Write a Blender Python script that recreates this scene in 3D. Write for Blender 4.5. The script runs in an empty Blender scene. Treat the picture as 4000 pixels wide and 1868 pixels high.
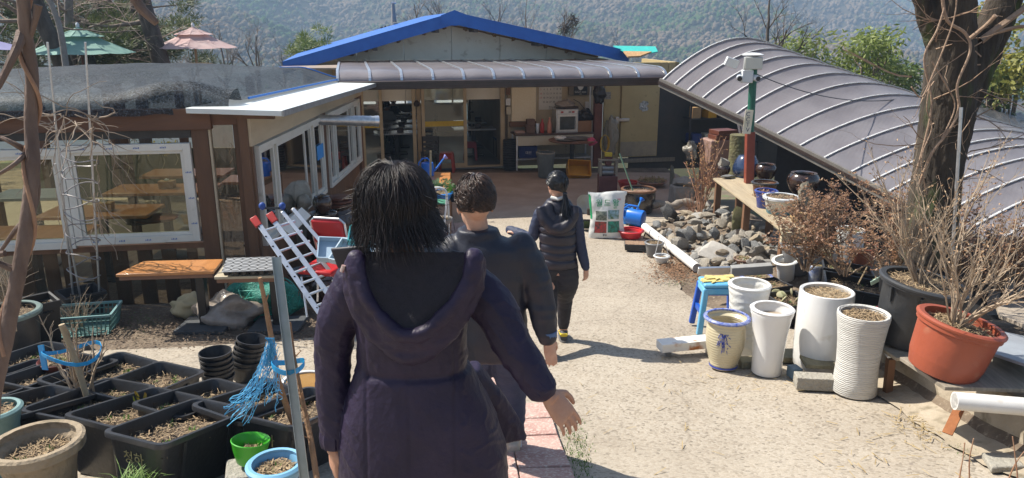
import bpy,bmesh,math,random
from mathutils import Vector,Matrix,Euler,Quaternion,noise
from math import sin,cos,tan,pi,radians,atan2,sqrt

random.seed(11)
scn = bpy.context.scene
C = scn.collection
V = Vector

# ------------------------------------------------------------------ camera, sky, sun, exposure
CAMZ = 3.25
PITCH = radians(15.7)
FPX,CX0,CY0 = 2950.0,2000.0,934.0
cam_d = bpy.data.cameras.new('camera')
cam = bpy.data.objects.new('camera',cam_d); C.objects.link(cam)
cam.location = (0,0,CAMZ); cam.rotation_euler = (pi/2 - PITCH,0,0)
cam_d.sensor_width = 36; cam_d.lens = 36*FPX/4000; cam_d.clip_start = 0.02; cam_d.clip_end = 6000
scn.camera = cam

SUN = V((0.72,-0.27,-0.95)).normalized()          # the way the light travels
world = bpy.data.worlds.new('World'); scn.world = world; world.use_nodes = True
wn = world.node_tree.nodes; wl = world.node_tree.links
bg = wn['Background']; sky = wn.new('ShaderNodeTexSky'); sky.sky_type = 'NISHITA'; sky.sun_disc = False
sky.sun_elevation = math.asin(-SUN.z); sky.sun_rotation = atan2(-SUN.x,-SUN.y)
sky.air_density = 1.0; sky.dust_density = 1.6; sky.altitude = 120
wl.new(sky.outputs[0],bg.inputs[0]); bg.inputs[1].default_value = 0.085
sun_d = bpy.data.lights.new('sun','SUN'); sun_d.energy = 5.0; sun_d.angle = radians(0.55); sun_d.color = (1,0.94,0.84)
sun = bpy.data.objects.new('sun',sun_d); C.objects.link(sun); sun.location = (-20,10,30)
sun.rotation_euler = SUN.to_track_quat('-Z','Y').to_euler()
scn.view_settings.view_transform = 'Standard'; scn.view_settings.look = 'None'
scn.view_settings.exposure = 0.9; scn.view_settings.gamma = 1
scn.cycles.max_bounces = 7; scn.cycles.diffuse_bounces = 3; scn.cycles.glossy_bounces = 3
scn.cycles.transmission_bounces = 6; scn.cycles.transparent_max_bounces = 12; scn.cycles.volume_bounces = 0
scn.cycles.caustics_reflective = False; scn.cycles.caustics_refractive = False
scn.cycles.use_denoising = True

# ------------------------------------------------------------------ where things stand
def ray(px,py):
    cx = (px-CX0)/FPX; cy = (CY0-py)/FPX
    return V((cx,cos(PITCH)+cy*sin(PITCH),-sin(PITCH)+cy*cos(PITCH)))
def at(px,py,Y):
    d = ray(px,py); return V((0,0,CAMZ)) + d*(Y/d.y)
def atz(px,py,z):
    d = ray(px,py); return V((0,0,CAMZ)) + d*((z-CAMZ)/d.z)
def hit(px,py,P,N):
    d = ray(px,py); o = V((0,0,CAMZ)); return o + d*((V(P)-o).dot(N)/d.dot(N))
def mpp(p):                                             # metres per picture unit at a point
    return ((V(p)-V((0,0,CAMZ))).dot(V((0,cos(PITCH),-sin(PITCH)))))/FPX
PROF = [(-8,3.1),(0,1.65),(2.2,1.25),(4.2,.75),(6.4,.45),(8,.30),(10,.17),(13,.05),(16.5,0),(40,0)]
def zroad(y):
    if y <= PROF[0][0]: return PROF[0][1]
    for (a,za),(b,zb) in zip(PROF,PROF[1:]):
        if y <= b:
            t = (y-a)/(b-a); return za + (zb-za)*t
    return 0
def sm(a,b,x):
    t = max(0,min(1,(x-a)/(b-a))); return t*t*(3-2*t)
def G(x,y):                                            # the yard's surface
    z = zroad(y)
    if x > 2: z += .38*sm(2.25,3.1,x)*sm(7.0,8.4,y)*(1-sm(11.4,12.4,y))      # bank of the rock garden
    if x > 2.9: z += .30*sm(3.02,3.12,x)*(1-sm(6.2,7.2,y))                     # terrace behind the kerb
    if x > 3.6: z -= 1.7*sm(3.7,5.2,x)*sm(6.5,8.5,y)                           # falls away under the vault
    if x > 4.4: z -= 1.2*sm(4.4,8,x)
    if x < -2.9: z -= .0
    return z
def gnd(px,py,dz=0):
    d = ray(px,py); o = V((0,0,CAMZ)); t = 1.2; 
    while t < 40:
        p = o + d*t
        if p.z <= G(p.x,p.y)+dz: break
        t += .02
    return o + d*t

# ------------------------------------------------------------------ materials
MATS = {}
def nodes_of(name):
    m = bpy.data.materials.new(name); m.use_nodes = True
    nt = m.node_tree; return m,nt,nt.nodes['Principled BSDF']
def mat(name,c=(.5,.5,.5),c2=None,sc=6,rough=.6,bump=0,bsc=None,metal=0,spec=.5,detail=5,stretch=None,c3=None,sc3=40,f3=.35,
        trans=0,tcol=None,coat=0,wave=None,clear=0,sheen=0):
    """Procedural surface: c/c2 mottled by noise at scale sc, c3 as fine specks, bump, optional banding and light passing through."""
    if name in MATS: return MATS[name]
    m,nt,b = nodes_of(name); N = nt.nodes; L = nt.links
    tc = N.new('ShaderNodeTexCoord'); mp = N.new('ShaderNodeMapping'); L.new(tc.outputs['Object'],mp.inputs[0])
    if stretch: mp.inputs['Scale'].default_value = stretch
    col = None
    b.inputs['Base Color'].default_value = (*c,1)
    if c2:
        n = N.new('ShaderNodeTexNoise'); n.inputs['Scale'].default_value = sc; n.inputs['Detail'].default_value = detail; n.inputs['Roughness'].default_value = .62
        L.new(mp.outputs[0],n.inputs['Vector'])
        r = N.new('ShaderNodeValToRGB'); r.color_ramp.elements[0].position = .34; r.color_ramp.elements[1].position = .68
        r.color_ramp.elements[0].color = (*c,1); r.color_ramp.elements[1].color = (*c2,1)
        L.new(n.outputs['Fac'],r.inputs[0]); col = r.outputs[0]
    if c3:
        n3 = N.new('ShaderNodeTexNoise'); n3.inputs['Scale'].default_value = sc3; n3.inputs['Detail'].default_value = 3
        L.new(mp.outputs[0],n3.inputs['Vector'])
        r3 = N.new('ShaderNodeValToRGB'); r3.color_ramp.elements[0].position = 1-f3-.08; r3.color_ramp.elements[1].position = 1-f3+.08
        L.new(n3.outputs['Fac'],r3.inputs[0])
        mx = N.new('ShaderNodeMixRGB'); L.new(r3.outputs[0],mx.inputs[0])
        if col: L.new(col,mx.inputs[1])
        else: mx.inputs[1].default_value = (*c,1)
        mx.inputs[2].default_value = (*c3,1); col = mx.outputs[0]
    if col: L.new(col,b.inputs['Base Color'])
    b.inputs['Roughness'].default_value = rough; b.inputs['Metallic'].default_value = metal
    b.inputs['Specular IOR Level'].default_value = spec
    if coat: b.inputs['Coat Weight'].default_value = coat; b.inputs['Coat Roughness'].default_value = .12
    if sheen: b.inputs['Sheen Weight'].default_value = sheen
    hsrc = None
    if wave:
        w = N.new('ShaderNodeTexWave'); w.bands_direction = wave[0]; w.inputs['Scale'].default_value = wave[1]; w.inputs['Distortion'].default_value = wave[2]
        w.inputs['Detail'].default_value = 3; w.inputs['Detail Scale'].default_value = 1.5; L.new(tc.outputs['Object'],w.inputs['Vector'])
        bw = N.new('ShaderNodeBump'); bw.inputs['Strength'].default_value = wave[3]; bw.inputs['Distance'].default_value = wave[4]
        L.new(w.outputs['Fac'],bw.inputs['Height']); hsrc = bw.outputs[0]; L.new(hsrc,b.inputs['Normal'])
    if bump:
        nb = N.new('ShaderNodeTexNoise'); nb.inputs['Scale'].default_value = bsc or sc*4; nb.inputs['Detail'].default_value = 5
        L.new(mp.outputs[0],nb.inputs['Vector'])
        bp = N.new('ShaderNodeBump'); bp.inputs['Strength'].default_value = bump; bp.inputs['Distance'].default_value = .02
        L.new(nb.outputs['Fac'],bp.inputs['Height'])
        if hsrc: L.new(hsrc,bp.inputs['Normal'])
        L.new(bp.outputs[0],b.inputs['Normal'])
    if trans:
        tr = N.new('ShaderNodeBsdfTranslucent'); tr.inputs[0].default_value = (*(tcol or c),1)
        if col and not tcol: L.new(col,tr.inputs[0])
        ms = N.new('ShaderNodeMixShader'); ms.inputs[0].default_value = trans
        L.new(b.outputs[0],ms.inputs[1]); L.new(tr.outputs[0],ms.inputs[2]); L.new(ms.outputs[0],N['Material Output'].inputs[0])
    if clear:
        tp = N.new('ShaderNodeBsdfTransparent'); ms = N.new('ShaderNodeMixShader'); ms.inputs[0].default_value = clear
        L.new(b.outputs[0],ms.inputs[1]); L.new(tp.outputs[0],ms.inputs[2]); L.new(ms.outputs[0],N['Material Output'].inputs[0])
    MATS[name] = m; return m
def glass(name,tint=(.9,.93,.9),haze=.10,dirt=(.45,.42,.33),refl=1.0):
    """A window pane: fresnel reflection over clear tinted passage with a film of dust."""
    if name in MATS: return MATS[name]
    m,nt,b = nodes_of(name); N = nt.nodes; L = nt.links
    tp = N.new('ShaderNodeBsdfTransparent'); tp.inputs[0].default_value = (*tint,1)
    gl = N.new('ShaderNodeBsdfGlossy'); gl.inputs['Roughness'].default_value = .03
    fr = N.new('ShaderNodeFresnel'); fr.inputs['IOR'].default_value = 1.5
    mu = N.new('ShaderNodeMath'); mu.operation = 'MULTIPLY'; mu.inputs[1].default_value = refl; L.new(fr.outputs[0],mu.inputs[0])
    ms = N.new('ShaderNodeMixShader'); L.new(mu.outputs[0],ms.inputs[0]); L.new(tp.outputs[0],ms.inputs[1]); L.new(gl.outputs[0],ms.inputs[2])
    df = N.new('ShaderNodeBsdfDiffuse'); df.inputs[0].default_value = (*dirt,1)
    tc = N.new('ShaderNodeTexCoord'); n = N.new('ShaderNodeTexNoise'); n.inputs['Scale'].default_value = 3; n.inputs['Detail'].default_value = 6
    L.new(tc.outputs['Object'],n.inputs['Vector']); mm = N.new('ShaderNodeMath'); mm.operation = 'MULTIPLY'; mm.inputs[1].default_value = haze*2
    L.new(n.outputs['Fac'],mm.inputs[0])
    m2 = N.new('ShaderNodeMixShader'); L.new(mm.outputs[0],m2.inputs[0]); L.new(ms.outputs[0],m2.inputs[1]); L.new(df.outputs[0],m2.inputs[2])
    L.new(m2.outputs[0],N['Material Output'].inputs[0]); MATS[name] = m; return m

# ------------------------------------------------------------------ meshes
class MB:
    def __init__(s): s.v = []; s.f = []
    def add(s,vs,fs):
        o = len(s.v); s.v += [tuple(p) for p in vs]; s.f += [tuple(i+o for i in f) for f in fs]; return s
    def box(s,c,size,R=None,taper=1.0):
        x,y,z = size[0]/2,size[1]/2,size[2]/2; k = taper; c = V(c)
        vs = [V(p) for p in ((-x*k,-y*k,-z),(x*k,-y*k,-z),(x*k,y*k,-z),(-x*k,y*k,-z),(-x,-y,z),(x,-y,z),(x,y,z),(-x,y,z))]
        if R is not None:
            if not isinstance(R,Matrix): R = Euler(R if hasattr(R,'__len__') else (0,0,R)).to_matrix()
            vs = [R @ p for p in vs]
        return s.add([p+c for p in vs],[(3,2,1,0),(4,5,6,7),(0,1,5,4),(1,2,6,5),(2,3,7,6),(3,0,4,7)])
    def bar(s,a,b,w,h,up=(0,0,1)):
        a = V(a); b = V(b); d = (b-a); n = d.normalized(); up = V(up)
        if abs(n.dot(up.normalized())) > .98: up = V((0,1,0))
        sx = n.cross(up).normalized()*(w/2); sy = sx.cross(n).normalized()*(h/2)
        vs = [p+q for p in (a,b) for q in (-sx-sy,sx-sy,sx+sy,-sx+sy)]
        return s.add(vs,[(3,2,1,0),(4,5,6,7),(0,1,5,4),(1,2,6,5),(2,3,7,6),(3,0,4,7)])
    def tube(s,pts,r,n=8,cap=True):
        pts = [V(p) for p in pts]; m = len(pts)
        if not hasattr(r,'__len__'): r = [r]*m
        vs = []; fs = []; ref = None
        for i,p in enumerate(pts):
            t = (pts[min(i+1,m-1)]-pts[max(i-1,0)])
            t = t.normalized() if t.length > 1e-9 else V((0,0,1))
            if ref is None: ref = V((0,0,1)) if abs(t.z) < .9 else V((1,0,0))
            u = t.cross(ref)
            if u.length < 1e-4: u = t.cross(V((0,1,.3)))
            u.normalize(); w = u.cross(t).normalized(); ref = w if abs(t.dot(w)) < .99 else ref
            for k in range(n):
                a = 2*pi*k/n; vs.append(p+(u*cos(a)+w*sin(a))*r[i])
        for i in range(m-1):
            for k in range(n):
                k2 = (k+1) % n; fs.append((i*n+k,i*n+k2,(i+1)*n+k2,(i+1)*n+k))
        if cap and n > 2: fs.append(tuple(range(n))[::-1]); fs.append(tuple((m-1)*n+k for k in range(n)))
        return s.add(vs,fs)
    def lathe(s,prof,n=28,c=(0,0,0),wob=None,sx=1,sy=1,cap0=True,cap1=False):
        vs = []; fs = []; m = len(prof)
        for i,(r,z) in enumerate(prof):
            for k in range(n):
                a = 2*pi*k/n; q = r*(wob(a,i) if wob else 1)
                vs.append((c[0]+q*cos(a)*sx,c[1]+q*sin(a)*sy,c[2]+z))
        for i in range(m-1):
            for k in range(n):
                k2 = (k+1) % n; fs.append((i*n+k,i*n+k2,(i+1)*n+k2,(i+1)*n+k))
        if cap0: fs.append(tuple(range(n))[::-1])
        if cap1: fs.append(tuple((m-1)*n+k for k in range(n)))
        return s.add(vs,fs)
    def grid(s,fn,nu,nv):
        vs = [fn(i/nu,j/nv) for j in range(nv+1) for i in range(nu+1)]; w = nu+1
        return s.add(vs,[(j*w+i,j*w+i+1,(j+1)*w+i+1,(j+1)*w+i) for j in range(nv) for i in range(nu)])
    def slab(s,pts,t):
        """polygon pts thickened by the vector t"""
        pts = [V(p) for p in pts]; n = len(pts); t = V(t)
        vs = pts+[p+t for p in pts]
        fs = [tuple(range(n))[::-1],tuple(range(n,2*n))]+[(i,(i+1) % n,n+(i+1) % n,n+i) for i in range(n)]
        return s.add(vs,fs)
    def quad(s,a,b,c,d): return s.add([a,b,c,d],[(0,1,2,3)])
    def tri(s,a,b,c): return s.add([a,b,c],[(0,1,2)])
    def blob(s,c,r,n=10,m=7,rough=.2,sq=(1,1,1),seed=0,R=None):
        c = V(c); vs = []; fs = []
        for j in range(m+1):
            ph = pi*j/m
            for k in range(n):
                a = 2*pi*k/n; d = V((sin(ph)*cos(a),sin(ph)*sin(a),cos(ph)))
                q = r*(1+rough*noise.noise(d*1.7+V((seed*3.1,seed,0))))
                p = V((d.x*sq[0],d.y*sq[1],d.z*sq[2]))*q
                if R is not None: p = R @ p
                vs.append(c+p)
        for j in range(m):
            for k in range(n):
                k2 = (k+1) % n; fs.append((j*n+k,(j+1)*n+k,(j+1)*n+k2,j*n+k2))
        return s.add(vs,fs)
    def mesh(s,name,m,off=V((0,0,0)),smooth=True,ang=35):
        me = bpy.data.meshes.new(name); ox,oy,oz = off
        me.from_pydata([(p[0]-ox,p[1]-oy,p[2]-oz) for p in s.v],[],s.f)
        if isinstance(m,(list,tuple)):
            for q in m: me.materials.append(q)
        elif m: me.materials.append(m)
        me.validate(); me.update()
        if smooth:
            me.shade_smooth(); 
            if ang: me.set_sharp_from_angle(angle=radians(ang))
        return me
    def part(s,name,m,parent,smooth=True,bevel=0,ang=35,loc=None):
        """link as one mesh under parent; coordinates are in the world (or local, when the parent was built at the origin)"""
        base = wloc(parent) if parent else V((0,0,0))
        off = base
        me = s.mesh(name,m,off,smooth,ang)
        o = bpy.data.objects.new(name,me); C.objects.link(o); o.parent = parent
        if bevel:
            b = o.modifiers.new('edge','BEVEL'); b.width = bevel; b.segments = 2; b.limit_method = 'ANGLE'
        return o
    def thing(s,name,m,label,cat,group=None,kind=None,smooth=True,bevel=0,ang=35,loc=None):
        """link as one top-level mesh with its origin at its base"""
        xs = [p[0] for p in s.v]; ys = [p[1] for p in s.v]; zs = [p[2] for p in s.v]
        off = V(loc) if loc is not None else V(((min(xs)+max(xs))/2,(min(ys)+max(ys))/2,min(zs)))
        me = s.mesh(name,m,off,smooth,ang)
        o = bpy.data.objects.new(name,me); C.objects.link(o); o.location = off
        tag(o,label,cat,group,kind)
        if bevel:
            b = o.modifiers.new('edge','BEVEL'); b.width = bevel; b.segments = 2; b.limit_method = 'ANGLE'
        return o
def wloc(o):
    p = V((0,0,0))
    while o: p += V(o.location); o = o.parent
    return p
def tag(o,label=None,cat=None,group=None,kind=None):
    if label: o['label'] = label
    if cat: o['category'] = cat
    if group: o['group'] = group
    if kind: o['kind'] = kind
    return o
def T(name,label,cat,loc=(0,0,0),group=None):
    o = bpy.data.objects.new(name,None); C.objects.link(o); o.location = V(loc); o.empty_display_size = .1
    return tag(o,label,cat,group)
def copy_tree(o,loc=None,rz=None,label=None,group=None,parent=None,scale=None):
    c = o.copy(); C.objects.link(c); c.parent = parent
    if loc is not None: c.location = loc
    if rz is not None: c.rotation_euler = (0,0,rz)
    if scale is not None: c.scale = (scale,)*3 if not hasattr(scale,'__len__') else scale
    if label: c['label'] = label
    if group: c['group'] = group
    for ch in list(o.children): copy_tree(ch,parent=c)
    return c
def struct(o): o['kind'] = 'structure'; return o
def arc(p,q,bulge,n=8,up=(0,0,1)):
    p = V(p); q = V(q); u = V(up); return [p.lerp(q,i/n)+u*bulge*4*(i/n)*(1-i/n) for i in range(n+1)]
def wander(p,d,L,n,j,rnd=random):
    """a crooked path"""
    p = V(p); d = V(d).normalized(); out = [p.copy()]
    for i in range(n):
        d = (d+V((rnd.uniform(-j,j),rnd.uniform(-j,j),rnd.uniform(-j,j)))).normalized(); p = p+d*(L/n); out.append(p.copy())
    return out
def lettering(name,s,size,loc,R,m,parent,ext=.001,align='CENTER'):
    """flat raised letters as a mesh part"""
    cu = bpy.data.curves.new(name,'FONT'); cu.body = s; cu.size = size; cu.align_x = align; cu.align_y = 'CENTER'; cu.extrude = ext; cu.resolution_u = 3
    o = bpy.data.objects.new(name,cu); C.objects.link(o)
    dg = bpy.context.evaluated_depsgraph_get(); me = bpy.data.meshes.new_from_object(o.evaluated_get(dg))
    C.objects.unlink(o); bpy.data.objects.remove(o)
    me.materials.clear(); me.materials.append(m); me.name = name
    r = bpy.data.objects.new(name,me); C.objects.link(r); r.parent = parent
    r.matrix_local = Matrix.Translation(V(loc)-wloc(parent)) @ R.to_4x4()
    return r
def facing(n,up=(0,0,1)):
    """rotation taking +Z to n and +Y to up"""
    n = V(n).normalized(); x = V(up).cross(n).normalized(); y = n.cross(x)
    return Matrix((x,y,n)).transposed()

# ================================================================== SETTING
def road_mat():
    m,nt,b = nodes_of('aggregate_concrete'); N = nt.nodes; L = nt.links
    tc = N.new('ShaderNodeTexCoord'); O = tc.outputs['Object']
    def noise_(s,d=6,r=.6):
        n = N.new('ShaderNodeTexNoise'); n.inputs['Scale'].default_value = s; n.inputs['Detail'].default_value = d; n.inputs['Roughness'].default_value = r
        L.new(O,n.inputs['Vector']); return n.outputs['Fac']
    def ramp(f,stops):
        r = N.new('ShaderNodeValToRGB'); e = r.color_ramp.elements
        e[0].position,e[0].color = stops[0][0],(*stops[0][1],1); e[1].position,e[1].color = stops[-1][0],(*stops[-1][1],1)
        for p,c in stops[1:-1]:
            q = e.new(p); q.color = (*c,1)
        L.new(f,r.inputs[0]); return r.outputs[0]
    def mix(f,a,bb,t='MIX'):
        x = N.new('ShaderNodeMixRGB'); x.blend_type = t
        if isinstance(f,(int,float)): x.inputs[0].default_value = f
        else: L.new(f,x.inputs[0])
        for i,q in ((1,a),(2,bb)):
            if isinstance(q,tuple): x.inputs[i].default_value = (*q,1)
            else: L.new(q,x.inputs[i])
        return x.outputs[0]
    base = ramp(noise_(.9,8,.65),[(.28,(.30,.262,.215)),(.5,(.375,.335,.28)),(.74,(.44,.40,.34))])
    vo = N.new('ShaderNodeTexVoronoi'); vo.inputs['Scale'].default_value = 55; L.new(O,vo.inputs['Vector'])
    peb = ramp(vo.outputs['Color'],[(.06,(.38,.36,.33)),(.3,(.84,.80,.74)),(.6,(1.0,.98,.94)),(.95,(1.08,1.05,1.0))])
    c = mix(.85,base,peb,'MULTIPLY')
    dist = N.new('ShaderNodeTexVoronoi'); dist.feature = 'DISTANCE_TO_EDGE'; dist.inputs['Scale'].default_value = 55; L.new(O,dist.inputs['Vector'])
    c = mix(ramp(dist.outputs['Distance'],[(.0,(.5,.5,.5)),(.10,(0,0,0))]),c,(.27,.22,.16))
    c = mix(ramp(noise_(2.3,7,.7),[(.55,(0,0,0)),(.78,(.5,.5,.5))]),c,(.36,.29,.21))
    c = mix(ramp(noise_(26,3),[(.62,(0,0,0)),(.72,(.75,.75,.75))]),c,(.21,.18,.15))
    w_ = N.new('ShaderNodeTexNoise'); w_.inputs['Scale'].default_value = 1.1; w_.inputs['Detail'].default_value = 5; L.new(O,w_.inputs['Vector'])
    av = N.new('ShaderNodeVectorMath'); av.operation = 'MULTIPLY_ADD'; L.new(w_.outputs['Color'],av.inputs[0]); av.inputs[1].default_value = (.9,.9,.9); L.new(O,av.inputs[2])
    ck = N.new('ShaderNodeTexVoronoi'); ck.feature = 'DISTANCE_TO_EDGE'; ck.inputs['Scale'].default_value = .42; L.new(av.outputs[0],ck.inputs['Vector'])
    c = mix(ramp(ck.outputs['Distance'],[(.0,(.42,.42,.42)),(.006,(0,0,0))]),c,(.17,.14,.105))
    c = mix(ramp(noise_(.35,5,.55),[(.52,(0,0,0)),(.7,(.4,.4,.4))]),c,(.40,.345,.27))
    # the concrete turns redder and browner in the far part of the yard
    sx = N.new('ShaderNodeSeparateXYZ'); L.new(O,sx.inputs[0])
    ma = N.new('ShaderNodeMath'); ma.operation = 'MULTIPLY_ADD'; ma.inputs[1].default_value = 1.2; ma.inputs[2].default_value = -15.1; L.new(sx.outputs['Y'],ma.inputs[0])
    mc = N.new('ShaderNodeClamp'); L.new(ma.outputs[0],mc.inputs[0])
    far_red = ramp(noise_(1.6,6),[(.3,(.29,.215,.165)),(.7,(.40,.31,.24))])
    c = mix(mc.outputs[0],c,far_red)
    L.new(c,b.inputs['Base Color']); b.inputs['Roughness'].default_value = .85; b.inputs['Specular IOR Level'].default_value = .25
    bp = N.new('ShaderNodeBump'); bp.inputs['Strength'].default_value = .32; bp.inputs['Distance'].default_value = .006
    L.new(dist.outputs['Distance'],bp.inputs['Height'])
    b2 = N.new('ShaderNodeBump'); b2.inputs['Strength'].default_value = .35; b2.inputs['Distance'].default_value = .03
    L.new(noise_(4.5,6),b2.inputs['Height']); L.new(bp.outputs[0],b2.inputs['Normal']); L.new(b2.outputs[0],b.inputs['Normal'])
    MATS['road'] = m; return m
M_road = road_mat()
M_dirt = mat('dirt',(.085,.06,.042),(.19,.145,.10),3.5,.95,.9,22,c3=(.27,.22,.16),sc3=34,f3=.36)
M_soil = mat('soil',(.055,.038,.026),(.13,.092,.06),22,.95,1.0,60,c3=(.28,.21,.13),sc3=70,f3=.40)

g = MB(); NX,NY = 84,96
g.grid(lambda u,v: (-12+24*u,-8+26*v,G(-12+24*u,-8+26*v)-.03+.012*noise.noise(V((u*40,v*40,0)))),NX,NY)
go = struct(g.part('ground',M_dirt,None))
def lerp_tab(tab,y):
    if y <= tab[0][0]: return tab[0][1]
    for (a,za),(b,zb) in zip(tab,tab[1:]):
        if y <= b: return za+(zb-za)*(y-a)/(b-a)
    return tab[-1][1]
XL = [(-8,-6),(5.9,-6),(6.35,-3.0),(6.7,-1.6),(7.5,-1.55),(8.6,-1.9),(9.5,-2.7),(17.4,-2.75)]
XR = [(-8,3.05),(6.7,3.03),(7.2,2.3),(8.2,2.02),(9.4,2.02),(9.9,2.25),(11.6,2.05),(12.4,2.5),(13.0,4.0),(17.4,4.6)]
r = MB()
def road_pt(u,v):
    y = -8+25.3*v
    a = lerp_tab(XL,y)+.10*noise.noise(V((3,y*2.3,0)))+.05*noise.noise(V((7,y*9,0)))
    b = lerp_tab(XR,y)+.10*noise.noise(V((9,y*2.1,0)))+.05*noise.noise(V((1,y*8,0)))
    x = a+(b-a)*u; zz = G(min(x,2.95) if y < 7 else x,y)
    return (x,y,zz-.012+.010*noise.noise(V((x*1.3,y*1.3,0)))+.004*noise.noise(V((x*6,y*6,2))))
r.grid(road_pt,90,240)
struct(r.part('concrete_road',M_road,None))

# --- pink paver path down the middle
PATH = [(1.6,.42),(3.2,.36),(4.2,.30),(6.0,.17),(7.5,-.05),(9.5,-.38),(12.4,-.70)]
M_pav = [mat('paver_pink%d' % i,c,c2,5,.85,.4,60,c3=c3,sc3=55,f3=.42) for i,(c,c2,c3) in enumerate([
    ((.40,.235,.20),(.52,.36,.31),(.56,.47,.40)),((.46,.27,.23),(.55,.40,.34),(.58,.50,.42)),((.36,.20,.17),(.48,.33,.28),(.53,.44,.37))])]
pp = T('paver_path','pink paving stones laid as a footpath along the concrete road','path',(0,6,G(0,6)),None); pp['kind'] = 'structure'; del pp['category']
y = 1.7; row = 0
while y < 12.5:
    L_ = .285; W_ = .30; e = lerp_tab(PATH,y+L_/2); e2 = lerp_tab(PATH,y+L_/2+.2); an = atan2(e2-e,.2)
    ncol = 3 if y < 9 else 2
    for k in range(ncol):
        if random.random() < .02: continue
        xc = e-W_*(k+.5); yc = y+L_/2
        sl = atan2(zroad(yc+.15)-zroad(yc-.15),.3)
        b = MB(); R = Euler((sl+random.uniform(-.012,.012),random.uniform(-.015,.015),-an+random.uniform(-.02,.02))).to_matrix()
        b.box((xc,yc,zroad(yc)-.012+random.uniform(-.004,.006)),(W_-.008,L_-.008,.06),R)
        b.part('paver',random.choice(M_pav),pp,bevel=.006)
    y += L_; row += 1

# --- far land: valley and the wooded mountain
def mount_z(x,y):
    d = sqrt(x*x+y*y); az = atan2(x,max(y,1e-3))
    z = -1.5-26*sm(22,170,d)
    crest = 70*(1-sm(radians(13),radians(33.5),az))+27
    z += sm(130,850,d)*crest*1.15
    if d > 110:
        f = sm(110,350,d)
        z += f*(26*noise.noise(V((x/120,y/170,1.3)))+12*noise.noise(V((x/50,y/70,4.1)))+3.5*noise.noise(V((x/21,y/26,2.7))))
    return z
def hill_mat():
    m,nt,b = nodes_of('mountain_wood_floor'); N = nt.nodes; L = nt.links
    tc = N.new('ShaderNodeTexCoord')
    n = N.new('ShaderNodeTexNoise'); n.inputs['Scale'].default_value = .02; n.inputs['Detail'].default_value = 9; n.inputs['Roughness'].default_value = .7
    L.new(tc.outputs['Object'],n.inputs['Vector'])
    r = N.new('ShaderNodeValToRGB'); e = r.color_ramp.elements; e[0].position = .38; e[0].color = (.025,.04,.016,1); e[1].position = .62; e[1].color = (.085,.062,.045,1)
    L.new(n.outputs['Fac'],r.inputs[0]); L.new(r.outputs[0],b.inputs['Base Color']); b.inputs['Roughness'].default_value = 1; b.inputs['Specular IOR Level'].default_value = .1
    return m
t = MB()
ds = [24,40,60,90,130,180,240,300]+[300+10*i for i in range(1,64)]+[1000,1200,1500]
azs = [radians(-62+124*i/150) for i in range(151)]
vs = []; fs = []
for d in ds:
    for a in azs:
        x,yy = d*sin(a),d*cos(a); vs.append((x,yy,mount_z(x,yy)))
w = len(azs)
for j in range(len(ds)-1):
    for i in range(w-1): fs.append((j*w+i,j*w+i+1,(j+1)*w+i+1,(j+1)*w+i))
t.add(vs,fs)
struct(t.part('mountain',hill_mat(),None,ang=None))
nb = MB()      # the near slope that joins the yard to the valley
nb.grid(lambda u,v: (-60+120*u,-40+75*v,(-1.2 if abs(-60+120*u) < 11 and -8 < -40+75*v < 17 else -1.2)-.6*noise.noise(V((u*9,v*9,0)))-1.4*sm(17,35,-40+75*v)),60,50)
struct(nb.part('hillside_terrain',mat('dry_slope',(.10,.08,.05),(.19,.15,.10),1.2,.95,.6,9,c3=(.10,.13,.05),sc3=2.2,f3=.42),None))

def crown_mat():
    m,nt,b = nodes_of('mountain_tree_crowns'); N = nt.nodes; L = nt.links
    ge = N.new('ShaderNodeNewGeometry'); tc = N.new('ShaderNodeTexCoord')
    n = N.new('ShaderNodeTexNoise'); n.inputs['Scale'].default_value = .013; n.inputs['Detail'].default_value = 7; n.inputs['Roughness'].default_value = .7
    L.new(tc.outputs['Object'],n.inputs['Vector'])
    ad = N.new('ShaderNodeMath'); ad.operation = 'MULTIPLY_ADD'; ad.inputs[1].default_value = .12; L.new(ge.outputs['Random Per Island'],ad.inputs[0]); L.new(n.outputs['Fac'],ad.inputs[2])
    r = N.new('ShaderNodeValToRGB'); e = r.color_ramp.elements
    e[0].position = .43; e[0].color = (.020,.060,.018,1); e[1].position = .8; e[1].color = (.16,.132,.108,1)
    for p,c in ((.50,(.055,.095,.028)),(.56,(.12,.095,.062)),(.66,(.165,.125,.09))):
        q = e.new(p); q.color = (*c,1)
    L.new(ad.outputs[0],r.inputs[0]); L.new(r.outputs[0],b.inputs['Base Color']); b.inputs['Roughness'].default_value = 1; b.inputs['Specular IOR Level'].default_value = .05
    return m
rn = random.Random(5); wd = MB()
for i in range(70000):
    d = 110+760*rn.random()**.95; a = radians(rn.uniform(-37,37)); x,yy = d*sin(a),d*cos(a); z = mount_z(x,yy)
    ang = math.degrees(math.atan2(z-CAMZ,d))
    if ang < -4.5 or ang > 5: continue
    s = rn.uniform(.7,1.7)*(.6+d/800); h = s*rn.uniform(.8,1.35)
    n = 4; o = len(wd.v); ph = rn.random()*6
    for rr,hh in ((.8,.2),(.85,.85)):
        for k in range(n):
            aa = ph+2*pi*k/n; q = s*rr*rn.uniform(.6,1.3); wd.v.append((x+q*cos(aa),yy+q*sin(aa),z+hh*h*rn.uniform(.8,1.2)))
    wd.v.append((x,yy,z+h*1.35))
    for k in range(n): wd.f.append((o+k,o+(k+1) % n,o+n+(k+1) % n,o+n+k))
    for k in range(n): wd.f.append((o+n+k,o+n+(k+1) % n,o+2*n))
wo = wd.part('mountain_wood',crown_mat(),None,ang=None)
tag(wo,'hazy leafless and evergreen wood covering the whole mountainside','forest',None,'stuff')

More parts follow.
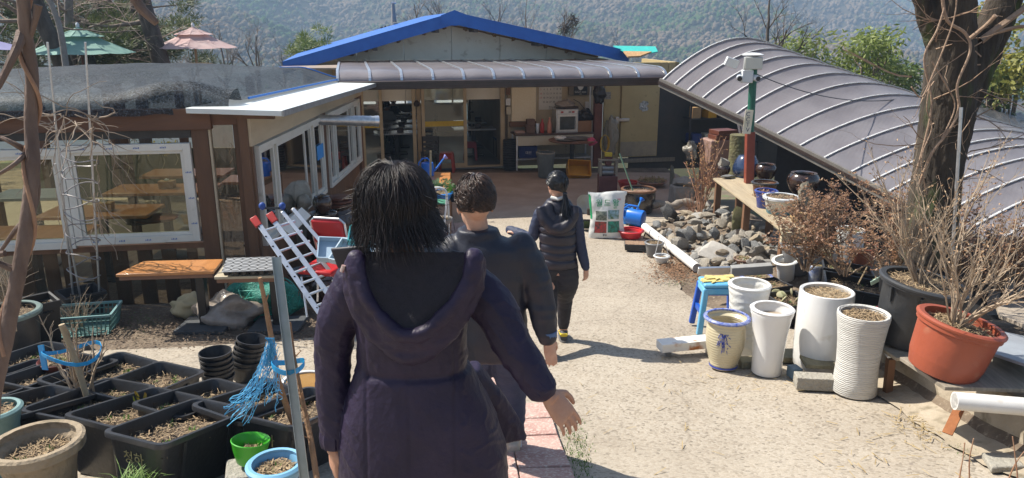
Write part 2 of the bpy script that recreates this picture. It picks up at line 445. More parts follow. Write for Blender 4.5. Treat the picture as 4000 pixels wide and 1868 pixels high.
# --- the air between here and the mountain
hz = MB().box((0,700,25),(2400,2000,230))
ho = hz.part('haze',None,None,smooth=False); ho['kind'] = 'stuff'; ho['label'] = 'pale blue spring haze in front of the mountain'
hm = bpy.data.materials.new('haze_air'); hm.use_nodes = True; hn = hm.node_tree.nodes; hn.remove(hn['Principled BSDF'])
pv = hn.new('ShaderNodeVolumePrincipled'); pv.inputs['Color'].default_value = (.52,.73,1,1); pv.inputs['Density'].default_value = .00115; pv.inputs['Anisotropy'].default_value = .1
hm.node_tree.links.new(pv.outputs[0],hn['Material Output'].inputs['Volume']); ho.data.materials.append(hm)

# ================================================================== MAIN BUILDING
Z = V((0,0,1))
class Pl:
    """a vertical plane; rect() reads picture rectangles on it as real boxes"""
    def __init__(s,P,e): s.P = V(P); s.e = V((e[0],e[1],0)).normalized(); s.n = V((s.e.y,-s.e.x,0))
    def h(s,px,py,off=0): return hit(px,py,s.P+s.n*off,s.n)
    def u(s,p): return (V(p)-s.P).dot(s.e)
    def w(s,u,z,off=0): return s.P+s.e*u+s.n*off+Z*(z-s.P.z)
    def uz(s,x0,y0,x1,y1,off=0):
        mx,my = (x0+x1)/2,(y0+y1)/2
        return s.u(s.h(x0,my,off)),s.h(mx,y1,off).z,s.u(s.h(x1,my,off)),s.h(mx,y0,off).z
    def rect(s,mb,x0,y0,x1,y1,th,off=0):
        u0,z0,u1,z1 = s.uz(x0,y0,x1,y1,off); return s.box(mb,u0,z0,u1,z1,th,off)
    def box(s,mb,u0,z0,u1,z1,th,off=0):
        """front face at off, th thick behind it"""
        return mb.slab([s.w(u0,z0,off),s.w(u1,z0,off),s.w(u1,z1,off),s.w(u0,z1,off)],-s.n*th)
E = (1,.21)
F = Pl((-2.2,17.6,0),E)             # glazed front under the canopy
M_cream = mat('cream_panel',(.78,.76,.66),(.70,.67,.56),2,.55,.1,30,c3=(.42,.36,.26),sc3=5,f3=.3)
M_tan = mat('tan_paint',(.50,.40,.25),(.42,.33,.20),4,.5)
M_blue = mat('blue_sheet',(.006,.09,.38),(.012,.12,.46),3,.42,.15,14)
M_dark = mat('dark_brown',(.035,.022,.018),(.06,.038,.03),6,.45)
M_int = mat('interior_wall',(.32,.26,.18),(.26,.21,.15),2,.8)
M_rust = mat('old_foam',(.32,.2,.08),(.16,.10,.05),20,.9,.8,30)
M_white = mat('white_paint',(.74,.74,.70),(.66,.65,.60),5,.45,c3=(.45,.42,.34),sc3=9,f3=.28)
M_alu = mat('aluminium',(.72,.73,.74),(.6,.61,.62),12,.32,metal=.9)
M_steel = mat('galvanised',(.45,.46,.47),(.62,.63,.64),16,.38,metal=.8)
M_black = mat('black_plastic',(.018,.018,.020),(.032,.032,.034),9,.42,.1,50)

def poly_mat():
    m,nt,b = nodes_of('brown_embossed_sheet'); N = nt.nodes; L = nt.links
    tc = N.new('ShaderNodeTexCoord'); mp = N.new('ShaderNodeMapping'); mp.inputs['Rotation'].default_value = (0,0,radians(38)); mp.inputs['Scale'].default_value = (1,1,.6)
    L.new(tc.outputs['Object'],mp.inputs[0])
    ck = N.new('ShaderNodeTexVoronoi'); ck.inputs['Scale'].default_value = 17; ck.inputs['Randomness'].default_value = .15; L.new(mp.outputs[0],ck.inputs['Vector'])
    bp = N.new('ShaderNodeBump'); bp.inputs['Strength'].default_value = .16; bp.inputs['Distance'].default_value = .02; L.new(ck.outputs['Distance'],bp.inputs['Height'])
    n = N.new('ShaderNodeTexNoise'); n.inputs['Scale'].default_value = 1.6; n.inputs['Detail'].default_value = 7; L.new(tc.outputs['Object'],n.inputs['Vector'])
    b2 = N.new('ShaderNodeBump'); b2.inputs['Strength'].default_value = .25; b2.inputs['Distance'].default_value = .1; L.new(n.outputs['Fac'],b2.inputs['Height']); L.new(bp.outputs[0],b2.inputs['Normal'])
    r = N.new('ShaderNodeValToRGB'); e = r.color_ramp.elements; e[0].position = .35; e[0].color = (.26,.243,.26,1); e[1].position = .7; e[1].color = (.345,.325,.34,1)
    L.new(n.outputs['Fac'],r.inputs[0])
    L.new(r.outputs[0],b.inputs['Base Color']); b.inputs['Roughness'].default_value = .24; b.inputs['Specular IOR Level'].default_value = .7; L.new(b2.outputs[0],b.inputs['Normal'])
    tr = N.new('ShaderNodeBsdfTranslucent'); tr.inputs[0].default_value = (.48,.33,.24,1)
    ms = N.new('ShaderNodeMixShader'); ms.inputs[0].default_value = .38; L.new(b.outputs[0],ms.inputs[1]); L.new(tr.outputs[0],ms.inputs[2]); L.new(ms.outputs[0],N['Material Output'].inputs[0])
    return m
M_poly = poly_mat()

bld = T('restaurant_building','low restaurant building with blue edged gable and glazed sliding doors','building',F.w(1.5,0,-3))
# gable wall, one panel per sheet
A = Pl((-4.9,16.4,0),E)             # plane of the blue fascia
apx = A.h(1775,62); le = A.h(1105,255); ri = A.h(2455,212)
ua,za = A.u(apx),apx.z; ul,zl = A.u(le),le.z; ur,zr = A.u(ri),ri.z
def roof_z(u): return za+(zl-za)*(u-ua)/(ul-ua) if u < ua else za+(zr-za)*(u-ua)/(ur-ua)
seams = [ul+.35,A.u(A.h(1395,230)),A.u(A.h(1588,200)),ua+.02,A.u(A.h(1978,200)),A.u(A.h(2165,220)),ur-.5]
for a,b in zip(seams,seams[1:]):
    zb = 1.6; off = -.75
    pts = [A.w(a+.006,zb,off),A.w(b-.006,zb,off)]
    pts += [A.w(b-.006,roof_z(b)-.10,off),A.w(a+.006,roof_z(a)-.10,off)]
    MB().slab(pts,-A.n*.08).part('gable_panel',M_cream,bld)
for (u0,z0,u1,z1) in ((ul,zl,ua,za),(ua,za,ur,zr)):      # roof sheets with blue fascia
    d = V((u1-u0,z1-z0)); nrm = 0
    rf = MB(); rf.slab([A.w(u0,z0,.0),A.w(u1,z1,.0),A.w(u1,z1,-7.3),A.w(u0,z0,-7.3)],Z*.05)
    rf.part('roof',mat('roof_underside',(.55,.50,.40),(.48,.43,.34),2,.7),bld)
    fa = MB(); N_ = 10
    for i in range(N_):
        ta,tb = i/N_,(i+1)/N_
        pa = A.w(u0+(u1-u0)*ta,z0+(z1-z0)*ta); pb = A.w(u0+(u1-u0)*tb,z0+(z1-z0)*tb)
        wv = .008*noise.noise(V((i*1.3,z0,0))); 
        fa.slab([pa-Z*(.185+wv)+A.n*.012,pb-Z*(.185+wv)+A.n*.012,pb+Z*.075+A.n*(.012+wv),pa+Z*.075+A.n*(.012+wv)],A.n*.02)
    fa.part('fascia',M_blue,bld)
    cp = MB(); cp.slab([A.w(u0,z0+.056,.04),A.w(u1,z1+.056,.04),A.w(u1,z1+.056,-7.25),A.w(u0,z0+.056,-7.25)],Z*.022)
    cp.part('roof_cover',M_blue,bld)
b = MB(); b.slab([A.w(ua-.30,za-.17,.036),A.w(ua,za-.21,.036),A.w(ua+.30,za-.17,.036),A.w(ua+.30,za+.01,.036),A.w(ua,za+.12,.036),A.w(ua-.30,za+.01,.036)],A.n*.012)
b.part('ridge_cap',M_blue,bld)
for px in (1460,1700,1850,2098):                                 # dark purlin ends
    p = A.h(px,120,-.35); u = A.u(p); z = roof_z(u)-.16
    A.box(MB(),u-.05,z-.09,u+.05,z+.06,.7,-.02).part('purlin_end',M_dark,bld,bevel=.004)
for px in (1370,1425,1555,1655,1735,1818,1930,2005,2132,2215):
    p = A.h(px,120,-.7); u = A.u(p); z = roof_z(u)-.20
    q = MB(); q.blob(A.w(u,z,-.70),.055,8,6,.6,(1,.6,.9),seed=px); q.part('foam_blob',M_rust,bld)
fo = MB(); fo.tube([A.w(u_,roof_z(u_)-.19+.02*noise.noise(V((u_*4,0,0))),-.735) for u_ in [seams[0]+(seams[-1]-seams[0])*i/60 for i in range(61)]],.018,5); fo.part('foam_seal',M_rust,bld)
# solid walls round the dining room
uL,uR,dep = F.u(F.h(1415,500)),F.u(F.h(1958,500)),6.2
wl_ = MB(); wl_.slab([F.w(uL-.9,-.02,-.15),F.w(uL-.9,2.35,-.15),F.w(uL-.9,2.35,-dep),F.w(uL-.9,-.02,-dep)],-F.e*.1); wl_.part('wall',M_int,bld)
wr_ = MB(); wr_.slab([F.w(uR+.12,-.02,-.2),F.w(uR+.12,2.35,-.2),F.w(uR+.12,2.35,-dep),F.w(uR+.12,-.02,-dep)],F.e*.1); wr_.part('wall',M_int,bld)
ce = MB(); ce.slab([F.w(uL-1.2,2.36,.0),F.w(uR+.2,2.36,.0),F.w(uR+.2,2.36,-dep-.1),F.w(uL-1.2,2.36,-dep-.1)],Z*.06); ce.part('ceiling',mat('dark_ceiling',(.2,.17,.13),None),bld)
fl = MB(); fl.slab([F.w(uL-1.0,0,.12),F.w(uR+.1,0,.12),F.w(uR+.1,0,-dep),F.w(uL-1.0,0,-dep)],Z*.03)
fl.part('floor',mat('dining_floor',(.10,.115,.125),(.15,.165,.175),3,.35,.2,20),bld)
bw = MB(); u0,u1 = uL-1.0,uR+.1
wz0,wz1 = .92,1.95
F.box(bw,u0,0,u1,wz0,.1,-dep); F.box(bw,u0,wz1,u1,2.36,.1,-dep)
gaps = [(u0+.35,u0+1.55),(u0+1.85,u0+3.0),(u0+3.3,u0+4.5)]
cuts = [u0]+[c for g_ in gaps for c in g_]+[u1]
for i in range(0,len(cuts),2): F.box(bw,cuts[i],wz0,cuts[i+1],wz1,.1,-dep)
bw.part('wall',M_int,bld)
M_glass = glass('window_glass',(.93,.95,.92),.05)
for a,b in gaps:
    wf = MB(); 
    for k in (a,(a+b)/2,b): F.box(wf,k-.025,wz0,k+.025,wz1,.05,-dep+.02)
    F.box(wf,a,wz0,b,wz0+.04,.05,-dep+.03); F.box(wf,a,wz1-.04,b,wz1,.05,-dep+.03)
    w_ = wf.part('window_frame',M_white,bld); F.box(MB(),a,wz0,b,wz1,.006,-dep-.03).part('pane',mat('frosted',(.8,.82,.82),None,rough=.5,trans=.85),w_)
# glazed front: fixed pane, open bay, sliding leaf, open bay
def leaf(x0,x1,off,name='sliding_door',top=345,bot=648,band=None,h=None):
    u0,z0,u1,z1 = F.uz(x0,top,x1,bot,off); z0 = .03; z1 = 2.08
    d = MB(); s = .075
    F.box(d,u0,z0,u0+s,z1,.05,off); F.box(d,u1-s,z0,u1,z1,.05,off)
    F.box(d,u0+s,z0,u1-s,z0+.10,.05,off); F.box(d,u0+s,z1-.08,u1-s,z1,.05,off)
    o = d.part(name,M_tan,bld,bevel=.004)
    F.box(MB(),u0+s,z0+.10,u1-s,z1-.08,.006,off-.022).part('pane',M_glass,o,smooth=False)
    F.box(MB(),u0+s+.002,z0+.98,u1-s-.002,z0+1.10,.004,off-.012).part('safety_band',mat('yellow_band',(.62,.42,.02),(.5,.33,.02),30,.5),o,smooth=False)
    return o,u0,u1
leaf(1412,1497,.02,'fixed_glazing'); leaf(1648,1824,.04); 
for x0,x1,off in ((1612,1626,.05),(1630,1646,-.03)):
    F.rect(MB(),x0,340,x1,650,.06,off).part('door_frame',M_tan,bld,bevel=.004)
F.rect(MB(),1956,330,1972,645,.12,.02).part('door_frame',M_tan,bld,bevel=.004)
F.box(MB(),uL-.3,.03,uR+.1,.06,.12,.09).part('door_sill',M_tan,bld)
F.box(MB(),uL-.6,2.085,uR+.2,2.36,.1,.06).part('lintel',M_tan,bld)
hk = F.h(1628,405,.08); q = MB(); q.lathe([(.01,-.07),(.06,-.06),(.075,0),(.05,.05),(.01,.08)],12,hk); q.part('door_weight',M_dark,bld)
# kitchen wall with hatch, and cold room
kw = MB(); u2 = F.u(F.h(2345,500)); F.box(kw,uR+.17,0,u2,2.5,.12,-.05); kw.part('wall',mat('kitchen_wall',(.52,.44,.30),(.42,.35,.24),3,.6,c3=(.3,.24,.16),sc3=8,f3=.3),bld)
F.rect(MB(),1998,338,2094,474,.04,.02).part('sunlit_hatch_panel',mat('sunlit_cream',(.86,.77,.56),(.80,.69,.48),30,.7,.15),bld,bevel=.004)  # pale board colour stands in for a sunlit wall behind the opening
F.rect(MB(),1992,476,2096,496,.10,.08).part('sill',mat('brown_wood',(.20,.10,.045),(.12,.06,.03),6,.6,stretch=(1,1,8)),bld,bevel=.004)
M_cold = mat('cold_room_panel',(.52,.40,.19),(.46,.35,.17),3,.5,c3=(.3,.22,.1),sc3=7,f3=.26)
cold = T('cold_room','mustard coloured cold room with a flush door and chrome latch','cold room',F.w(F.u(F.h(2500,620)),0,-.8))
u3,u4 = F.u(F.h(2356,500)),F.u(F.h(2636,500)); d0,d1 = F.u(F.h(2418,500)),F.u(F.h(2566,500))
for a,b in ((u3,d0-.01),(d1+.01,d1+.2),(d1+.21,u4)): F.box(MB(),a,.04,b,2.42,.1,.04).part('wall_panel',M_cold,cold,bevel=.004)
F.box(MB(),d0,2.2,d1,2.42,.1,.04).part('wall_panel',M_cold,cold)
sd = MB(); sd.slab([F.w(u4,.04,.04),F.w(u4,2.42,.04),F.w(u4,2.42,-2.2),F.w(u4,.04,-2.2)],-F.e*.1); sd.part('wall_panel',M_cold,cold)
dr = F.box(MB(),d0+.008,.14,d1-.008,2.19,.12,.09).part('door',M_cold,cold,bevel=.012)
F.box(MB(),d0+.02,.16,d1-.03,.52,.004,.096).part('kick_plate',mat('scuffed_plate',(.42,.36,.26),(.33,.29,.23),9,.4,metal=.3),dr)
hb = MB(); hp = F.h(2412,470,.12); uu = F.u(hp); F.box(hb,uu-.05,hp.z-.08,uu+.04,hp.z+.08,.06,.13); F.box(hb,uu+.03,hp.z-.03,uu+.30,hp.z+.04,.04,.15); hb.part('latch',M_alu,dr,bevel=.008)
st = F.h(2517,415,.1); sk = MB(); 
for k in range(7):
    a = k*2*pi/7; rr = .085 if k else 0; c = st+F.e*cos(a)*rr+Z*sin(a)*rr*.95
    sk.slab([c+F.e*cos(t_*pi/5)*.055+Z*sin(t_*pi/5)*.055+F.n*(.001+.0006*k) for t_ in range(10)],F.n*.0005)
sk.part('sticker',mat('sticker_white',(.75,.75,.72),(.08,.09,.07),26,.5),dr,smooth=False)
F.box(MB(),u3,0,u4,.10,.12,.12).part('skid',mat('grey_wood',(.30,.26,.20),(.2,.17,.13),5,.8,.3,30,stretch=(8,1,1)),cold)
# red-brown post and dark downpipe
po = MB(); F.rect(po,2322,330,2352,652,.14,.55); po.part('post',mat('redbrown_paint',(.17,.055,.035),(.11,.035,.025),4,.5,.15,30),bld,bevel=.006)

# --- curved brown canopy in front
GP = Pl((-2.37,13.35,0),E)
gl,gr = GP.h(1462,333),GP.h(2602,312)
can = T('entrance_canopy','curved brown polycarbonate canopy with silver ribs over the doors','canopy',(GP.w(2.5,0)))
zg = (gl.z+gr.z)/2; uA,uB = GP.u(GP.h(1318,300)),GP.u(gr)
def can_pt(u,s):                                  # s 0 at the gutter .. 1 at the building
    q = min(1,s*2); d = .45*(1-cos(q*pi/2))+max(0,s-.5)*2*3.75; h = .17*sin(q*pi/2)+.02*max(0,s-.5)
    return GP.w(u,zg+.05+h,-d)
nb_ = 11; du = (uB-uA)/nb_
ribs_u = [uA+du*i for i in range(nb_+1)]
for i in range(nb_):
    p_ = MB(); p_.grid(lambda a,s: can_pt(ribs_u[i]+du*a,s)+Z*(.05*sin(pi*a)*sin(pi*min(1,s*1.1))*.35+.006*noise.noise(V((i+a*2,s*4,0)))),8,12)
    o = p_.part('canopy_sheet',M_poly,can,ang=None)
for i in range(nb_+1):
    q = MB(); pts = [can_pt(ribs_u[i],s/12)+Z*.014 for s in range(13)]
    for a,b in zip(pts,pts[1:]): q.bar(a,b,.045,.018,up=F.n+Z)
    q.part('rib',M_alu,can)
gt = MB(); GP.box(gt,uA,zg-.085,uB+.03,zg+.06,.12,.07); gt.part('gutter',M_dark,can,bevel=.015)
g2 = MB(); GP.box(g2,uA,zg-.03,uB+.03,zg-.015,.01,.082); GP.box(g2,uA,zg+.02,uB+.03,zg+.032,.01,.082); g2.part('gutter_bead',M_dark,can)
# torn teal sheet and boards between the roofs
tj = MB(); c0 = at(2420,180,17.2)
tj.slab([at(2395,182,18.5),at(2560,185,18.0),at(2570,205,17.4),at(2470,222,17.0)],Z*.02)
tj.thing('roof_tarpaulin',mat('teal_tarp',(.02,.42,.36),(.03,.36,.32),6,.5,.3,12),'torn teal tarpaulin between the blue gable and the vaulted canopy','tarpaulin')
tb = MB(); tb.slab([at(2435,205,17.0),at(2545,207,16.7),at(2500,224,16.3),at(2452,226,16.3)],Z*.03)
tb.thing('roof_board',mat('torn_plywood',(.45,.28,.12),(.3,.17,.07),8,.8,.4,30,stretch=(6,1,1)),'torn orange plywood board at the right end of the gable','board')
lp = MB(); lp.slab([at(1080,272,15.6),at(1330,272,15.0),at(1330,258,16.6),at(1110,262,16.6)],Z*.03)
lp.thing('flat_roof_board',mat('weathered_board',(.32,.26,.21),(.22,.17,.14),4,.85,.3,20),'weathered brown roof board under the left end of the gable','board')

# --- long vault running down to the right
ax_pts = [(V((2.62,13.55,zg+.03))),at(2915,478,12.35),at(3330,690,10.9),at(3640,852,9.75),at(3960,1010,8.85)]
def axis(t):
    t = max(0,min(.9999,t))*(len(ax_pts)-1); i = int(t); return ax_pts[i].lerp(ax_pts[i+1],t-i)
Wd = V((.90,.43,0)).normalized()
vault = T('vaulted_canopy','long vaulted brown polycarbonate roof with white ribs descending beside the garden','canopy',(4.2,12,0))
def vpt(t,s):
    r = axis(t); k = sm(0,.5,t); VW = 3.6+2.0*k; VR = .74-.26*k
    return r+Wd*(VW*s)+Z*(VR*max(0,sin(pi*s))**.9)
nr = 17
ts = [0,.035,.075,.12,.165,.215,.265,.32,.375,.43,.49,.55,.61,.68,.76,.85,.93,1]
for a,b in zip(ts,ts[1:]):
    q = MB(); q.grid(lambda x,s: vpt(a+(b-a)*x,s)-Z*.03*sin(pi*x)*sin(pi*s),6,18); q.part('vault_sheet',M_poly,vault,ang=None)
for a in ts[:-1]:
    q = MB(); pts = [vpt(a,s/24)+Z*.012 for s in range(25)]
    for c0,c1 in zip(pts,pts[1:]): q.bar(c0,c1,.034,.012); q.part('rib',mat('white_strip',(.8,.8,.8),None,rough=.5),vault)
for dz,w_,m_ in ((0,.10,M_dark),(-.055,.07,mat('gutter_grey',(.17,.15,.13),(.22,.2,.17),8,.5)),(.045,.05,mat('gutter_grey'))):
    q = MB()
    for i in range(40): q.bar(axis(i/40)+Z*dz-Wd*.02,axis((i+1)/40)+Z*dz-Wd*.02,w_,.045)
    q.part('gutter',m_,vault)
# end wall behind the storage bay and dark things inside
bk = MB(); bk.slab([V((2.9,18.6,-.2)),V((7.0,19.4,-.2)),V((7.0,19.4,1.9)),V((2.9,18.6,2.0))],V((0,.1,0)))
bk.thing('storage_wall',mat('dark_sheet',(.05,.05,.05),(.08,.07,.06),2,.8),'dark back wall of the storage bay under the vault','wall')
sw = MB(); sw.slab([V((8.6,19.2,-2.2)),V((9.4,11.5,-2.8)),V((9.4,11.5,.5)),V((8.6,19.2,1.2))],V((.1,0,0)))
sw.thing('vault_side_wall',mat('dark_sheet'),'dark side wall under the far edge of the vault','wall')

cu = MB(); cu.grid(lambda u,v: axis(.27+.73*u)+Wd*.55-Z*(.02+1.5*v)+V((.02*sin(u*60),.03*noise.noise(V((u*14,v*3,0))),0)),60,8)  # added black sheet that fills the space under the vault with shade
cu.thing('added_shade_curtain',mat('shade_fill_black',(.012,.012,.013),(.02,.02,.022),8,.9),'added black curtain making the shade under the vault behind the bench','curtain',ang=None)

# ================================================================== LEFT PAVILION
M_wood = mat('brown_timber',(.155,.075,.036),(.085,.042,.022),5,.62,.25,26,stretch=(1,1,.15))
M_woodh = mat('brown_timber_beam',(.16,.07,.032),(.075,.035,.02),4,.62,.25,26,stretch=(.15,.15,1))
M_slat = mat('slat_wood',(.20,.10,.05),(.12,.06,.03),5,.65,.2,20,stretch=(1,1,.2))
M_ply = mat('plywood',(.56,.47,.33),(.46,.37,.25),2.5,.7,.1,30,stretch=(1,.4,2))
M_upvc = mat('white_upvc',(.72,.71,.65),(.64,.62,.55),3,.4,c3=(.46,.44,.34),sc3=6,f3=.24)
M_mark = mat('blue_print',(.08,.16,.42),None,rough=.6)
M_tabletop = mat('varnished_pine',(.52,.23,.075),(.40,.165,.05),3,.35,.1,20,stretch=(4,1,1),coat=.3)
PF = Pl((-2.8,8.05,0),(1,.16)); PF.P.z = 0
PS = Pl((-2.8,8.05,0),(0,1))                     # side wall; its n is (+1,0,0)
pav = T('dining_pavilion','timber pavilion with white framed windows and a shade net roof','pavilion',PF.w(-1.6,.25,-2))
zf0 = .22
def fpost(x0,x1,y0,y1,off,th,name='post',m=None): return PF.rect(MB(),x0,y0,x1,y1,th,off).part(name,m or M_wood,pav,bevel=.005)
u_c = PF.u(PF.h(1000,700)); 
# front: corner post, film bay, post, beam, big window
PF.box(MB(),-.09,zf0,.02,2.33,.1,.01).part('post',M_wood,pav,bevel=.005)
up0,up1 = PF.u(PF.h(766,700)),PF.u(PF.h(852,700))
PF.box(MB(),up0,zf0,up0+.17,2.22,.10,.0).part('post',M_wood,pav,bevel=.005)
PF.box(MB(),up0+.178,zf0,up0+.20,2.22,.08,.02).part('trim',mat('pale_batten',(.5,.42,.30),(.4,.33,.22),6,.7),pav)
PF.box(MB(),-.17,zf0,-.10,2.33,.06,-.04).part('post',M_wood,pav,bevel=.005)
PF.box(MB(),up0+.2,2.25,.02,2.36,.08,.0).part('beam',M_woodh,pav,bevel=.005)
film = glass('plastic_film',(.62,.52,.42),.11,(.42,.33,.24),1.3)
fm = MB(); a_,b_ = up0+.205,-.172
fm.grid(lambda u,v: PF.w(a_+(b_-a_)*u,zf0+.02+(2.24-zf0)*v,-.03+.012*noise.noise(V((u*5,v*9,0)))+.006*noise.noise(V((u*14,v*22,3)))),16,40)
fm.part('plastic_film',film,pav,ang=None)
PF.box(MB(),-4.8,2.21,up0+.22,2.43,.10,.05).part('beam',M_woodh,pav,bevel=.006)
PF.box(MB(),-4.8,2.12,up0-.01,2.20,.06,-.03).part('beam',M_black,pav)
wz0,wz1 = 1.0,2.07; wr = up0-.02
uwl = -4.6; um = PF.u(PF.h(270,760))
def upvc(P,u0,u1,z0,z1,off,s=.075,th=.07,name='window',parent=None,m=None,gm=None):
    f = MB()
    P.box(f,u0,z0,u0+s,z1,th,off); P.box(f,u1-s,z0,u1,z1,th,off); P.box(f,u0+s,z0,u1-s,z0+s,th,off); P.box(f,u0+s,z1-s,u1-s,z1,th,off)
    i = s*.45   # inner bead, a step back
    P.box(f,u0+s,z0+s,u0+s+i,z1-s,th*.6,off-.02); P.box(f,u1-s-i,z0+s,u1-s,z1-s,th*.6,off-.02)
    P.box(f,u0+s+i,z0+s,u1-s-i,z0+s+i,th*.6,off-.02); P.box(f,u0+s+i,z1-s-i,u1-s-i,z1-s,th*.6,off-.02)
    o = f.part(name,m or M_upvc,parent or pav,bevel=.003)
    P.box(MB(),u0+s*.8,z0+s*.8,u1-s*.8,z1-s*.8,.006,off-.035).part('pane',gm or M_glass,o,smooth=False)
    return o
gfront = glass('pavilion_glass',(.82,.83,.70),.02,(.42,.38,.22),1.2)
w1 = upvc(PF,um,wr,wz0,wz1,.03,gm=gfront); w2 = upvc(PF,um-2.2,um-.005,wz0-.03,wz1-.03,.03,gm=gfront)
mk = MB()
for k in range(14):
    if k < 8: u = um+.12+(wr-um-.2)*((k % 4)+.3)/4; z = wz1-.04 if k < 4 else wz0+.035
    elif k < 11: u = wr-.04; z = wz0+.2+(k-8)*.28
    else: u = um-.4-(k-11)*.45; z = wz1-.07
    for q in range(4): PF.box(mk,u-.03+q*.016,z-.008,u-.03+q*.016+.009,z+.006+.004*(q % 2),.001,.0325)
mk.part('maker_stamp',M_mark,w1,smooth=False)['kind'] = 'stuff'
# slats under the window with dull plastic behind
zs = wz0-.03
PF.box(MB(),-4.8,zs-.06,up0,zs,.05,-.02).part('rail',M_slat,pav)
for i,(x0,x1) in enumerate([(60,118),(168,222),(240,280),(355,405),(440,500),(540,598),(635,690),(735,775)]):
    u0,u1 = PF.u(PF.h(x0,1090)),PF.u(PF.h(x1,1090))
    if u1 > up0: continue
    PF.box(MB(),u0,zf0-.05,u1,zs-.02,.03,-.075).part('slat',M_slat,pav,bevel=.003)
pl = MB(); pl.grid(lambda u,v: PF.w(-4.8+(4.8+up0)*u,zf0-.05+(zs-zf0+.03)*v,-.05+.02*noise.noise(V((u*11,v*3,0)))),40,10)
pl.part('plastic_film',glass('dull_film',(.74,.70,.58),.10,(.32,.28,.20),1.0),pav,ang=None)
# side wall: panelling, two window banks, plywood fascia
ys = lambda Y: Y-8.05
for k in range(18):
    y0 = 8.15+k*.315
    PS.box(MB(),ys(y0),.1,ys(y0+.31),.86,.03,-.02).part('plank',M_slat,pav,bevel=.004)
PS.box(MB(),ys(8.0),.1,ys(8.12),2.33,.1,-.0).part('post',M_wood,pav,bevel=.005)
def bank(y0,y1,muls,ks):
    f = MB(); P = PS; z0,z1,s = .87,2.0,.06
    P.box(f,ys(y0),z0,ys(y1),z0+s,.11,.05); P.box(f,ys(y0),z1-s,ys(y1),z1,.11,.05); P.box(f,ys(y0),z0+s,ys(y0)+s,z1-s,.11,.05); P.box(f,ys(y1)-s,z0+s,ys(y1),z1-s,.11,.05)
    o = f.part('window',M_upvc,pav,bevel=.003)
    ed = [y0+s]+muls+[y1-s]
    for i,(a,b) in enumerate(zip(ed,ed[1:])):
        q = MB(); of = .03 if i % 2 else 0; t = .05
        P.box(q,ys(a),z0+s,ys(a)+t,z1-s,.03,of); P.box(q,ys(b)-t,z0+s,ys(b),z1-s,.03,of); P.box(q,ys(a)+t,z0+s,ys(b)-t,z0+s+t,.03,of); P.box(q,ys(a)+t,z1-s-t,ys(b)-t,z1-s,.03,of)
        sash = q.part('sash',M_upvc,o,bevel=.002)
        P.box(MB(),ys(a)+t*.8,z0+s+t*.8,ys(b)-t*.8,z1-s-t*.8,.006,of-.012).part('pane',glass('side_glass',(.8,.82,.76),.03,(.42,.38,.3),1.6),o,smooth=False)
    return o
bank(8.18,11.05,[8.85,10.1,10.55],0); bank(11.35,13.8,[11.9,12.9,13.35],1)
PS.box(MB(),ys(11.1),.1,ys(11.32),2.06,.09,.02).part('post',M_wood,pav,bevel=.005)
PS.box(MB(),ys(13.85),.0,ys(14.1),2.3,.09,.02).part('post',M_wood,pav,bevel=.005)
fp = MB(); fp.slab([PS.w(ys(8.02),2.02,.03),PS.w(ys(14.1),2.04,.03),PS.w(ys(14.1),2.28,.03),PS.w(ys(8.02),2.36,.03)],(-.03,0,0)); fp.part('fascia',M_ply,pav)
# white sandwich panel eave
ev = MB()
for a,b in ((7.80,9.85),(9.86,11.9),(11.91,13.95)):
    za_,zb_ = 2.45-.020*(a-7.8),2.45-.020*(b-7.8)
    MB().slab([V((-3.34,a,za_)),V((-2.36,a,za_-.03)),V((-2.36,b,zb_-.03)),V((-3.34,b,zb_))],Z*-.055).part('eave_panel',mat('white_sheet',(.70,.74,.72),(.62,.65,.62),2,.35,c3=(.5,.5,.45),sc3=7,f3=.22),pav,bevel=.004)
ee = MB(); ee.slab([V((-2.352,7.8,2.425)),V((-2.352,13.95,2.30)),V((-2.352,13.95,2.235)),V((-2.352,7.8,2.36))],(.006,0,0)); ee.part('eave_trim',M_steel,pav)
ef = MB(); ef.bar((-3.3,8.0,2.345),(-2.5,8.0,2.335),.05,.04); ef.part('eave_batten',M_wood,pav)
# shade net roof
def net_mat():
    m,nt,b = nodes_of('shade_net'); N = nt.nodes; L = nt.links; tc = N.new('ShaderNodeTexCoord')
    v = N.new('ShaderNodeTexNoise'); v.inputs['Scale'].default_value = 48; v.inputs['Detail'].default_value = 4; v.inputs['Roughness'].default_value = .8; L.new(tc.outputs['Object'],v.inputs['Vector'])
    r = N.new('ShaderNodeValToRGB'); e = r.color_ramp.elements; e[0].position = .44; e[0].color = (.008,.010,.012,1); e[1].position = .60; e[1].color = (.085,.10,.115,1)
    L.new(v.outputs['Fac'],r.inputs[0]); L.new(r.outputs[0],b.inputs['Base Color'])
    b.inputs['Roughness'].default_value = .6; b.inputs['Specular IOR Level'].default_value = .2
    bp = N.new('ShaderNodeBump'); bp.inputs['Strength'].default_value = .35; bp.inputs['Distance'].default_value = .01; L.new(v.outputs['Fac'],bp.inputs['Height'])
    n2 = N.new('ShaderNodeTexNoise'); n2.inputs['Scale'].default_value = 3; n2.inputs['Detail'].default_value = 6; L.new(tc.outputs['Object'],n2.inputs['Vector'])
    b2 = N.new('ShaderNodeBump'); b2.inputs['Strength'].default_value = .4; b2.inputs['Distance'].default_value = .1; L.new(n2.outputs['Fac'],b2.inputs['Height']); L.new(bp.outputs[0],b2.inputs['Normal'])
    L.new(b2.outputs[0],b.inputs['Normal'])
    tp = N.new('ShaderNodeBsdfTransparent'); ms = N.new('ShaderNodeMixShader'); ms.inputs[0].default_value = .21
    L.new(b.outputs[0],ms.inputs[1]); L.new(tp.outputs[0],ms.inputs[2]); L.new(ms.outputs[0],N['Material Output'].inputs[0]); return m
M_net = net_mat()
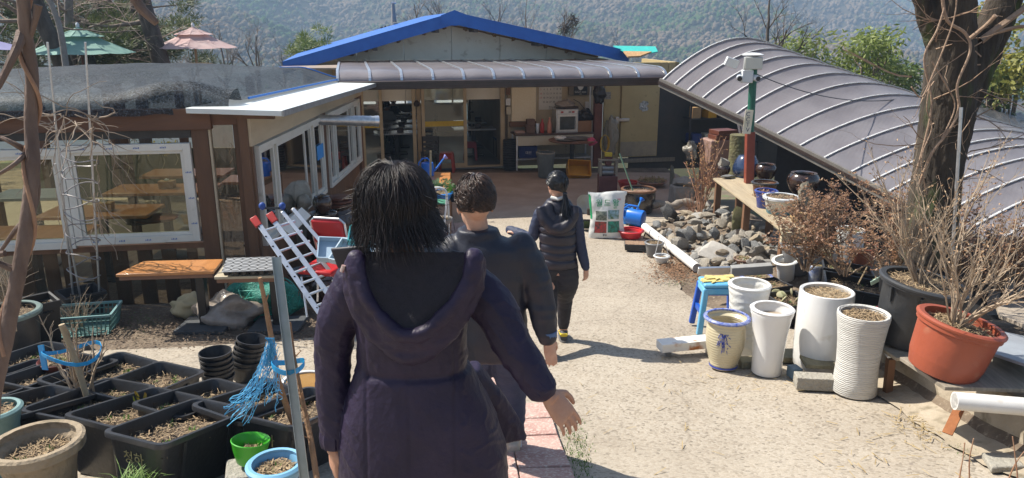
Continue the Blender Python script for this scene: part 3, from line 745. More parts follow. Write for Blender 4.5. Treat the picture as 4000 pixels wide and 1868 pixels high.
def net_pt(u,v):
    xr = -3.02; xl = -8.8; x = xl+(xr-xl)*u
    if v < .16:                                   # curtain hanging over the front beam
        k = v/.16; yf = 8.05+.16*(x+2.8)-.13; sag = .05*noise.noise(V((u*9,0,5)))+.03*noise.noise(V((u*23,0,1)))
        z = 2.37+sag*(1-k)+(2.60-2.37-sag*(1-k))*sin(k*pi/2)+.10*k*sm(.80,.9,u)*(1-sm(.92,.99,u)); y = yf+.34*k**2.4+.02*noise.noise(V((u*16,k*2,0)))*(1-k)
        if u > .88: y += .25*(u-.88)/.12
        return V((x,y,z))
    k = (v-.16)/.84
    yf = 8.05+.16*(x+2.8)+.21+(.25*(u-.88)/.12 if u > .88 else 0)
    y = yf+(13.9-yf)*k
    z = 2.60+.16*sin(pi*min(1,k*1.02))*(1-.55*sm(.55,1,u))-.10*sm(.5,1,u)*k+.02*noise.noise(V((u*14,k*9,1)))+.05*noise.noise(V((u*4,k*3,2)))
    z -= .24*(1-sm(0,.72,u))*k
    e9 = sm(.86,1,u); z = z*(1-e9)+e9*(2.475-.02*(y-7.8))
    z += .10*sm(.83,.9,u)*(1-sm(.92,.99,u))*(1-sm(0,.18,k))
    return V((x,y,z))
nt_ = MB(); nt_.grid(net_pt,90,70); nt_.part('net_roof',M_net,pav,ang=None)
hem = MB(); hem.tube([net_pt(1,.2+.8*i/40)+V((.015,0,.01)) for i in range(41)],.014,6); hem.tube([net_pt(.8+.2*i/10,1)+Z*.01 for i in range(11)],.012,6)
hem.part('net_hem',mat('blue_cord',(.02,.16,.55),None,rough=.5),pav)
# floor, back wall posts and low wall inside
fl = MB(); fl.slab([V((-9,7.4,.2)),V((-2.9,8.2,.2)),V((-2.9,14,.2)),V((-9,14,.2))],Z*.02); fl.part('floor',mat('deck_floor',(.20,.16,.11),(.13,.10,.07),4,.6,.2,20,stretch=(6,1,1)),pav)
for x in (-8.6,-7.3,-6.0,-4.7,-3.6): MB().bar((x,13.8,.2),(x,13.8,2.4),.12,.12).part('post',M_wood,pav)
for x in (-7.6,-5.6): MB().bar((x,10.9,.2),(x,10.9,2.45),.1,.1).part('post',M_wood,pav)
bwl = MB(); bwl.slab([V((-9,13.85,.2)),V((-2.9,13.85,.2)),V((-2.9,13.85,1.1)),V((-9,13.85,1.1))],(0,.04,0)); bwl.part('wall',mat('low_wall_green',(.16,.15,.08),(.10,.10,.05),3,.8),pav)
# ventilation duct out of the side wall
dc = T('vent_duct','silver spiral duct sticking out above the pavilion side windows','duct',V((-2.75,10.9,2.0)))
dy = 10.9; p0_,p1_ = V((-2.85,dy,1.965)),at(1478,474,11.2)
pts = [p0_.lerp(p1_,i/40) for i in range(41)]
MB().tube(pts,[.075+(.004 if i % 5 == 0 else 0) for i in range(41)],20,cap=False).part('pipe',M_steel,dc)
dd = (p1_-p0_).normalized(); mo = MB(); mo.tube([p1_-dd*.06,p1_-dd*.01,p1_+dd*.004,p1_+dd*.004,p1_-dd*.05],[.079,.083,.083,.068,.066],24,cap=False); mo.part('mouth',M_alu,dc)
MB().tube([p1_-dd*.1,p1_-dd*.098],.07,20).part('inner_cap',mat('duct_cap_grey',(.15,.14,.13),None,rough=.9),dc)  # plain grey disc closing the duct just inside its mouth

# --- tables inside, seen through the glass
def ptable(px,py,Y,L_=1.15,W_=.62,rz=0,label='',tissue=False,m=None):
    p = at(px,py,Y); z = p.z; t = T('dining_table',label,'table',V((p.x,p.y,.22)),'tables inside the pavilion')
    R = Euler((0,0,rz)).to_matrix()
    MB().box((p.x,p.y,z-.02),(L_,W_,.04),R).part('table_top',m or M_tabletop,t,bevel=.005)
    MB().bar((p.x,p.y,.24),(p.x,p.y,z-.04),.09,.09).part('leg',M_black,t)
    MB().box((p.x,p.y,.235),(.5,.4,.03),R).part('base',M_black,t,bevel=.005)
    if tissue:
        b = MB(); b.box((p.x+.05,p.y,z+.052),(.20,.13,.10),R,.95)
        o = b.thing('tissue_box',mat('kraft_box',(.42,.26,.11),(.34,.2,.09),12,.7),tissue,'box','tissue boxes on the pavilion tables',bevel=.004)
        w = MB(); w.blob(V((p.x+.05,p.y,z+.11)),.035,8,6,.6,(1,.5,.7),seed=px); w.part('tissue',M_white,o)
ptable(640,735,9.9,1.35,.62,.08,'pine table with a tissue box, in the middle of the big window','kraft tissue box on the middle pine table')
ptable(395,822,9.0,1.3,.62,.08,'pine table with a tissue box, lower down behind the trellis poles','kraft tissue box on the pine table behind the trellis')
ptable(120,905,8.35,1.3,.6,.08,'pine table with a glossy sheet at the lower left of the window')
ptable(735,672,11.2,1.2,.62,.08,'pine table half hidden behind the right window frame')
ptable(130,755,9.6,.9,.62,.1,'grey topped table behind the left window',m=mat('grey_top',(.42,.46,.5),(.36,.4,.44),3,.3))
ptable(1010,695,10.6,.9,.55,.1,'pine table behind the first side window')
bk_ = MB(); bp_ = at(1055,690,9.9)
bk_.lathe([(.15,0),(.2,.3),(.22,.31),(.2,.31),(.14,.02)],20,(bp_.x,bp_.y,bp_.z-.05))
bk_.thing('blue_bucket',mat('blue_plastic',(.02,.12,.52),(.03,.16,.6),4,.35),'blue bucket on the table behind the side window','bucket')
bt_ = T('brazier_stool','dark red round brazier stool between the pavilion tables','stool',at(545,890,9.4)); q_ = at(545,870,9.4)
MB().lathe([(.16,0),(.17,.2),(.15,.22)],18,(q_.x,q_.y,q_.z),cap1=True).part('drum',M_dark,bt_)
MB().lathe([(.12,0),(.26,.02),(.27,.035),(.1,.03)],22,(q_.x+.22,q_.y,q_.z+.03),cap1=True).part('tray',mat('copper_tray',(.30,.10,.05),(.2,.07,.04),5,.4,metal=.4),bt_)
# dried strings and yellow paper flowers hung inside the window
for i,(x,y0,y1) in enumerate([(500,540,690),(638,545,660),(690,545,645),(902,560,640)]):
    s = MB(); s.tube([PF.h(x+6*sin(k*1.3),y0+(y1-y0)*k/8,-.12) for k in range(9)],.004,5)
    s.thing('hanging_string',mat('twine',(.5,.42,.32),None,rough=.9),['longest dried twine hanging in the middle of the big window','dried twine hanging left of the yellow flowers','dried twine hanging beside the yellow flowers','dried twine hanging behind the plastic film bay'][i],'twine','twines hung inside the window')
yf = T('paper_flowers','yellow flower decals stuck high inside the big window','decoration',PF.h(660,580,-.06))
for i in range(12):
    c = PF.h(random.uniform(568,722),random.uniform(560,606) if i % 3 else random.uniform(560,575),-.05); q = MB()
    for k in range(5): 
        a = k*2*pi/5+i; d = PF.e*cos(a)+Z*sin(a); q.tri(c,c+d*.030+PF.e*.010,c+d*.030-PF.e*.006+Z*.012)
    q.part('flower',mat('yellow_paper',(.68,.45,.03),None,rough=.6),yf,smooth=False)
# stone turtle behind the side window
tu = T('turtle_carving','pale stone turtle carving behind the pavilion side window','sculpture',at(1140,800,9.7)); q_ = at(1140,760,9.7)
MB().blob(q_,.29,18,12,.25,(.9,1,.75),seed=3).part('shell',mat('pale_stone',(.42,.38,.31),(.30,.27,.22),7,.9,.8,14),tu)
MB().blob(q_+V((.20,-.2,-.05)),.10,10,8,.2,seed=9).part('head',mat('pale_stone'),tu)
MB().lathe([(.2,0),(.2,.45)],14,(q_.x,q_.y,q_.z-.66),cap1=True).part('plinth',mat('grey_wood'),tu)
pn = MB(); PS.box(pn,ys(10.62),1.42,ys(10.98),1.62,.004,.045)
pn.thing('blue_notice',mat('sky_blue_paper',(.06,.32,.75),None,rough=.5),'blue notice taped on the narrow side window','notice')

# ================================================================== POT AND PLANT MAKERS
M_chip = mat('mulch',(.30,.21,.12),(.17,.11,.06),30,.9)
M_chip2 = mat('mulch_pale',(.42,.31,.18),(.27,.19,.11),30,.9)
M_leafg = mat('fresh_leaf',(.07,.17,.02),(.13,.25,.04),8,.5,trans=.3)
M_twig = mat('twig_bark',(.23,.16,.11),(.34,.27,.20),12,.85,.3,60)
M_twigp = mat('twig_pale',(.42,.33,.23),(.30,.22,.15),14,.8)
M_dry = mat('dry_grass',(.46,.36,.19),(.33,.24,.12),12,.8,trans=.2)
def inside(x,y,r,rect):
    if rect: return abs(x) < rect[0]/2 and abs(y) < rect[1]/2
    return x*x+y*y < r*r
def soil(parent,c,r,rect=None,dry=.6,n=90,green=4,m=None,seed=1,amp=.016,size=1.0):
    rn = random.Random(seed); b = MB(); c = V(c)
    if rect: b.grid(lambda u,v: c+V(((u-.5)*rect[0],(v-.5)*rect[1],amp*noise.noise(V((u*5+seed,v*6,seed))))),10,12)
    else:
        b.add([c+Z*.01],[]); k = 22; rings = 5
        vs = [c+Z*.01]
        b = MB()
        for j in range(1,rings+1):
            for i in range(k):
                a = 2*pi*i/k; q = r*j/rings; vs.append(c+V((q*cos(a),q*sin(a),amp*noise.noise(V((q*cos(a)*9+seed,q*sin(a)*9,0)))*(1 if j < rings else .2))))
        fs = [(0,1+i,1+(i+1) % k) for i in range(k)]
        for j in range(rings-1):
            for i in range(k): fs.append((1+j*k+i,1+(j+1)*k+i,1+(j+1)*k+(i+1) % k,1+j*k+(i+1) % k))
        b.add(vs,fs)
    o = b.part('soil',m or M_soil,parent)
    for mm,cnt,nm in ((M_chip2,int(3.2*n*dry),'straw'),(M_chip,int(4*n*(1-dry)),'mulch')):
        ch = MB()
        for i in range(cnt):
            while True:
                x,y = (rn.uniform(-.5,.5)*rect[0],rn.uniform(-.5,.5)*rect[1]) if rect else (rn.uniform(-r,r),rn.uniform(-r,r))
                if inside(x,y,r*.95,rect): break
            a = rn.uniform(0,6.3); L = rn.uniform(.006,.028 if nm == 'straw' else .012)*size; w = rn.uniform(.0008,.0028)*size; t = rn.uniform(-.4,.5)
            d = V((cos(a)*cos(t),sin(a)*cos(t),sin(t)))*L; s = V((-sin(a),cos(a),rn.uniform(-.6,.6)))*w; p = c+V((x,y,.006+rn.uniform(0,.022)))
            ch.quad(p-d-s,p+d-s,p+d+s,p-d+s)
        if cnt: 
            q = ch.part(nm,mm,o,smooth=False); q['kind'] = 'stuff'
    if green:
        gr = MB()
        for i in range(green):
            x,y = (rn.uniform(-.42,.42)*rect[0],rn.uniform(-.42,.42)*rect[1]) if rect else (rn.uniform(-.6,.6)*r,rn.uniform(-.6,.6)*r)
            for k in range(9):
                a = rn.uniform(0,6.3); p = c+V((x+rn.uniform(-.02,.02),y+rn.uniform(-.02,.02),.01)); d = V((cos(a)*.6,sin(a)*.6,.8))*rn.uniform(.015,.04)*size; s = V((-sin(a),cos(a),0))*.005
                gr.tri(p-s,p+s,p+d)
        q = gr.part('sprouts',M_leafg,o,smooth=False); q['kind'] = 'stuff'
    return o
def place(cx,by,ty,wpx,z=None,Y=None):
    """where a round thing stands: cx,by picture point of its foot nearest the camera, ty its rim centre, wpx its rim width"""
    p = gnd(cx,by) if z is None else atz(cx,by,z)
    if Y: p = at(cx,by,Y)
    r = wpx/2*mpp(p)
    q = V((0,0,CAMZ)); d = V((p.x,p.y,0)).normalized(); c = p+d*r*.85
    h = at(cx,ty,c.y).z-p.z; r = wpx/2*mpp(c+Z*h)
    return V((c.x,c.y,p.z)),r,h
def pot(name,label,where,prof,m,soilz=.86,rim=None,rim_m=None,wall=.035,n=36,cat='pot',group=None,tilt=None,sm_=None,wob=None,dry=.6,chips=90,green=4,seed=1,sx=1,sy=1,fill=None,band=None):
    (loc,r,h) = where; wall = min(wall,r*.13)
    t = T(name,label,cat,loc,group)
    outer = [(a*r,b*h) for a,b in prof]; tr,tz = outer[-1]
    inner = [(tr-wall*.3,tz+.004),(tr-wall,tz-.004)]
    zs = soilz*h
    for a,b in reversed(prof):
        if b*h < tz-.01 and b > soilz: inner.append((max(a*r-wall*.9,.01),b*h))
    f = next(((a0+(a1-a0)*(soilz-b0)/max(1e-6,b1-b0)) for (a0,b0),(a1,b1) in zip(prof,prof[1:]) if b0 <= soilz <= b1),prof[-1][0])
    rs = f*r-wall*.8; inner.append((rs,zs)); 
    b = MB(); b.lathe(outer+inner,n,loc,wob,sx,sy); b.part('body',m,t)
    if rim: 
        q = MB(); q.lathe([(tr*1.003,tz-rim),(tr+.007,tz-rim+.006),(tr+.009,tz),(tr-.004,tz+.010),(tr-wall-.004,tz+.008),(tr-wall-.003,tz-.004)],n,loc,wob,sx,sy,cap0=False); q.part('rim',rim_m or m,t)
    if fill: 
        q = MB(); q.lathe([(0.001,zs+.004),(rs+.008,zs+.004)],n,loc,None,sx,sy,cap0=False); q.part('water',fill,t)
    elif soilz > .03: soil(t,loc+Z*zs,rs,dry=dry,n=chips,green=green,seed=seed,m=sm_)
    if tilt: t.rotation_euler = tilt
    return t
PR = {
 'taper': [(.72,0),(.74,.02),(.92,.86),(1.0,.87),(1.0,1)],
 'bowl': [(.55,0),(.62,.05),(.85,.5),(.97,.9),(1.02,.93),(1.02,1)],
 'cyl': [(.93,0),(.97,.02),(1.0,.1),(1.0,.96),(.985,1)],
 'flare': [(.70,0),(.70,.25),(.74,.5),(.83,.75),(.97,.93),(1.0,.96),(1.0,1)],
 'waist': [(.84,0),(.86,.01),(.82,.2),(.80,.38),(.84,.6),(.93,.85),(.99,.96),(.98,1)],
 'urn': [(.62,0),(.64,.03),(.62,.06),(.72,.2),(.86,.45),(.90,.62),(.87,.8),(.83,.9),(.97,.95),(1.0,.985),(1.0,1)],
 'jar': [(.55,0),(.60,.02),(.80,.22),(.97,.5),(1.0,.68),(.93,.86),(.78,.97),(.80,1)],
 'onggi': [(.50,0),(.55,.02),(.82,.25),(1.0,.58),(.93,.82),(.66,.95),(.72,1)],
}
def twigs(b,base,n,h,spread,r0,rn,fork=2,jit=.25,lean=(0,0,0),tips=None,nseg=5,n_side=4):
    """upright branching stems into mesh builder b; collects tip points"""
    base = V(base)
    for i in range(n):
        a = rn.uniform(0,6.3); s = rn.uniform(.15,1)*spread; d = V((cos(a)*s,sin(a)*s,1))+V(lean)
        L = h*rn.uniform(.65,1.08); p = base+V((cos(a),sin(a),0))*rn.uniform(0,.05)
        pts = wander(p,d,L,nseg+2,jit*.55,rn); rr = [r0*(1-.75*k/(nseg+2)) for k in range(nseg+3)]
        b.tube(pts,rr,n_side,cap=False)
        if tips is not None: tips.append((pts[-1],(pts[-1]-pts[-2]).normalized()))
        for k in range(2,nseg+2):
            for f in range(fork):
                if rn.random() < .72:
                    dd = (pts[k]-pts[k-1]).normalized()+V((rn.uniform(-1,1),rn.uniform(-1,1),rn.uniform(-.2,.7)))*.8
                    q = wander(pts[k],dd,L*rn.uniform(.18,.42)*(1-.08*k),4,jit,rn)
                    b.tube(q,[rr[k]*.55,rr[k]*.45,rr[k]*.35,rr[k]*.28,rr[k]*.2],3,cap=False)
                    if tips is not None: tips.append((q[-1],(q[-1]-q[-2]).normalized())); tips.append((q[2],(q[3]-q[2]).normalized()))

# ================================================================== LEFT SIDE THINGS
# --- black rectangular planters: one built, the others copied
def planter(loc,seed):
    t = T('planter_box','black planter','planter',loc,'black rectangular planters')
    W,L,H = .40,.64,.33; b = MB()
    def ring(w,l,z,r=.05,k=4):
        out = []
        for cx,cy,a0 in ((w/2-r,l/2-r,0),(-w/2+r,l/2-r,90),(-w/2+r,-l/2+r,180),(w/2-r,-l/2+r,270)):
            for i in range(k+1):
                a = radians(a0+90*i/k); out.append(V((cx+r*cos(a),cy+r*sin(a),z)))
        return out
    rings = [ring(W*.78,L*.84,0),ring(W*.80,L*.86,.01),ring(W*.93,L*.95,H-.035),ring(W*.94,L*.955,H-.032),ring(W*1.02,L*1.01,H-.028),ring(W*1.03,L*1.015,H-.006),ring(W*1.02,L*1.01,H),ring(W*.93,L*.945,H),ring(W*.915,L*.935,H-.008),ring(W*.87,L*.90,H-.13)]
    n = len(rings[0]); vs = [loc+p for q in rings for p in q]; fs = [tuple(range(n))[::-1]]
    for j in range(len(rings)-1):
        for i in range(n): fs.append((j*n+i,j*n+(i+1) % n,(j+1)*n+(i+1) % n,(j+1)*n+i))
    b.add(vs,fs); b.part('box',mat('planter_plastic',(.022,.023,.025),(.036,.036,.039),4,.33,.12,40,c3=(.10,.09,.08),sc3=7,f3=.28),t)
    rb = MB()
    for s in (-1,1):
        for y in (-.16,.0,.16): rb.bar(loc+V((s*W*.415,y,.02)),loc+V((s*W*.472,y,H-.036)),.02,.02)
    for q in range(6):
        pass
    for s in (-1,1):
        for y in (-.16,.16):
            rr = MB(); rr.bar(loc+V((s*W*.408,y,.02)),loc+V((s*W*.468,y,H-.037)),.016,.022); rr.part('rib',mat('planter_plastic'),t)
    soil(t,loc+Z*(H-.085),0,(W*.86,L*.90),n=260,green=6,seed=seed,amp=.03)
    return t
PB = [(675,1655,-.38,'planter with gold lettering nearest the camera, filled with straw-covered soil'),(500,1600,-.36,'planter with red-tipped sprouts next to the nearest lettered planter'),
      (330,1563,-.36,'planter holding the bare shrub tied with blue ribbon'),(62,1585,-.34,'planter behind the sandy oval pot at the frame edge'),(45,1478,-.30,'planter second from the back at the frame edge'),
      (92,1400,-.3,'planter of dry straw at the back beside the white dish'),(212,1452,-.36,'planter holding a dark red bowl of weeds'),(372,1452,-.4,'planter just behind the blue ribbon shrub'),
      (548,1492,-.38,'planter of dry weeds standing alone on the pale slab'),(968,1572,-.42,'planter under the frayed blue twine'),(1150,1598,-.42,'planter lettered on its end, behind the steel channel'),(745,1560,-.4,'low planter in front of the stacked black pots')]
first = None; PLT = []
for i,(px,py,rz,lb) in enumerate(PB):
    p = gnd(px,py,.33); loc = V((p.x,p.y,p.z-.33))
    lab = 'black '+lb
    if i % 4 == 0: 
        o = planter(loc,i+3); o['label'] = lab; protos = globals().setdefault('protos',[]); protos.append(o)
    else: o = copy_tree(protos[i % len(protos)],loc,label=lab)
    sl = atan2(zroad(p.y+.3)-zroad(p.y-.3),.6)
    fl_ = 1 if i % 3 else -1; o.rotation_euler = (fl_*sl*.75+random.uniform(-.03,.03),random.uniform(-.04,.04),rz+random.uniform(-.05,.05)+(.0 if i % 3 else pi))
    PLT.append(o)
M_gold = mat('faded_gold_print',(.30,.26,.12),(.16,.14,.07),30,.6)
bpy.context.view_layer.update()
for o,fx,nm in ((PLT[0],1,'청하'),(PLT[10],1,'청하')):
    sgn = -1 if abs(o.rotation_euler.z) < 1.5 else 1
    n_ = V((0,sgn,-.12)); R_ = facing(n_,(0,0,1))
    lettering('lettering',nm,.075,V((.0,sgn*.302,.215))+wloc(o),R_,M_gold,o,.0006)
    lettering('lettering','화분 농원',.028,V((.0,sgn*.294,.145))+wloc(o),R_,M_gold,o,.0006)
# sprouts, weeds and the bare shrub
c = gnd(545,1600,.26); spr = T('iris_sprout','green red-tipped sprout growing in a black planter','plant',c)
for k in range(7):
    sp = MB(); a = random.uniform(-.5,.5); p = c+V((random.uniform(-.05,.05),random.uniform(-.05,.05),0)); h = random.uniform(.08,.15)
    for j in range(3): sp.quad(p+V((-.012*(1-j/4)+a*.05*j/3,0,h*j/3)),p+V((.012*(1-j/4)+a*.05*j/3,0,h*j/3)),p+V((a*.05*(j+1)/3+.012*(1-(j+1)/4),a*.03,h*(j+1)/3)),p+V((a*.05*(j+1)/3-.012*(1-(j+1)/4),a*.03,h*(j+1)/3)))
    sp.part('leaf',mat('iris_leaf',(.10,.24,.03),(.45,.16,.03),9,.5,trans=.25),spr)
rn = random.Random(4)
sh = T('bare_shrub','leafless pale shrub staked and tied with blue ribbon','shrub',gnd(330,1590,.25))
b = MB(); twigs(b,gnd(330,1570,.25),7,.62,.55,.011,rn,3,.42,nseg=6); b.part('stems',M_twigp,sh)
b = MB(); b.tube(wander(gnd(350,1590,.25),V((-.10,0,1)),.55,6,.03),.018,7); b.part('stake',mat('stake_wood',(.42,.33,.21),(.32,.24,.14),6,.8,stretch=(1,1,.2)),sh)
cb = gnd(345,1570,.25); rb = MB()
ring = [cb+V((.17*cos(a)-.05,.13*sin(a),.33+.03*sin(a*2))) for a in [2*pi*i/18 for i in range(19)]]
for a,b_ in zip(ring,ring[1:]): rb.slab([a-Z*.012,b_-Z*.012,b_+Z*.012,a+Z*.012],(.003,.003,0))
k0 = ring[9]; rb.slab([k0+V((-.02,-.02,-.10)),k0+V((.02,-.03,-.10)),k0+V((.02,-.03,.07)),k0+V((-.02,-.02,.06))],(.004,.004,0))
M_rib = mat('blue_ribbon',(.03,.36,.72),(.05,.46,.8),7,.3,trans=.25)
rb.thing('ribbon',M_rib,'bright blue plastic ribbon tied round the bare shrub','ribbon',smooth=False)
# --- round pots at the left edge
pot('cement_pot','sandy oval cement pot with an embossed rim in the corner',(gnd(140,1725,.30)-Z*.30,.205,.30),[(.66,0),(.70,.02),(.78,.5),(.88,.8),(1.0,.9),(1.02,1)],mat('cement',(.27,.21,.14),(.36,.29,.20),5,.95,.7,30,c3=(.16,.13,.08),sc3=9,f3=.4),.72,rim=.05,wall=.045,seed=8,green=2,chips=160,wob=lambda a,i: 1+(.012*sin(a*22) if i > 3 else 0))
pot('teal_pot','mossy teal glazed pot cut by the frame edge',(gnd(-25,1600,.38)-Z*.38,.13,.38),PR['flare'],mat('teal_glaze',(.10,.20,.19),(.22,.32,.30),7,.35,.2,30),.9,rim=.02,seed=5)
pot('nursery_pot','big black pot with a grey-green rim in front of the trellis',(gnd(58,1400,.0)-Z*.02,.26,.45),PR['taper'],M_black,.9,rim=.03,rim_m=mat('grey_green_rim',(.12,.17,.16),(.17,.22,.2),6,.4),seed=12,green=3)
pot('nursery_pot','black square-looking tub behind the rimmed pot at the left',(gnd(165,1345,.0)-Z*.02,.24,.45),PR['taper'],mat('dark_tub',(.012,.012,.013),None,rough=.5),.8,seed=13,n=4,green=0)
# --- trellis tub: steel poles with dried vine
tl = gnd(330,1240,0); tr_ = T('trellis_tub','black tub holding two tall steel poles wound with wire','planter',tl)
MB().lathe([(.20,0),(.23,.25),(.27,.26),(.27,.29),(.235,.29),(.21,.17)],4,tl+V((0,0,.0))).part('tub',M_black,tr_)
soil(tr_,tl+Z*.2,.15,n=80,seed=21)
for (x0,y0,x1,y1) in ((185,165,285,1150),(333,165,388,1140),(215,640,318,1180)):
    MB().tube([at(x0,y0,tl.y-.2),at(x1,y1,tl.y)],.0105,8).part('pole',M_steel,tr_)
wi = MB(); pts = []
for i in range(150):
    s = i/149; yy = 560+560*s; xc = 310+20*s; a = s*2*pi*7.5
    wp = at(xc+70*cos(a)*(1-.15*s),yy,tl.y-.12*(1-s)); pts.append(wp+V((0,.12*sin(a),.02*sin(a*2.3))))
wi.tube(pts,.006,5); wi.part('wire_coil',mat('grey_wire',(.33,.32,.32),(.22,.2,.2),20,.5,metal=.4),tr_)
vn = T('dried_vine','tangle of dried vine draped over the trellis poles','vine',at(300,800,tl.y-.15))
b = MB(); rn = random.Random(9)
for k in range(34):
    p = at(rn.uniform(205,395),rn.uniform(445,520),tl.y-.2+rn.uniform(-.1,.15)); d = V((rn.uniform(-1,1),rn.uniform(-.6,.6),rn.uniform(-1.2,.4)))
    q = wander(p,d,rn.uniform(.3,.9),9,.38,rn); b.tube(q,[.006*(1-.6*i/9) for i in range(10)],4,cap=False)
for k in range(16):
    p = at(rn.choice((205,235,370,395))+rn.uniform(-15,15),rn.uniform(500,900),tl.y-.15); q = wander(p,V((rn.uniform(-.4,.4),0,-1)),rn.uniform(.3,.7),9,.3,rn); b.tube(q,.0035,4,cap=False)
b.part('stems',mat('dead_vine',(.36,.28,.21),(.24,.18,.13),14,.9),vn)
# --- twiggy weeds in front of the pavilion at far left
b = MB(); rn = random.Random(17); twigs(b,gnd(60,1290,.3),9,.95,.5,.006,rn,3,.35,nseg=6)
b.thing('bare_twigs',M_twigp,'thin bare twigs rising from the pots at the far left','shrub')
# --- green wire basket
bk = T('plastic_basket','grey-green plastic basket full of cut twigs','basket',gnd(320,1335)); c = gnd(325,1290); W,L,H = .64,.40,.20
MG = mat('basket_green',(.07,.16,.15),(.10,.21,.2),6,.45); Rz = Euler((0,0,.22)).to_matrix()
rm = MB(); cs = [V((-W/2,-L/2,0)),V((W/2,-L/2,0)),V((W/2,L/2,0)),V((-W/2,L/2,0))]
for a,b_ in zip(cs,cs[1:]+cs[:1]): rm.bar(c+Rz@a+Z*H,c+Rz@b_+Z*H,.022,.022)
rm.part('rim',mat('basket_rim',(.20,.34,.34),(.14,.26,.26),6,.4),bk)
wv = MB()
for (a,b_) in zip(cs,cs[1:]+cs[:1]):
    n = 16 if abs((a-b_).x) > .3 else 10
    for i in range(n+1): p = a.lerp(b_,i/n); wv.bar(c+Rz@(p*.88)+Z*.005,c+Rz@p+Z*H,.009,.006)
    for z in (.03,.09,.15): k = .88+.12*z/H; wv.bar(c+Rz@(a*k)+Z*z,c+Rz@(b_*k)+Z*z,.010,.008)
wv.part('lattice',MG,bk)
MB().slab([c+Rz@(p*.88) for p in cs],Z*.006).part('bottom',MG,bk)
b = MB(); rn = random.Random(3); twigs(b,c+V((-.05,0,.02)),26,.42,1.1,.0055,rn,2,.4,nseg=5)
b.thing('cut_twigs',M_twigp,'pile of pale cut twigs sticking out of the green basket','twigs')
pd = MB(); p = gnd(195,1400,.12); pd.lathe([(.02,0),(.12,.01),(.17,.05),(.175,.055),(.165,.05),(.11,.02),(.01,.012)],28,(0,0,0)); pd.v = [tuple(V(p)+Euler((-.55,.25,0)).to_matrix()@V(q)) for q in pd.v]
pd.thing('white_dish',mat('white_glaze',(.66,.68,.68),(.55,.56,.56),5,.25,coat=.4),'white shallow dish leaning behind the planters','dish')
pot('red_bowl','dark red shallow bowl of weeds set inside a planter',(gnd(235,1450,.26),.13,.09),PR['bowl'],mat('dark_red_glaze',(.16,.04,.03),(.1,.03,.025),5,.35),.8,seed=31,green=8)
# --- green cups, stacked black pots
M_celadon = mat('celadon',(.13,.22,.19),(.20,.29,.25),5,.28,coat=.5)
pot('celadon_pot','small celadon pot with a flared rim, tipped empty beside a planter',place(678,1545,1490,62),PR['flare'],M_celadon,.35,seed=2,green=0,chips=10)
pot('celadon_pot','wider dark celadon pot left of the stacked black pots',place(765,1550,1510,80),PR['flare'],mat('celadon_dark',(.07,.13,.12),(.12,.19,.17),5,.3,coat=.5),.4,seed=2,green=0,chips=10)
def stack(px,by,wpx,n,tilt,lab,dz):
    loc,r,h = place(px,by,by-60,wpx)
    for k in range(n):
        o = T('nested_pot',lab+', '+('on top of its stack' if k == n-1 else '%s from the bottom of its stack' % ['lowest','second','third','fourth','fifth'][k]),'pot',loc+V((tilt*k*dz,0,k*dz)),'stacked black plastic pots')
        b = MB(); b.lathe([(r*.7,0),(r*.93,.12),(r,.122),(r*1.01,.14),(r*.95,.141),(r*.9,.12),(r*.68,.01)],28,wloc(o)); b.part('body',M_black,o)
        o.rotation_euler = (random.uniform(-.03,.03),tilt*.5+random.uniform(-.03,.03),0)
stack(862,1555,122,6,0,'black plastic pot in the upright pile',.038); stack(955,1500,116,6,.35,'black plastic pot in the leaning pile',.040)
pot('glazed_basin','white striped basin full of brown water',place(1195,1545,1490,180),[(.80,0),(.9,.3),(.97,.8),(1.02,.9),(1.03,1)],mat('striped_glaze',(.58,.58,.52),(.48,.50,.42),3,.3,c3=(.38,.27,.12),sc3=12,f3=.3,coat=.5),.78,rim=.02,rim_m=mat('white_glaze'),fill=mat('brown_water',(.33,.19,.07),(.27,.15,.05),4,.08))
pot('green_bowl','bright green plastic bowl with a little mulch, tilted',(at(975,1805,3.42),.095,.12),[(.62,0),(.68,.05),(.9,.6),(1.0,.93),(1.03,1)],mat('grass_green_plastic',(.04,.32,.015),(.06,.38,.02),4,.35),.38,seed=41,tilt=(-.12,.1,0),green=0)
pot('green_pot','light green pot half hidden behind the bright green bowl',(gnd(860,1740,-.02),.09,.18),PR['taper'],mat('lime_plastic',(.16,.36,.05),None,rough=.4),.6,seed=42,green=0)
pot('blue_basin','light blue plastic basin of dry mulch at the bottom edge',(at(1085,1905,3.12),.125,.13),PR['bowl'],mat('sky_plastic',(.16,.38,.58),(.22,.44,.62),5,.4),.6,rim=.02,seed=43,chips=200,green=2)
pot('black_can','scuffed black can behind the steel channel',(gnd(1240,1740,.0),.085,.22),PR['cyl'],M_black,.82,rim=.01,seed=44,green=0)
b = MB(); b.box(at(985,1815,3.42)-Z*.07,(.26,.2,.13),(0,0,.3)); b.thing('stone_block',mat('block_concrete',(.34,.32,.27),(.26,.24,.20),8,.95,.9,40),'rough block under the bright green bowl','block',bevel=.01)
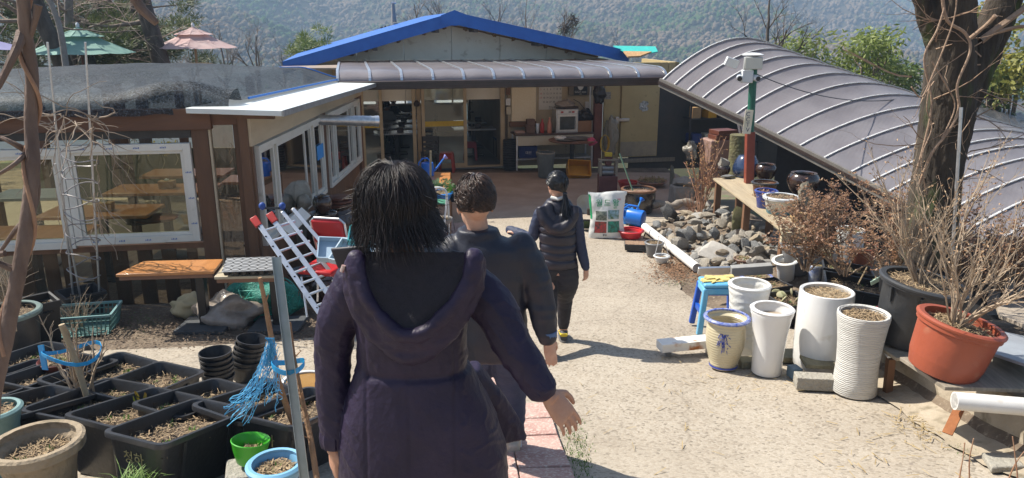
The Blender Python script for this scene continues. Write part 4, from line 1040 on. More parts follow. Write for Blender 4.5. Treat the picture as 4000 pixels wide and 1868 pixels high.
# --- steel channel post, branches and blue twine
ch = MB(); a,b_ = at(1080,1005,3.35),at(1192,1885,3.02); d = (b_-a).normalized(); sx = V((1,.25,0)).normalized(); sy = d.cross(sx).normalized()
for o1,o2,w,h in ((0,0,.040,.003),(-.019,.014,.003,.028),(.019,.014,.003,.028)):
    q = sx*o1+sy*o2; ch.slab([a+q-sx*w/2-sy*h/2,a+q+sx*w/2-sy*h/2,a+q+sx*w/2+sy*h/2,a+q-sx*w/2+sy*h/2],(b_-a))
ch.thing('steel_channel',mat('zinc_channel',(.45,.47,.44),(.36,.39,.35),9,.45,metal=.55),'upright galvanised steel channel post among the planters','post',smooth=False)
for i,(pp_,r0,lb) in enumerate((([(1015,1085,3.55),(1035,1180,3.55),(1062,1330,3.6),(1085,1480,3.65),(1120,1590,3.7),(1150,1660,3.72)],.014,'cut branch standing in the planter left of the steel channel'),([(1130,1260,3.3),(1148,1400,3.25),(1180,1560,3.2),(1215,1720,3.1),(1240,1890,3.0)],.012,'cut branch leaning along the steel channel'))):
    b = MB(); pts = [at(*q) for q in pp_]; b.tube(pts,[r0*(.75+.12*k) for k in range(len(pts))],8)
    for k in range(1,len(pts)-1): b.tube(wander(pts[k],V((random.uniform(-1,1),-.3,.8)),.05,3,.2),[.005,.004,.003,.002],5)
    b.thing('cut_branch',mat('bark_tan',(.33,.19,.10),(.22,.13,.07),14,.85,.6,50),lb,'branch')
tw = T('blue_twine','frayed sky-blue plastic twine knotted round the steel channel','twine',at(1000,1500,3.4))
kn = at(1075,1420,3.42); rn = random.Random(6); b = MB()
for k in range(46):
    e = at(rn.uniform(880,985),rn.uniform(1560,1670),rn.uniform(3.45,3.6)) if k < 30 else at(rn.uniform(1000,1120),rn.uniform(1480,1620),rn.uniform(3.4,3.6))
    s = at(rn.uniform(1035,1085),rn.uniform(1330,1420),3.45); q = [s.lerp(e,i/9)+V((rn.uniform(-.014,.014),rn.uniform(-.014,.014),-.05*4*(i/9)*(1-i/9)+rn.uniform(-.01,.01))) for i in range(10)]
    b.tube(q,.0019,3,cap=False)
for k in range(16): q = [at(1058+rn.uniform(-18,18),1320+110*i/5,3.45)+V((rn.uniform(-.01,.01),0,0)) for i in range(6)]; b.tube(q,.003,3,cap=False)
b.part('frayed_ends',mat('twine_blue',(.10,.45,.72),(.2,.55,.8),20,.4,trans=.3),tw)
lp = MB(); cc = at(1118,1440,3.2)
rg = [cc+V((.075*cos(q),.06*sin(q)+.03,.012*sin(q*2+1))) for q in [2*pi*i/20 for i in range(21)]]
for a,b_ in zip(rg,rg[1:]): lp.slab([a-Z*.012,b_-Z*.012,b_+Z*.014,a+Z*.014],(.002,.002,0))
lp.part('loop',M_rib,tw)
# grass tuft at the bottom edge
b = MB(); rn = random.Random(8); c = gnd(530,1930,.05)
for k in range(90):
    a = rn.uniform(0,6.3); L = rn.uniform(.10,.22); p = c+V((rn.uniform(-.09,.09),rn.uniform(-.05,.05),0)); d = V((cos(a),sin(a),0)); s = V((-sin(a),cos(a),0))*.0045
    pts = [p+d*L*.7*t*t+Z*L*(t*1.2-.55*t*t) for t in (0,.35,.7,1)]
    for i in range(3): w0,w1 = 1-i/3,1-(i+1)/3; b.quad(pts[i]-s*w0,pts[i]+s*w0,pts[i+1]+s*w1,pts[i+1]-s*w1)
b.thing('grass_tuft',mat('striped_grass',(.30,.42,.14),(.12,.26,.04),24,.5,trans=.3),'pale green striped grass tuft at the bottom edge','grass')

# --- wooden tables, tray, heaps, ladder
def outtable(cor,z,legpx,label,wood,baseY):
    c = [atz(x,y,z) for x,y in cor]; ce = sum(c,V((0,0,0)))/4
    zb = zroad(ce.y)-.01; t = T('garden_table',label,'table',V((ce.x,ce.y,zb)))
    MB().slab([p-Z*.028 for p in c],Z*.028).part('table_top',wood,t,bevel=.004)
    ap = MB(); a,b_ = c[0].lerp(c[1],.02),c[0].lerp(c[1],.98); ap.bar(a-Z*.048+V((0,.03,0)),b_-Z*.048+V((0,.03,0)),.03,.038); ap.part('apron',mat('apron_wood',(.24,.12,.07),(.15,.08,.05),5,.6,stretch=(.2,1,1)),t)
    l = V((ce.x,ce.y,0)); l.x = legpx
    MB().bar(V((legpx,ce.y,zb+.03)),V((legpx,ce.y,z-.03)),.085,.085).part('leg',mat('black_steel',(.014,.014,.015),None,rough=.4),t,bevel=.008)
    MB().box((legpx,ce.y,zb+.02),(.48,.40,.04)).part('base',mat('slate_base',(.045,.05,.055),(.07,.075,.08),5,.7,.2,30),t,bevel=.006)
    return t,ce
t1,c1 = outtable([(451,1072),(834,1060),(872,1012),(560,1020)],1.02,at(718,1100,6.6).x,'orange pine table on a black pedestal below the big window',M_tabletop,6.8)
t2,c2 = outtable([(836,1082),(1092,1076),(1095,1025),(873,1028)],.985,at(1020,1100,6.6).x,'narrow cream-edged table holding the seed tray',mat('cream_table',(.48,.42,.30),(.40,.34,.24),4,.5),6.8)
tc_ = [atz(x,y,1.06) for x,y in ((865,1060),(1072,1052),(1075,1000),(885,1006))]
tr2 = T('seed_tray','black plastic seedling tray with round cells on the narrow table','tray',atz(970,1030,1.0))
fr = MB(); fr.slab([p-Z*.012 for p in tc_],Z*.006); fr.part('sheet',mat('tray_grey',(.36,.37,.38),(.28,.29,.3),7,.35),tr2)
for i in range(6):
    for j in range(4):
        u,v = (i+.5)/6,(j+.5)/4; p = tc_[0].lerp(tc_[1],u).lerp(tc_[3].lerp(tc_[2],u),v)
        q = MB(); q.lathe([(.026,-.055),(.038,-.009),(.041,-.003),(.036,-.003),(.033,-.012),(.022,-.05)],14,p); q.part('cell',M_black,tr2)
# heaps under the tables
def heap(c,r,sq,m,name,label,cat,seed,rough=.55,n=26):
    b = MB(); b.blob(V(c),r,n,18,rough,sq,seed=seed)
    b.v = [tuple(V(p)+V((0,0,1))*0+V((.03*noise.noise(V(p)*9),.03*noise.noise(V(p)*9+V((5,0,0))),.03*noise.noise(V(p)*11)))) for p in b.v]
    return b.thing(name,m,label,cat,ang=None)
heap(gnd(900,1255)+Z*.10,.26,(1.2,.8,.72),mat('grey_film',(.23,.19,.155),(.34,.30,.26),6,.25,.9,12),'plastic_heap','crumpled grey plastic sheeting heaped under the tables','plastic sheet',2)
heap(gnd(745,1235)+Z*.09,.16,(1.15,.8,.8),mat('beige_sack',(.52,.44,.26),(.42,.35,.2),5,.8,.6,10),'cloth_sack','crumpled beige sack lying by the pedestal leg','sack',5)
ntm = mat('green_net',(.01,.17,.13),(.02,.26,.20),40,.6,.9,60)
gn = heap(gnd(1040,1225)+Z*.17,.28,(1.25,.9,.85),ntm,'green_netting','bundle of dark green netting under the seed tray table','net',7)
b = MB(); rn = random.Random(2); c = gnd(1040,1225)+Z*.17
for k in range(46):
    a = rn.uniform(0,6.3); ax = V((rn.uniform(-1,1),rn.uniform(-1,1),rn.uniform(-.5,1))).normalized(); u = ax.orthogonal().normalized(); w = ax.cross(u)
    b.tube([c+V((1.28*q.x,.93*q.y,.88*q.z))*.285 for q in [(u*cos(a+s*.25)+w*sin(a+s*.25)) for s in range(9)]],.0035,3,cap=False)
b.part('mesh_cords',mat('net_cord',(.02,.36,.28),None,rough=.6),gn)
# aluminium folding ladder
ld = T('folding_ladder','aluminium folding ladder with red joints leaning by the pavilion','ladder',gnd(1235,1290))
top,bot = at(1040,855,6.95),at(1325,1250,6.35); dx = V((.16,.18,.03))
dirl = (bot-top).normalized(); nrm = V((.35,-.9,.3)).normalized()
for k,off in enumerate((V((-.09,-.03,0)),V((.02,.05,.02)),V((.12,.12,.04)),V((.2,.2,.05)))):
    MB().bar(top+off,bot+off*1.3,.048 if k < 2 else .036,.022,up=nrm).part('rail',M_alu,ld,bevel=.003)
for i in range(9):
    p = top.lerp(bot,.12+i*.105); MB().tube([p+V((-.10,-.03,0)),p+V((.15,.16,.05))],.013,8).part('rung',M_alu,ld)
for i in range(10):
    p = top.lerp(bot,.07+i*.1)+V((-.1,-.045,.0)); MB().tube([p,p+V((.0,-.006,0))],.010,8).part('rivet',M_black,ld)
for off in (V((-.1,-.035,0)),V((.03,.045,.02))):
    MB().bar(top+off-dirl*.03,top+off+dirl*.085,.07,.03,up=nrm).part('joint_cap',mat('red_plastic',(.42,.025,.018),(.34,.02,.015),6,.4),ld,bevel=.008)
for off in (V((-.06,.1,.10)),V((.12,.14,.09))):
    MB().blob(top+off,.034,10,8,.15,(1,.8,1.1)).part('foot',mat('blue_foot',(.02,.07,.30),None,rough=.5),ld)
MB().tube([top+V((-.06,.1,.08)),top+V((.12,.14,.07))],.012,6).part('stay',M_black,ld)
# white plank and red chair
b = MB(); b.bar(at(1115,905,7.9),at(1195,828,8.2),.14,.03,up=(.3,-1,.4)); b.thing('white_plank',M_upvc,'white printed window profile leaning behind the ladder','plank',bevel=.003)
rc = T('red_chair','chrome framed chair with a red vinyl backrest','chair',gnd(1290,1100)); Rr = (.25,0,-.25)
cc = at(1286,905,7.0); q = MB(); q.box(cc,(.33,.05,.26),Rr); q.part('backrest',mat('red_vinyl',(.45,.012,.015),(.38,.01,.012),5,.35,.25,10),rc,bevel=.022)
fr = MB(); Rm = Euler(Rr).to_matrix(); pts = [cc+Rm@V(p) for p in ((-.15,.0,-.5),(-.178,0,-.1),(-.178,0,.10),(-.13,0,.145),(.13,0,.145),(.178,0,.10),(.178,0,-.1),(.15,0,-.5))]
fr.tube(pts,.011,8); fr.part('frame',M_alu,rc)
MB().box(cc+Rm@V((0,-.22,-.27)),(.36,.38,.05),(0,0,-.25)).part('seat',mat('red_vinyl'),rc,bevel=.02)
for sx in (-.16,.16): MB().tube([cc+Rm@V((sx,-.02,-.27)),cc+V((sx*1.05,.02,-.72))],.010,8).part('leg',M_alu,rc); MB().tube([cc+Rm@V((sx,-.38,-.29)),cc+V((sx,-.40,-.72))],.010,8).part('leg',M_alu,rc)
# basins and trays on the chair
M_pale = mat('pale_blue_tray',(.36,.46,.55),(.30,.39,.48),5,.35)
for i,(px,py,Y,s,rz,m,lb) in enumerate([(1320,985,6.75,.36,.2,M_pale,'pale blue tray lying on the red chair'),(1385,1000,6.55,.36,-.3,mat('clear_tray',(.44,.52,.58),(.36,.44,.5),6,.2),'clear plastic tray stacked beside the red chair'),(1420,930,6.7,.26,.1,mat('teal_tray',(.05,.30,.32),None,rough=.4),'teal crate tray just behind the front person')]):
    c = at(px,py,Y); b = MB(); b.box(c,(s,s*.75,.012),(.5,.1,rz)); R = Euler((.5,.1,rz)).to_matrix()
    for sx,sy,w,l in ((-.5,0,.012,.75),(.5,0,.012,.75),(0,-.375,1,.012),(0,.375,1,.012)):
        b.box(c+R@V((sx*s,sy*s,.03)),(w*s if w == 1 else w,l*s if l == .75 else l,.06),R)
    b.thing('plastic_tray',m,lb,'tray','plastic trays piled on the chair')
# onggi jars by the side windows
M_ong = mat('onggi_glaze',(.030,.016,.011),(.07,.034,.022),4,.18,.08,20,coat=.6)
M_ongb = mat('onggi_black',(.016,.013,.012),(.038,.03,.026),4,.2,.08,20,coat=.6)
def onggi(label,loc,r,h,m,lid=True,prof='onggi',group=None):
    o = T('earthen_jar',label,'jar',loc,group); b = MB(); b.lathe([(a*r,z*h) for a,z in PR[prof]]+[(r*.6,h*.98),(r*.58,h*.9)],32,loc); b.part('body',m,o)
    if lid:
        q = MB(); q.lathe([(r*.74,h*1.0),(r*.78,h*1.02),(r*.7,h*1.06),(r*.4,h*1.1),(r*.2,h*1.12),(r*.18,h*1.16),(.001,h*1.165)],32,loc,cap0=False); q.part('lid',m,o)
    return o
jl = V((-2.42,9.4,zroad(9.4)-.01))
onggi('big black earthen jar standing under the pavilion side windows',jl,.235,.66,M_ongb,False)
pot('jar_bowl','black bowl turned lid on the big earthen jar',(jl+Z*.64,.18,.12),PR['bowl'],M_ongb,.8,seed=1,green=0,chips=0,fill=M_ongb)
onggi('small glossy brown jar standing on top of the big jar',jl+Z*.75,.125,.22,M_ong,True,'jar')
j2 = V((-2.36,10.05,zroad(10.05)-.01))
onggi('brown jar with flat lids behind the big black jar',j2,.22,.74,M_ong,False)
for k in range(3): MB().lathe([(.19-.02*k,0),(.205-.02*k,.015),(.205-.02*k,.035),(.15,.045)],28,j2+Z*(.74+.046*k),cap1=True).thing('stoneware_dish',mat('lid_redbrown',(.14,.045,.028),(.1,.035,.022),5,.4),['lowest','middle','topmost'][k]+' of the red-brown dishes piled on the brown jar','dish','red-brown dishes on the brown jar')
j3 = V((-2.0,7.75,zroad(7.75)-.01)); onggi('dark jar with a patterned lid beside the ladder',j3,.2,.34,M_ong,True,'jar')
pot('dark_bowl','dark bowl in front of the big black jar',(V((-2.25,7.85,zroad(7.8)+.22)),.2,.14),PR['bowl'],M_ongb,.5,fill=M_ongb)

# ================================================================== RIGHT SIDE THINGS
# --- concrete kerb wall holding the terrace
M_kerb = mat('kerb_concrete',(.30,.25,.18),(.40,.34,.26),2.6,.9,.5,26,c3=(.18,.15,.10),sc3=8,f3=.36)
kb = T('terrace_kerb','rough concrete kerb wall along the right edge of the road','kerb',(3.15,4.5,zroad(4.5)))
def kseg(y0,y1,x0,x1,h,n=10):
    b = MB(); pr = [(-.02,-.15),(-.03,h*.5),(0,h-.03),(.03,h),(.30,h),(.32,-.15)]
    vs = []; 
    for i in range(n+1):
        t = i/n; y = y0+(y1-y0)*t; x = x0+(x1-x0)*t
        for a,z in pr: vs.append(V((x+a+.008*noise.noise(V((y*4,z*5,a*9))),y,zroad(y)+z+.012*noise.noise(V((y*3,z*3,4))))))
    m = len(pr); fs = [(i*m+k,i*m+(k+1) % m,(i+1)*m+(k+1) % m,(i+1)*m+k) for i in range(n) for k in range(m)]
    fs += [tuple(range(m)),tuple(n*m+k for k in range(m))[::-1]]; b.add(vs,fs); return b
kseg(3.95,6.0,3.02,3.0,.33).part('wall_length',M_kerb,kb); kseg(1.5,3.94,3.05,3.0,.30).part('wall_length',M_kerb,kb)
ft = MB(); ft.grid(lambda u,v: V((2.70+.36*u+.05*noise.noise(V((v*9,0,0)))*(1-u),3.4+2.3*v,zroad(3.4+2.3*v)+.003+.055*sm(.1,.8,u)+.008*noise.noise(V((u*4,v*20,0))))),8,30); ft.part('footing',M_kerb,kb)
# --- rocks
M_rk = [mat('rock%d' % i,c,c2,6,.9,.9,16,c3=c3,sc3=10,f3=.36) for i,(c,c2,c3) in enumerate([
    ((.28,.26,.22),(.41,.37,.31),(.44,.38,.30)),((.30,.26,.20),(.43,.37,.29),(.2,.18,.15)),((.14,.145,.145),(.25,.25,.24),(.36,.33,.29)),((.31,.25,.17),(.42,.35,.25),(.2,.16,.11)),((.38,.36,.32),(.27,.26,.24),(.45,.42,.37))])]
def rock_mesh(seed,m,n=14,k=9):
    rn = random.Random(seed); b = MB(); b.blob((0,0,0),1,n,k,.55,(1,1,1),seed=seed)
    cuts = [(V((rn.gauss(0,1),rn.gauss(0,1),rn.gauss(0,.8))).normalized(),rn.uniform(.34,.70)) for _ in range(13)]
    out = []
    for p in b.v:
        p = V(p)
        for nn,d in cuts:
            e = p.dot(nn)-d
            if e > 0: p = p-nn*e*.94
        out.append(tuple(p*(1+.05*noise.noise(p*4+V((seed,0,0))))))
    b.v = out; return b.mesh('rock',m,ang=16)
RK = [rock_mesh(i*7+1,M_rk[i % 5]) for i in range(15)]
def rock(c,s,rot=(0,0,0),k=None,label='',group=None,name='rock',m=None):
    me = RK[random.randrange(len(RK)) if k is None else k]
    if m: me = me.copy(); me.materials.clear(); me.materials.append(m)
    o = bpy.data.objects.new(name,me); C.objects.link(o); o.location = c; o.scale = s; o.rotation_euler = rot; return tag(o,label,'rock',group)
random.seed(23)
poly = [(2555,905),(2620,850),(2760,815),(2880,850),(2990,900),(3060,950),(3030,1020),(2960,1040),(2860,1050),(2740,1050),(2660,1000)]
def inpoly(x,y):
    c = False; j = len(poly)-1
    for i in range(len(poly)):
        (xi,yi),(xj,yj) = poly[i],poly[j]
        if (yi > y) != (yj > y) and x < (xj-xi)*(y-yi)/(yj-yi)+xi: c = not c
        j = i
    return c
pts = []; tries = 0
while len(pts) < 150 and tries < 20000:
    tries += 1; x,y = random.uniform(2550,3060),random.uniform(815,1050)
    if inpoly(x,y) and all((x-a)**2+((y-b)*1.3)**2 > 23**2 for a,b in pts): pts.append((x,y))
for x,y in pts:
    p = gnd(x,y); hp = .16*(1-min(1,abs(x-2760)/230))*(1 if y < 980 else .4)
    s = random.uniform(.055,.14)
    band = 'against the white drain pipe' if y > 960 and x < 2740 else ('at the foot of the plank bench' if x > 2880 else 'in the middle of the heap')
    kk = random.randrange(15); ang = random.uniform(0,6); ex = random.uniform(.9,1.5)
    rock(p+Z*(s*.35+hp*random.random()),(s*ex,s*random.uniform(.7,1.1),s*random.uniform(.5,.9)),(random.uniform(-.5,.5),random.uniform(-.5,.5),ang),kk,'%s %s %s rock %s' % (['tiny','small','middling','large'][min(3,int((s-.055)/.0213))],'long' if ex > 1.25 else 'chunky',['grey','brown','dark slate','tan','pale grey'][kk % 5],band),'loose rocks of the rock garden')
def rpx(px,py,w,h,label,k,dz=0,dep=.6,rot=(0,0,0),m=None,name='rock'):
    p = gnd(px,py+h/2); u = mpp(p); return rock(p+Z*(h/2*u+dz),(w/2*u*1.25,w/2*u*dep*1.25,h/2*u*1.35),rot,k,label,None,name,m)
rpx(2800,990,125,105,'big pale slab boulder in the middle of the rock garden',9,.0,.45,(-.75,-.35,.2),mat('pale_granite',(.48,.45,.40),(.38,.35,.31),5,.9,.5,30))
rpx(2825,1000,62,60,'smooth pointed brown rock in front of the pale boulder',3,.03,.5,(0,.2,0),mat('brown_flat_rock',(.25,.20,.14),(.17,.14,.10),3,.6))
rpx(2880,855,70,130,'tall mossy rock standing below the bench',1,0,.6,(.1,.1,.5),mat('mossy_rock',(.20,.17,.09),(.13,.14,.05),6,.95,.8,18))
rpx(2960,985,70,60,'grey pointed rock leaning at the right of the heap',0,0,.5,(.2,-.4,.3))
rpx(2700,940,80,50,'dark grey oval rock near the top of the heap',2,.08,.6)
rpx(2620,835,90,55,'black craggy rock under the driftwood log',2,0,.8,m=mat('black_rock',(.05,.05,.05),(.1,.1,.1),7,.9,.8,20))
rpx(2660,960,70,55,'blunt rock at the left foot of the heap',0,.02,.7)
# driftwood log, carved stones
lg = MB(); a,b_ = gnd(2545,835)+Z*.14,gnd(2720,828)+Z*.16
ptl = [a.lerp(b_,i/12)+V((0,.03*sin(i),.03*sin(i*.9))) for i in range(13)]; lg.tube(ptl,[.05+.035*abs(sin(i*1.1+.4)) for i in range(13)],12)
M_drift = mat('driftwood',(.33,.29,.24),(.20,.17,.14),4,.9,.9,18,stretch=(1,4,4)); lg.thing('driftwood_log',M_drift,'knotty grey driftwood log lying over the rocks','log')
p = gnd(2622,735); u = mpp(p); rock(p+Z*.2,(.085,.08,.30),(0,.05,0),6,'slim upright mossy stone beside the black glazed tub',None,'standing_stone',mat('lichen_stone',(.24,.24,.20),(.14,.15,.12),9,.95,1,24))
sh_ = T('stone_house','small carved stone house among the rocks','ornament',gnd(2660,790)); p = gnd(2660,790); M_cs = mat('carved_stone',(.30,.28,.25),(.20,.19,.17),5,.95,.9,16)
MB().box(p+Z*.16,(.40,.3,.34),(0,0,.15),1.06).part('wall',M_cs,sh_,bevel=.03)
MB().blob(p+V((.05,0,.40)),.21,14,8,.3,(1.1,.9,.42),seed=4).part('roof',M_cs,sh_)
MB().lathe([(.045,0),(.045,.012)],14,(0,0,0),cap1=True).part('window',M_black,sh_).matrix_local = Matrix.Translation(V((.0,-.168,.2)))@Euler((pi/2,0,.15)).to_matrix().to_4x4()
rock(p+V((.36,.1,.17)),(.18,.15,.24),(0,0,.3),8,'blocky carved stone beside the small stone house',None,'carved_stone',M_cs)
# red-brown twig shrub behind the rocks
sr = T('redtwig_shrub','wiry shrub with reddish twigs growing out of the rock garden','shrub',gnd(2740,840)); b = MB(); rn = random.Random(14); tips = []
twigs(b,gnd(2735,835),13,1.2,.42,.011,rn,3,.34,tips=tips,nseg=6); b.part('stems',mat('red_twig',(.28,.13,.075),(.38,.24,.15),12,.8),sr); b = MB(); twigs(b,gnd(2700,840),16,.5,.6,.006,rn,2,.3); b.part('low_stems',mat('red_twig',(.28,.13,.075),(.38,.24,.15),12,.8),sr)
b = MB()
for p,d in tips:
    for k in range(2):
        q = p+V((rn.uniform(-.02,.02),rn.uniform(-.02,.02),rn.uniform(-.02,.02))); v = V((rn.uniform(-1,1),rn.uniform(-1,1),rn.uniform(-.2,1)))*.016; s = v.orthogonal().normalized()*.005; b.quad(q-s,q+v*.5-s*1.5,q+v,q+v*.5+s*1.5)
b.part('buds',mat('bud_red',(.40,.12,.04),(.35,.26,.06),14,.6),sr,smooth=False)['kind'] = 'stuff'
# leaf litter and soil patch by the pipe
lt = MB(); rn = random.Random(31)
for k in range(2600):
    x,y = rn.gauss(2640,55),rn.gauss(1045,34)
    if y > 1115 or y < 960 or x > 2735: continue
    p = gnd(x,y)+Z*rn.uniform(.002,.035); a = rn.uniform(0,6.3); s = rn.uniform(.008,.022); d = V((cos(a),sin(a),rn.uniform(-.4,.6)))*s; e = V((-sin(a),cos(a),rn.uniform(-.5,.5)))*s*.45; lt.quad(p-d,p-e,p+d,p+e)
tag(lt.part('leaf_litter',mat('litter_brown',(.27,.15,.08),(.16,.09,.05),12,.9,trans=.1),None,smooth=False),'brown dead leaf litter beside the white drain pipe','leaves',None,'stuff')
lt = MB()
for k in range(3000):
    x,y = rn.uniform(380,1290),rn.gauss(1275,45)
    if y > 1375 or y < 1190: continue
    p = gnd(x,y)+Z*rn.uniform(-.02,.02); a = rn.uniform(0,6.3); s = rn.uniform(.007,.02); d = V((cos(a),sin(a),rn.uniform(-.4,.6)))*s; e = V((-sin(a),cos(a),rn.uniform(-.5,.5)))*s*.5; lt.quad(p-d,p-e,p+d,p+e)
tag(lt.part('leaf_litter',mat('litter_grey',(.20,.14,.09),(.11,.08,.055),12,.9),None,smooth=False),'dry dead leaves strewn under the pavilion window','leaves',None,'stuff')
lt = MB()
for (cx,cy,sx,sy,n) in ((3640,1640,90,40,230),(2950,1520,160,35,55),(3500,1760,200,60,60),(2300,1600,260,150,40)):
    for k in range(n):
        p = gnd(min(rn.gauss(cx,sx),3980),rn.gauss(cy,sy))+Z*.008
        if p.x > 3.0: continue
        a = rn.uniform(0,6.3); s = rn.uniform(.01,.05); w = rn.uniform(.0015,.004); d = V((cos(a),sin(a),rn.uniform(-.1,.2)))*s; e = V((-sin(a),cos(a),.2))*w; lt.quad(p-d-e,p+d-e,p+d+e,p-d+e)
tag(lt.part('straw_bits',M_dry,None,smooth=False),'scattered straw and twig bits on the concrete','straw',None,'stuff')
gw = MB()
for (cx,cy,sx,sy,n) in ((2250,1745,30,55,420),(3590,1600,20,10,120),(3820,1745,45,18,260),(2960,960,50,30,200),(560,1250,60,20,200),(2640,1110,25,6,60),(500,1420,60,15,60),(2285,1830,15,30,120)):
    for k in range(n):
        p = gnd(rn.gauss(cx,sx),rn.gauss(cy,sy)); a = rn.uniform(0,6.3); h = rn.uniform(.006,.022); d = V((cos(a)*.5,sin(a)*.5,.9))*h; e = V((-sin(a),cos(a),0))*.0035; gw.tri(p-e,p+e,p+d)
tag(gw.part('weeds',mat('weed_green',(.06,.15,.02),(.14,.22,.05),9,.6,trans=.25),None,smooth=False),'small green weeds in the cracks of the concrete','weeds',None,'stuff')
# white drain pipe along the rocks
def pipe(a,b_,r,label,m,ext=None):
    o = T('drain_pipe',label,'pipe',a); d = (b_-a).normalized()
    MB().tube([b_-d*.004,b_,a,a,a+d*.25],[r*.93,r,r,r*.86,r*.86],24,cap=False).part('tube',m,o); return o
M_pvc = mat('pvc_white',(.74,.73,.70),(.66,.64,.60),4,.4,c3=(.5,.4,.28),sc3=6,f3=.22)
pipe(gnd(2722,1068)+Z*.07,gnd(2518,905)+Z*.08,.06,'white drain pipe lying along the foot of the rocks',M_pvc)
# --- plank bench with jars, and the camera post
ZB = 1.1
c = [atz(2784,695,ZB),atz(3052,896,ZB),atz(3170,896,ZB),atz(2850,690,ZB)]; c[2] = c[1]+V((.46,.02,0)); c[3] = c[0]+V((.46,.02,0))
bn = T('plank_bench','long weathered plank bench holding jars and glazed pots','bench',V((c[0].x,c[0].y,G(c[0].x,c[0].y)))); M_bench = mat('weathered_plank',(.42,.34,.22),(.30,.24,.16),5,.85,.4,26,stretch=(3,.3,1))
for k in range(2): MB().slab([c[0].lerp(c[3],k*.5+.006)-Z*.03,c[1].lerp(c[2],k*.5+.006)-Z*.03,c[1].lerp(c[2],k*.5+.49)-Z*.03,c[0].lerp(c[3],k*.5+.49)-Z*.03],Z*.03).part('plank',M_bench,bn,bevel=.004)
for t_,s_ in ((.03,.15),(.5,.15),(.97,.15),(.03,.85),(.5,.85),(.97,.85)):
    p = c[0].lerp(c[1],t_).lerp(c[3].lerp(c[2],t_),s_); MB().bar(V((p.x,p.y,G(p.x,p.y)-.1)),p-Z*.03,.08,.08).part('leg',M_slat,bn)
MB().box(c[1].lerp(c[2],.25)-Z*.09,(.22,.06,.12)).part('end_block',mat('pale_block',(.52,.45,.31),(.44,.37,.25),5,.8),bn,bevel=.004)
def onb(px,py,ty,w): return place(px,py,ty,w,ZB)
onggi('glossy dark blue jar standing upside down behind the camera post',atz(2912,690,ZB),.20,.31,mat('blue_onggi',(.016,.03,.075),(.03,.05,.11),4,.12,coat=.8),False,'jar').rotation_euler = (pi,0,0)
for o in [q for q in C.objects if q.get('label','').startswith('glossy dark blue')]: o.location.z += .32
onggi('brown jar upside down beside the red-brown post',atz(2998,705,ZB)+V((0,.12,0)),.16,.22,M_ong,False,'jar')
onggi('small dark jar under a rock at the far end of the bench',atz(2832,690,ZB)+V((0,.1,0)),.10,.15,M_ong,False,'jar')
rock(atz(2832,690,ZB)+V((0,.1,.21)),(.15,.12,.085),(0,.1,.4),5,'grey rock lying on the small dark jar')
rock(atz(2840,694,ZB)+V((.0,-.06,.035)),(.13,.09,.045),(0,0,.2),3,'flat pebble on the far end of the bench',m=M_rk[2])
onggi('dark jar half hidden behind the azalea',atz(3125,770,ZB-.1)+V((.1,.2,0)),.22,.30,M_ong,False,'jar')
pot('brown_pot','brown banded pot with a black rim on the bench',onb(2982,775,712,100),PR['taper'],mat('brown_band',(.17,.07,.035),(.09,.035,.02),6,.5,wave=('Z',9,1,.5,.01)),.8,rim=.025,rim_m=M_ongb,seed=51,sm_=M_dirt,chips=10,green=0)
pot('cobalt_pot','cobalt blue glazed pot in front of the brown banded pot',onb(2987,818,745,86),PR['taper'],mat('cobalt',(.012,.03,.20),(.02,.05,.30),5,.2,coat=.7),.85,rim=.015,seed=52,chips=20,green=0)
wp = pot('white_pot','white pot with a dripping turquoise base on the bench',onb(3044,846,768,134),PR['taper'],mat('offwhite_glaze',(.60,.57,.48),(.50,.47,.38),4,.35,coat=.3),.9,rim=.03,rim_m=mat('white_glaze'),seed=53,green=0)
lo,r_,h_ = onb(3044,846,768,134); b = MB(); b.lathe([(r_*.725,.004),(r_*.755,h_*.06),(r_*.785,h_*.18),(r_*.83,h_*.30)],48,lo,wob=lambda a,i: 1.012 if i < 3 else 1.006,cap0=False)
b.v = [(x,y,z+(.03*noise.noise(V((atan2(y-lo.y,x-lo.x)*6,0,0)))-.01 if z-lo.z > h_*.2 else 0)) for x,y,z in b.v]; b.part('glaze_drip',mat('turquoise_glaze',(.03,.20,.30),(.05,.28,.38),6,.25,coat=.5),wp)
rock(atz(3142,850,ZB)+V((0,.05,.20)),(.13,.11,.25),(.05,.1,.3),9,'tall craggy stone standing in a basket on the bench',None,'viewing_stone',mat('craggy_stone',(.30,.27,.20),(.18,.16,.12),8,.95,1,20))
b = MB(); q = atz(3130,868,ZB); b.lathe([(.10,0),(.13,.05),(.125,.09),(.11,.08),(.09,.02)],20,q); b.thing('cane_basket',mat('cane',(.45,.30,.14),(.33,.21,.09),30,.7,.5,60),'small cane basket under the tall craggy stone','basket')
b = MB(); p = at(2888,620,11.9); b.tube([p-Z*.5,p-Z*.1,p+Z*.12,p+Z*.38],[.20,.17,.165,.175],16); b.v = [tuple(V(q)*1+V((.02*noise.noise(V(q)*7),.02*noise.noise(V(q)*7+V((3,0,0))),0))) for q in b.v]
b.thing('tree_stump',mat('mossy_bark',(.09,.075,.04),(.15,.14,.06),9,.95,1,22),'mossy tree stump behind the camera post','stump')
cp = T('camera_post','green and red-brown post with floodlights and security cameras','post',atz(2925,715,ZB)); pb = atz(2925,715,ZB); Yp = pb.y
M_pg = mat('post_green',(.012,.10,.065),(.02,.13,.08),6,.45); M_pr = mat('post_red',(.24,.055,.03),(.18,.04,.025),5,.5,.2,30)
pm,pt_ = at(2930,515,Yp),at(2944,262,Yp)
MB().bar(pb,pm,.115,.115,up=(0,1,0)).part('lower_post',M_pr,cp,bevel=.005); MB().tube([pm,pt_],.052,16).part('upper_post',M_pg,cp)
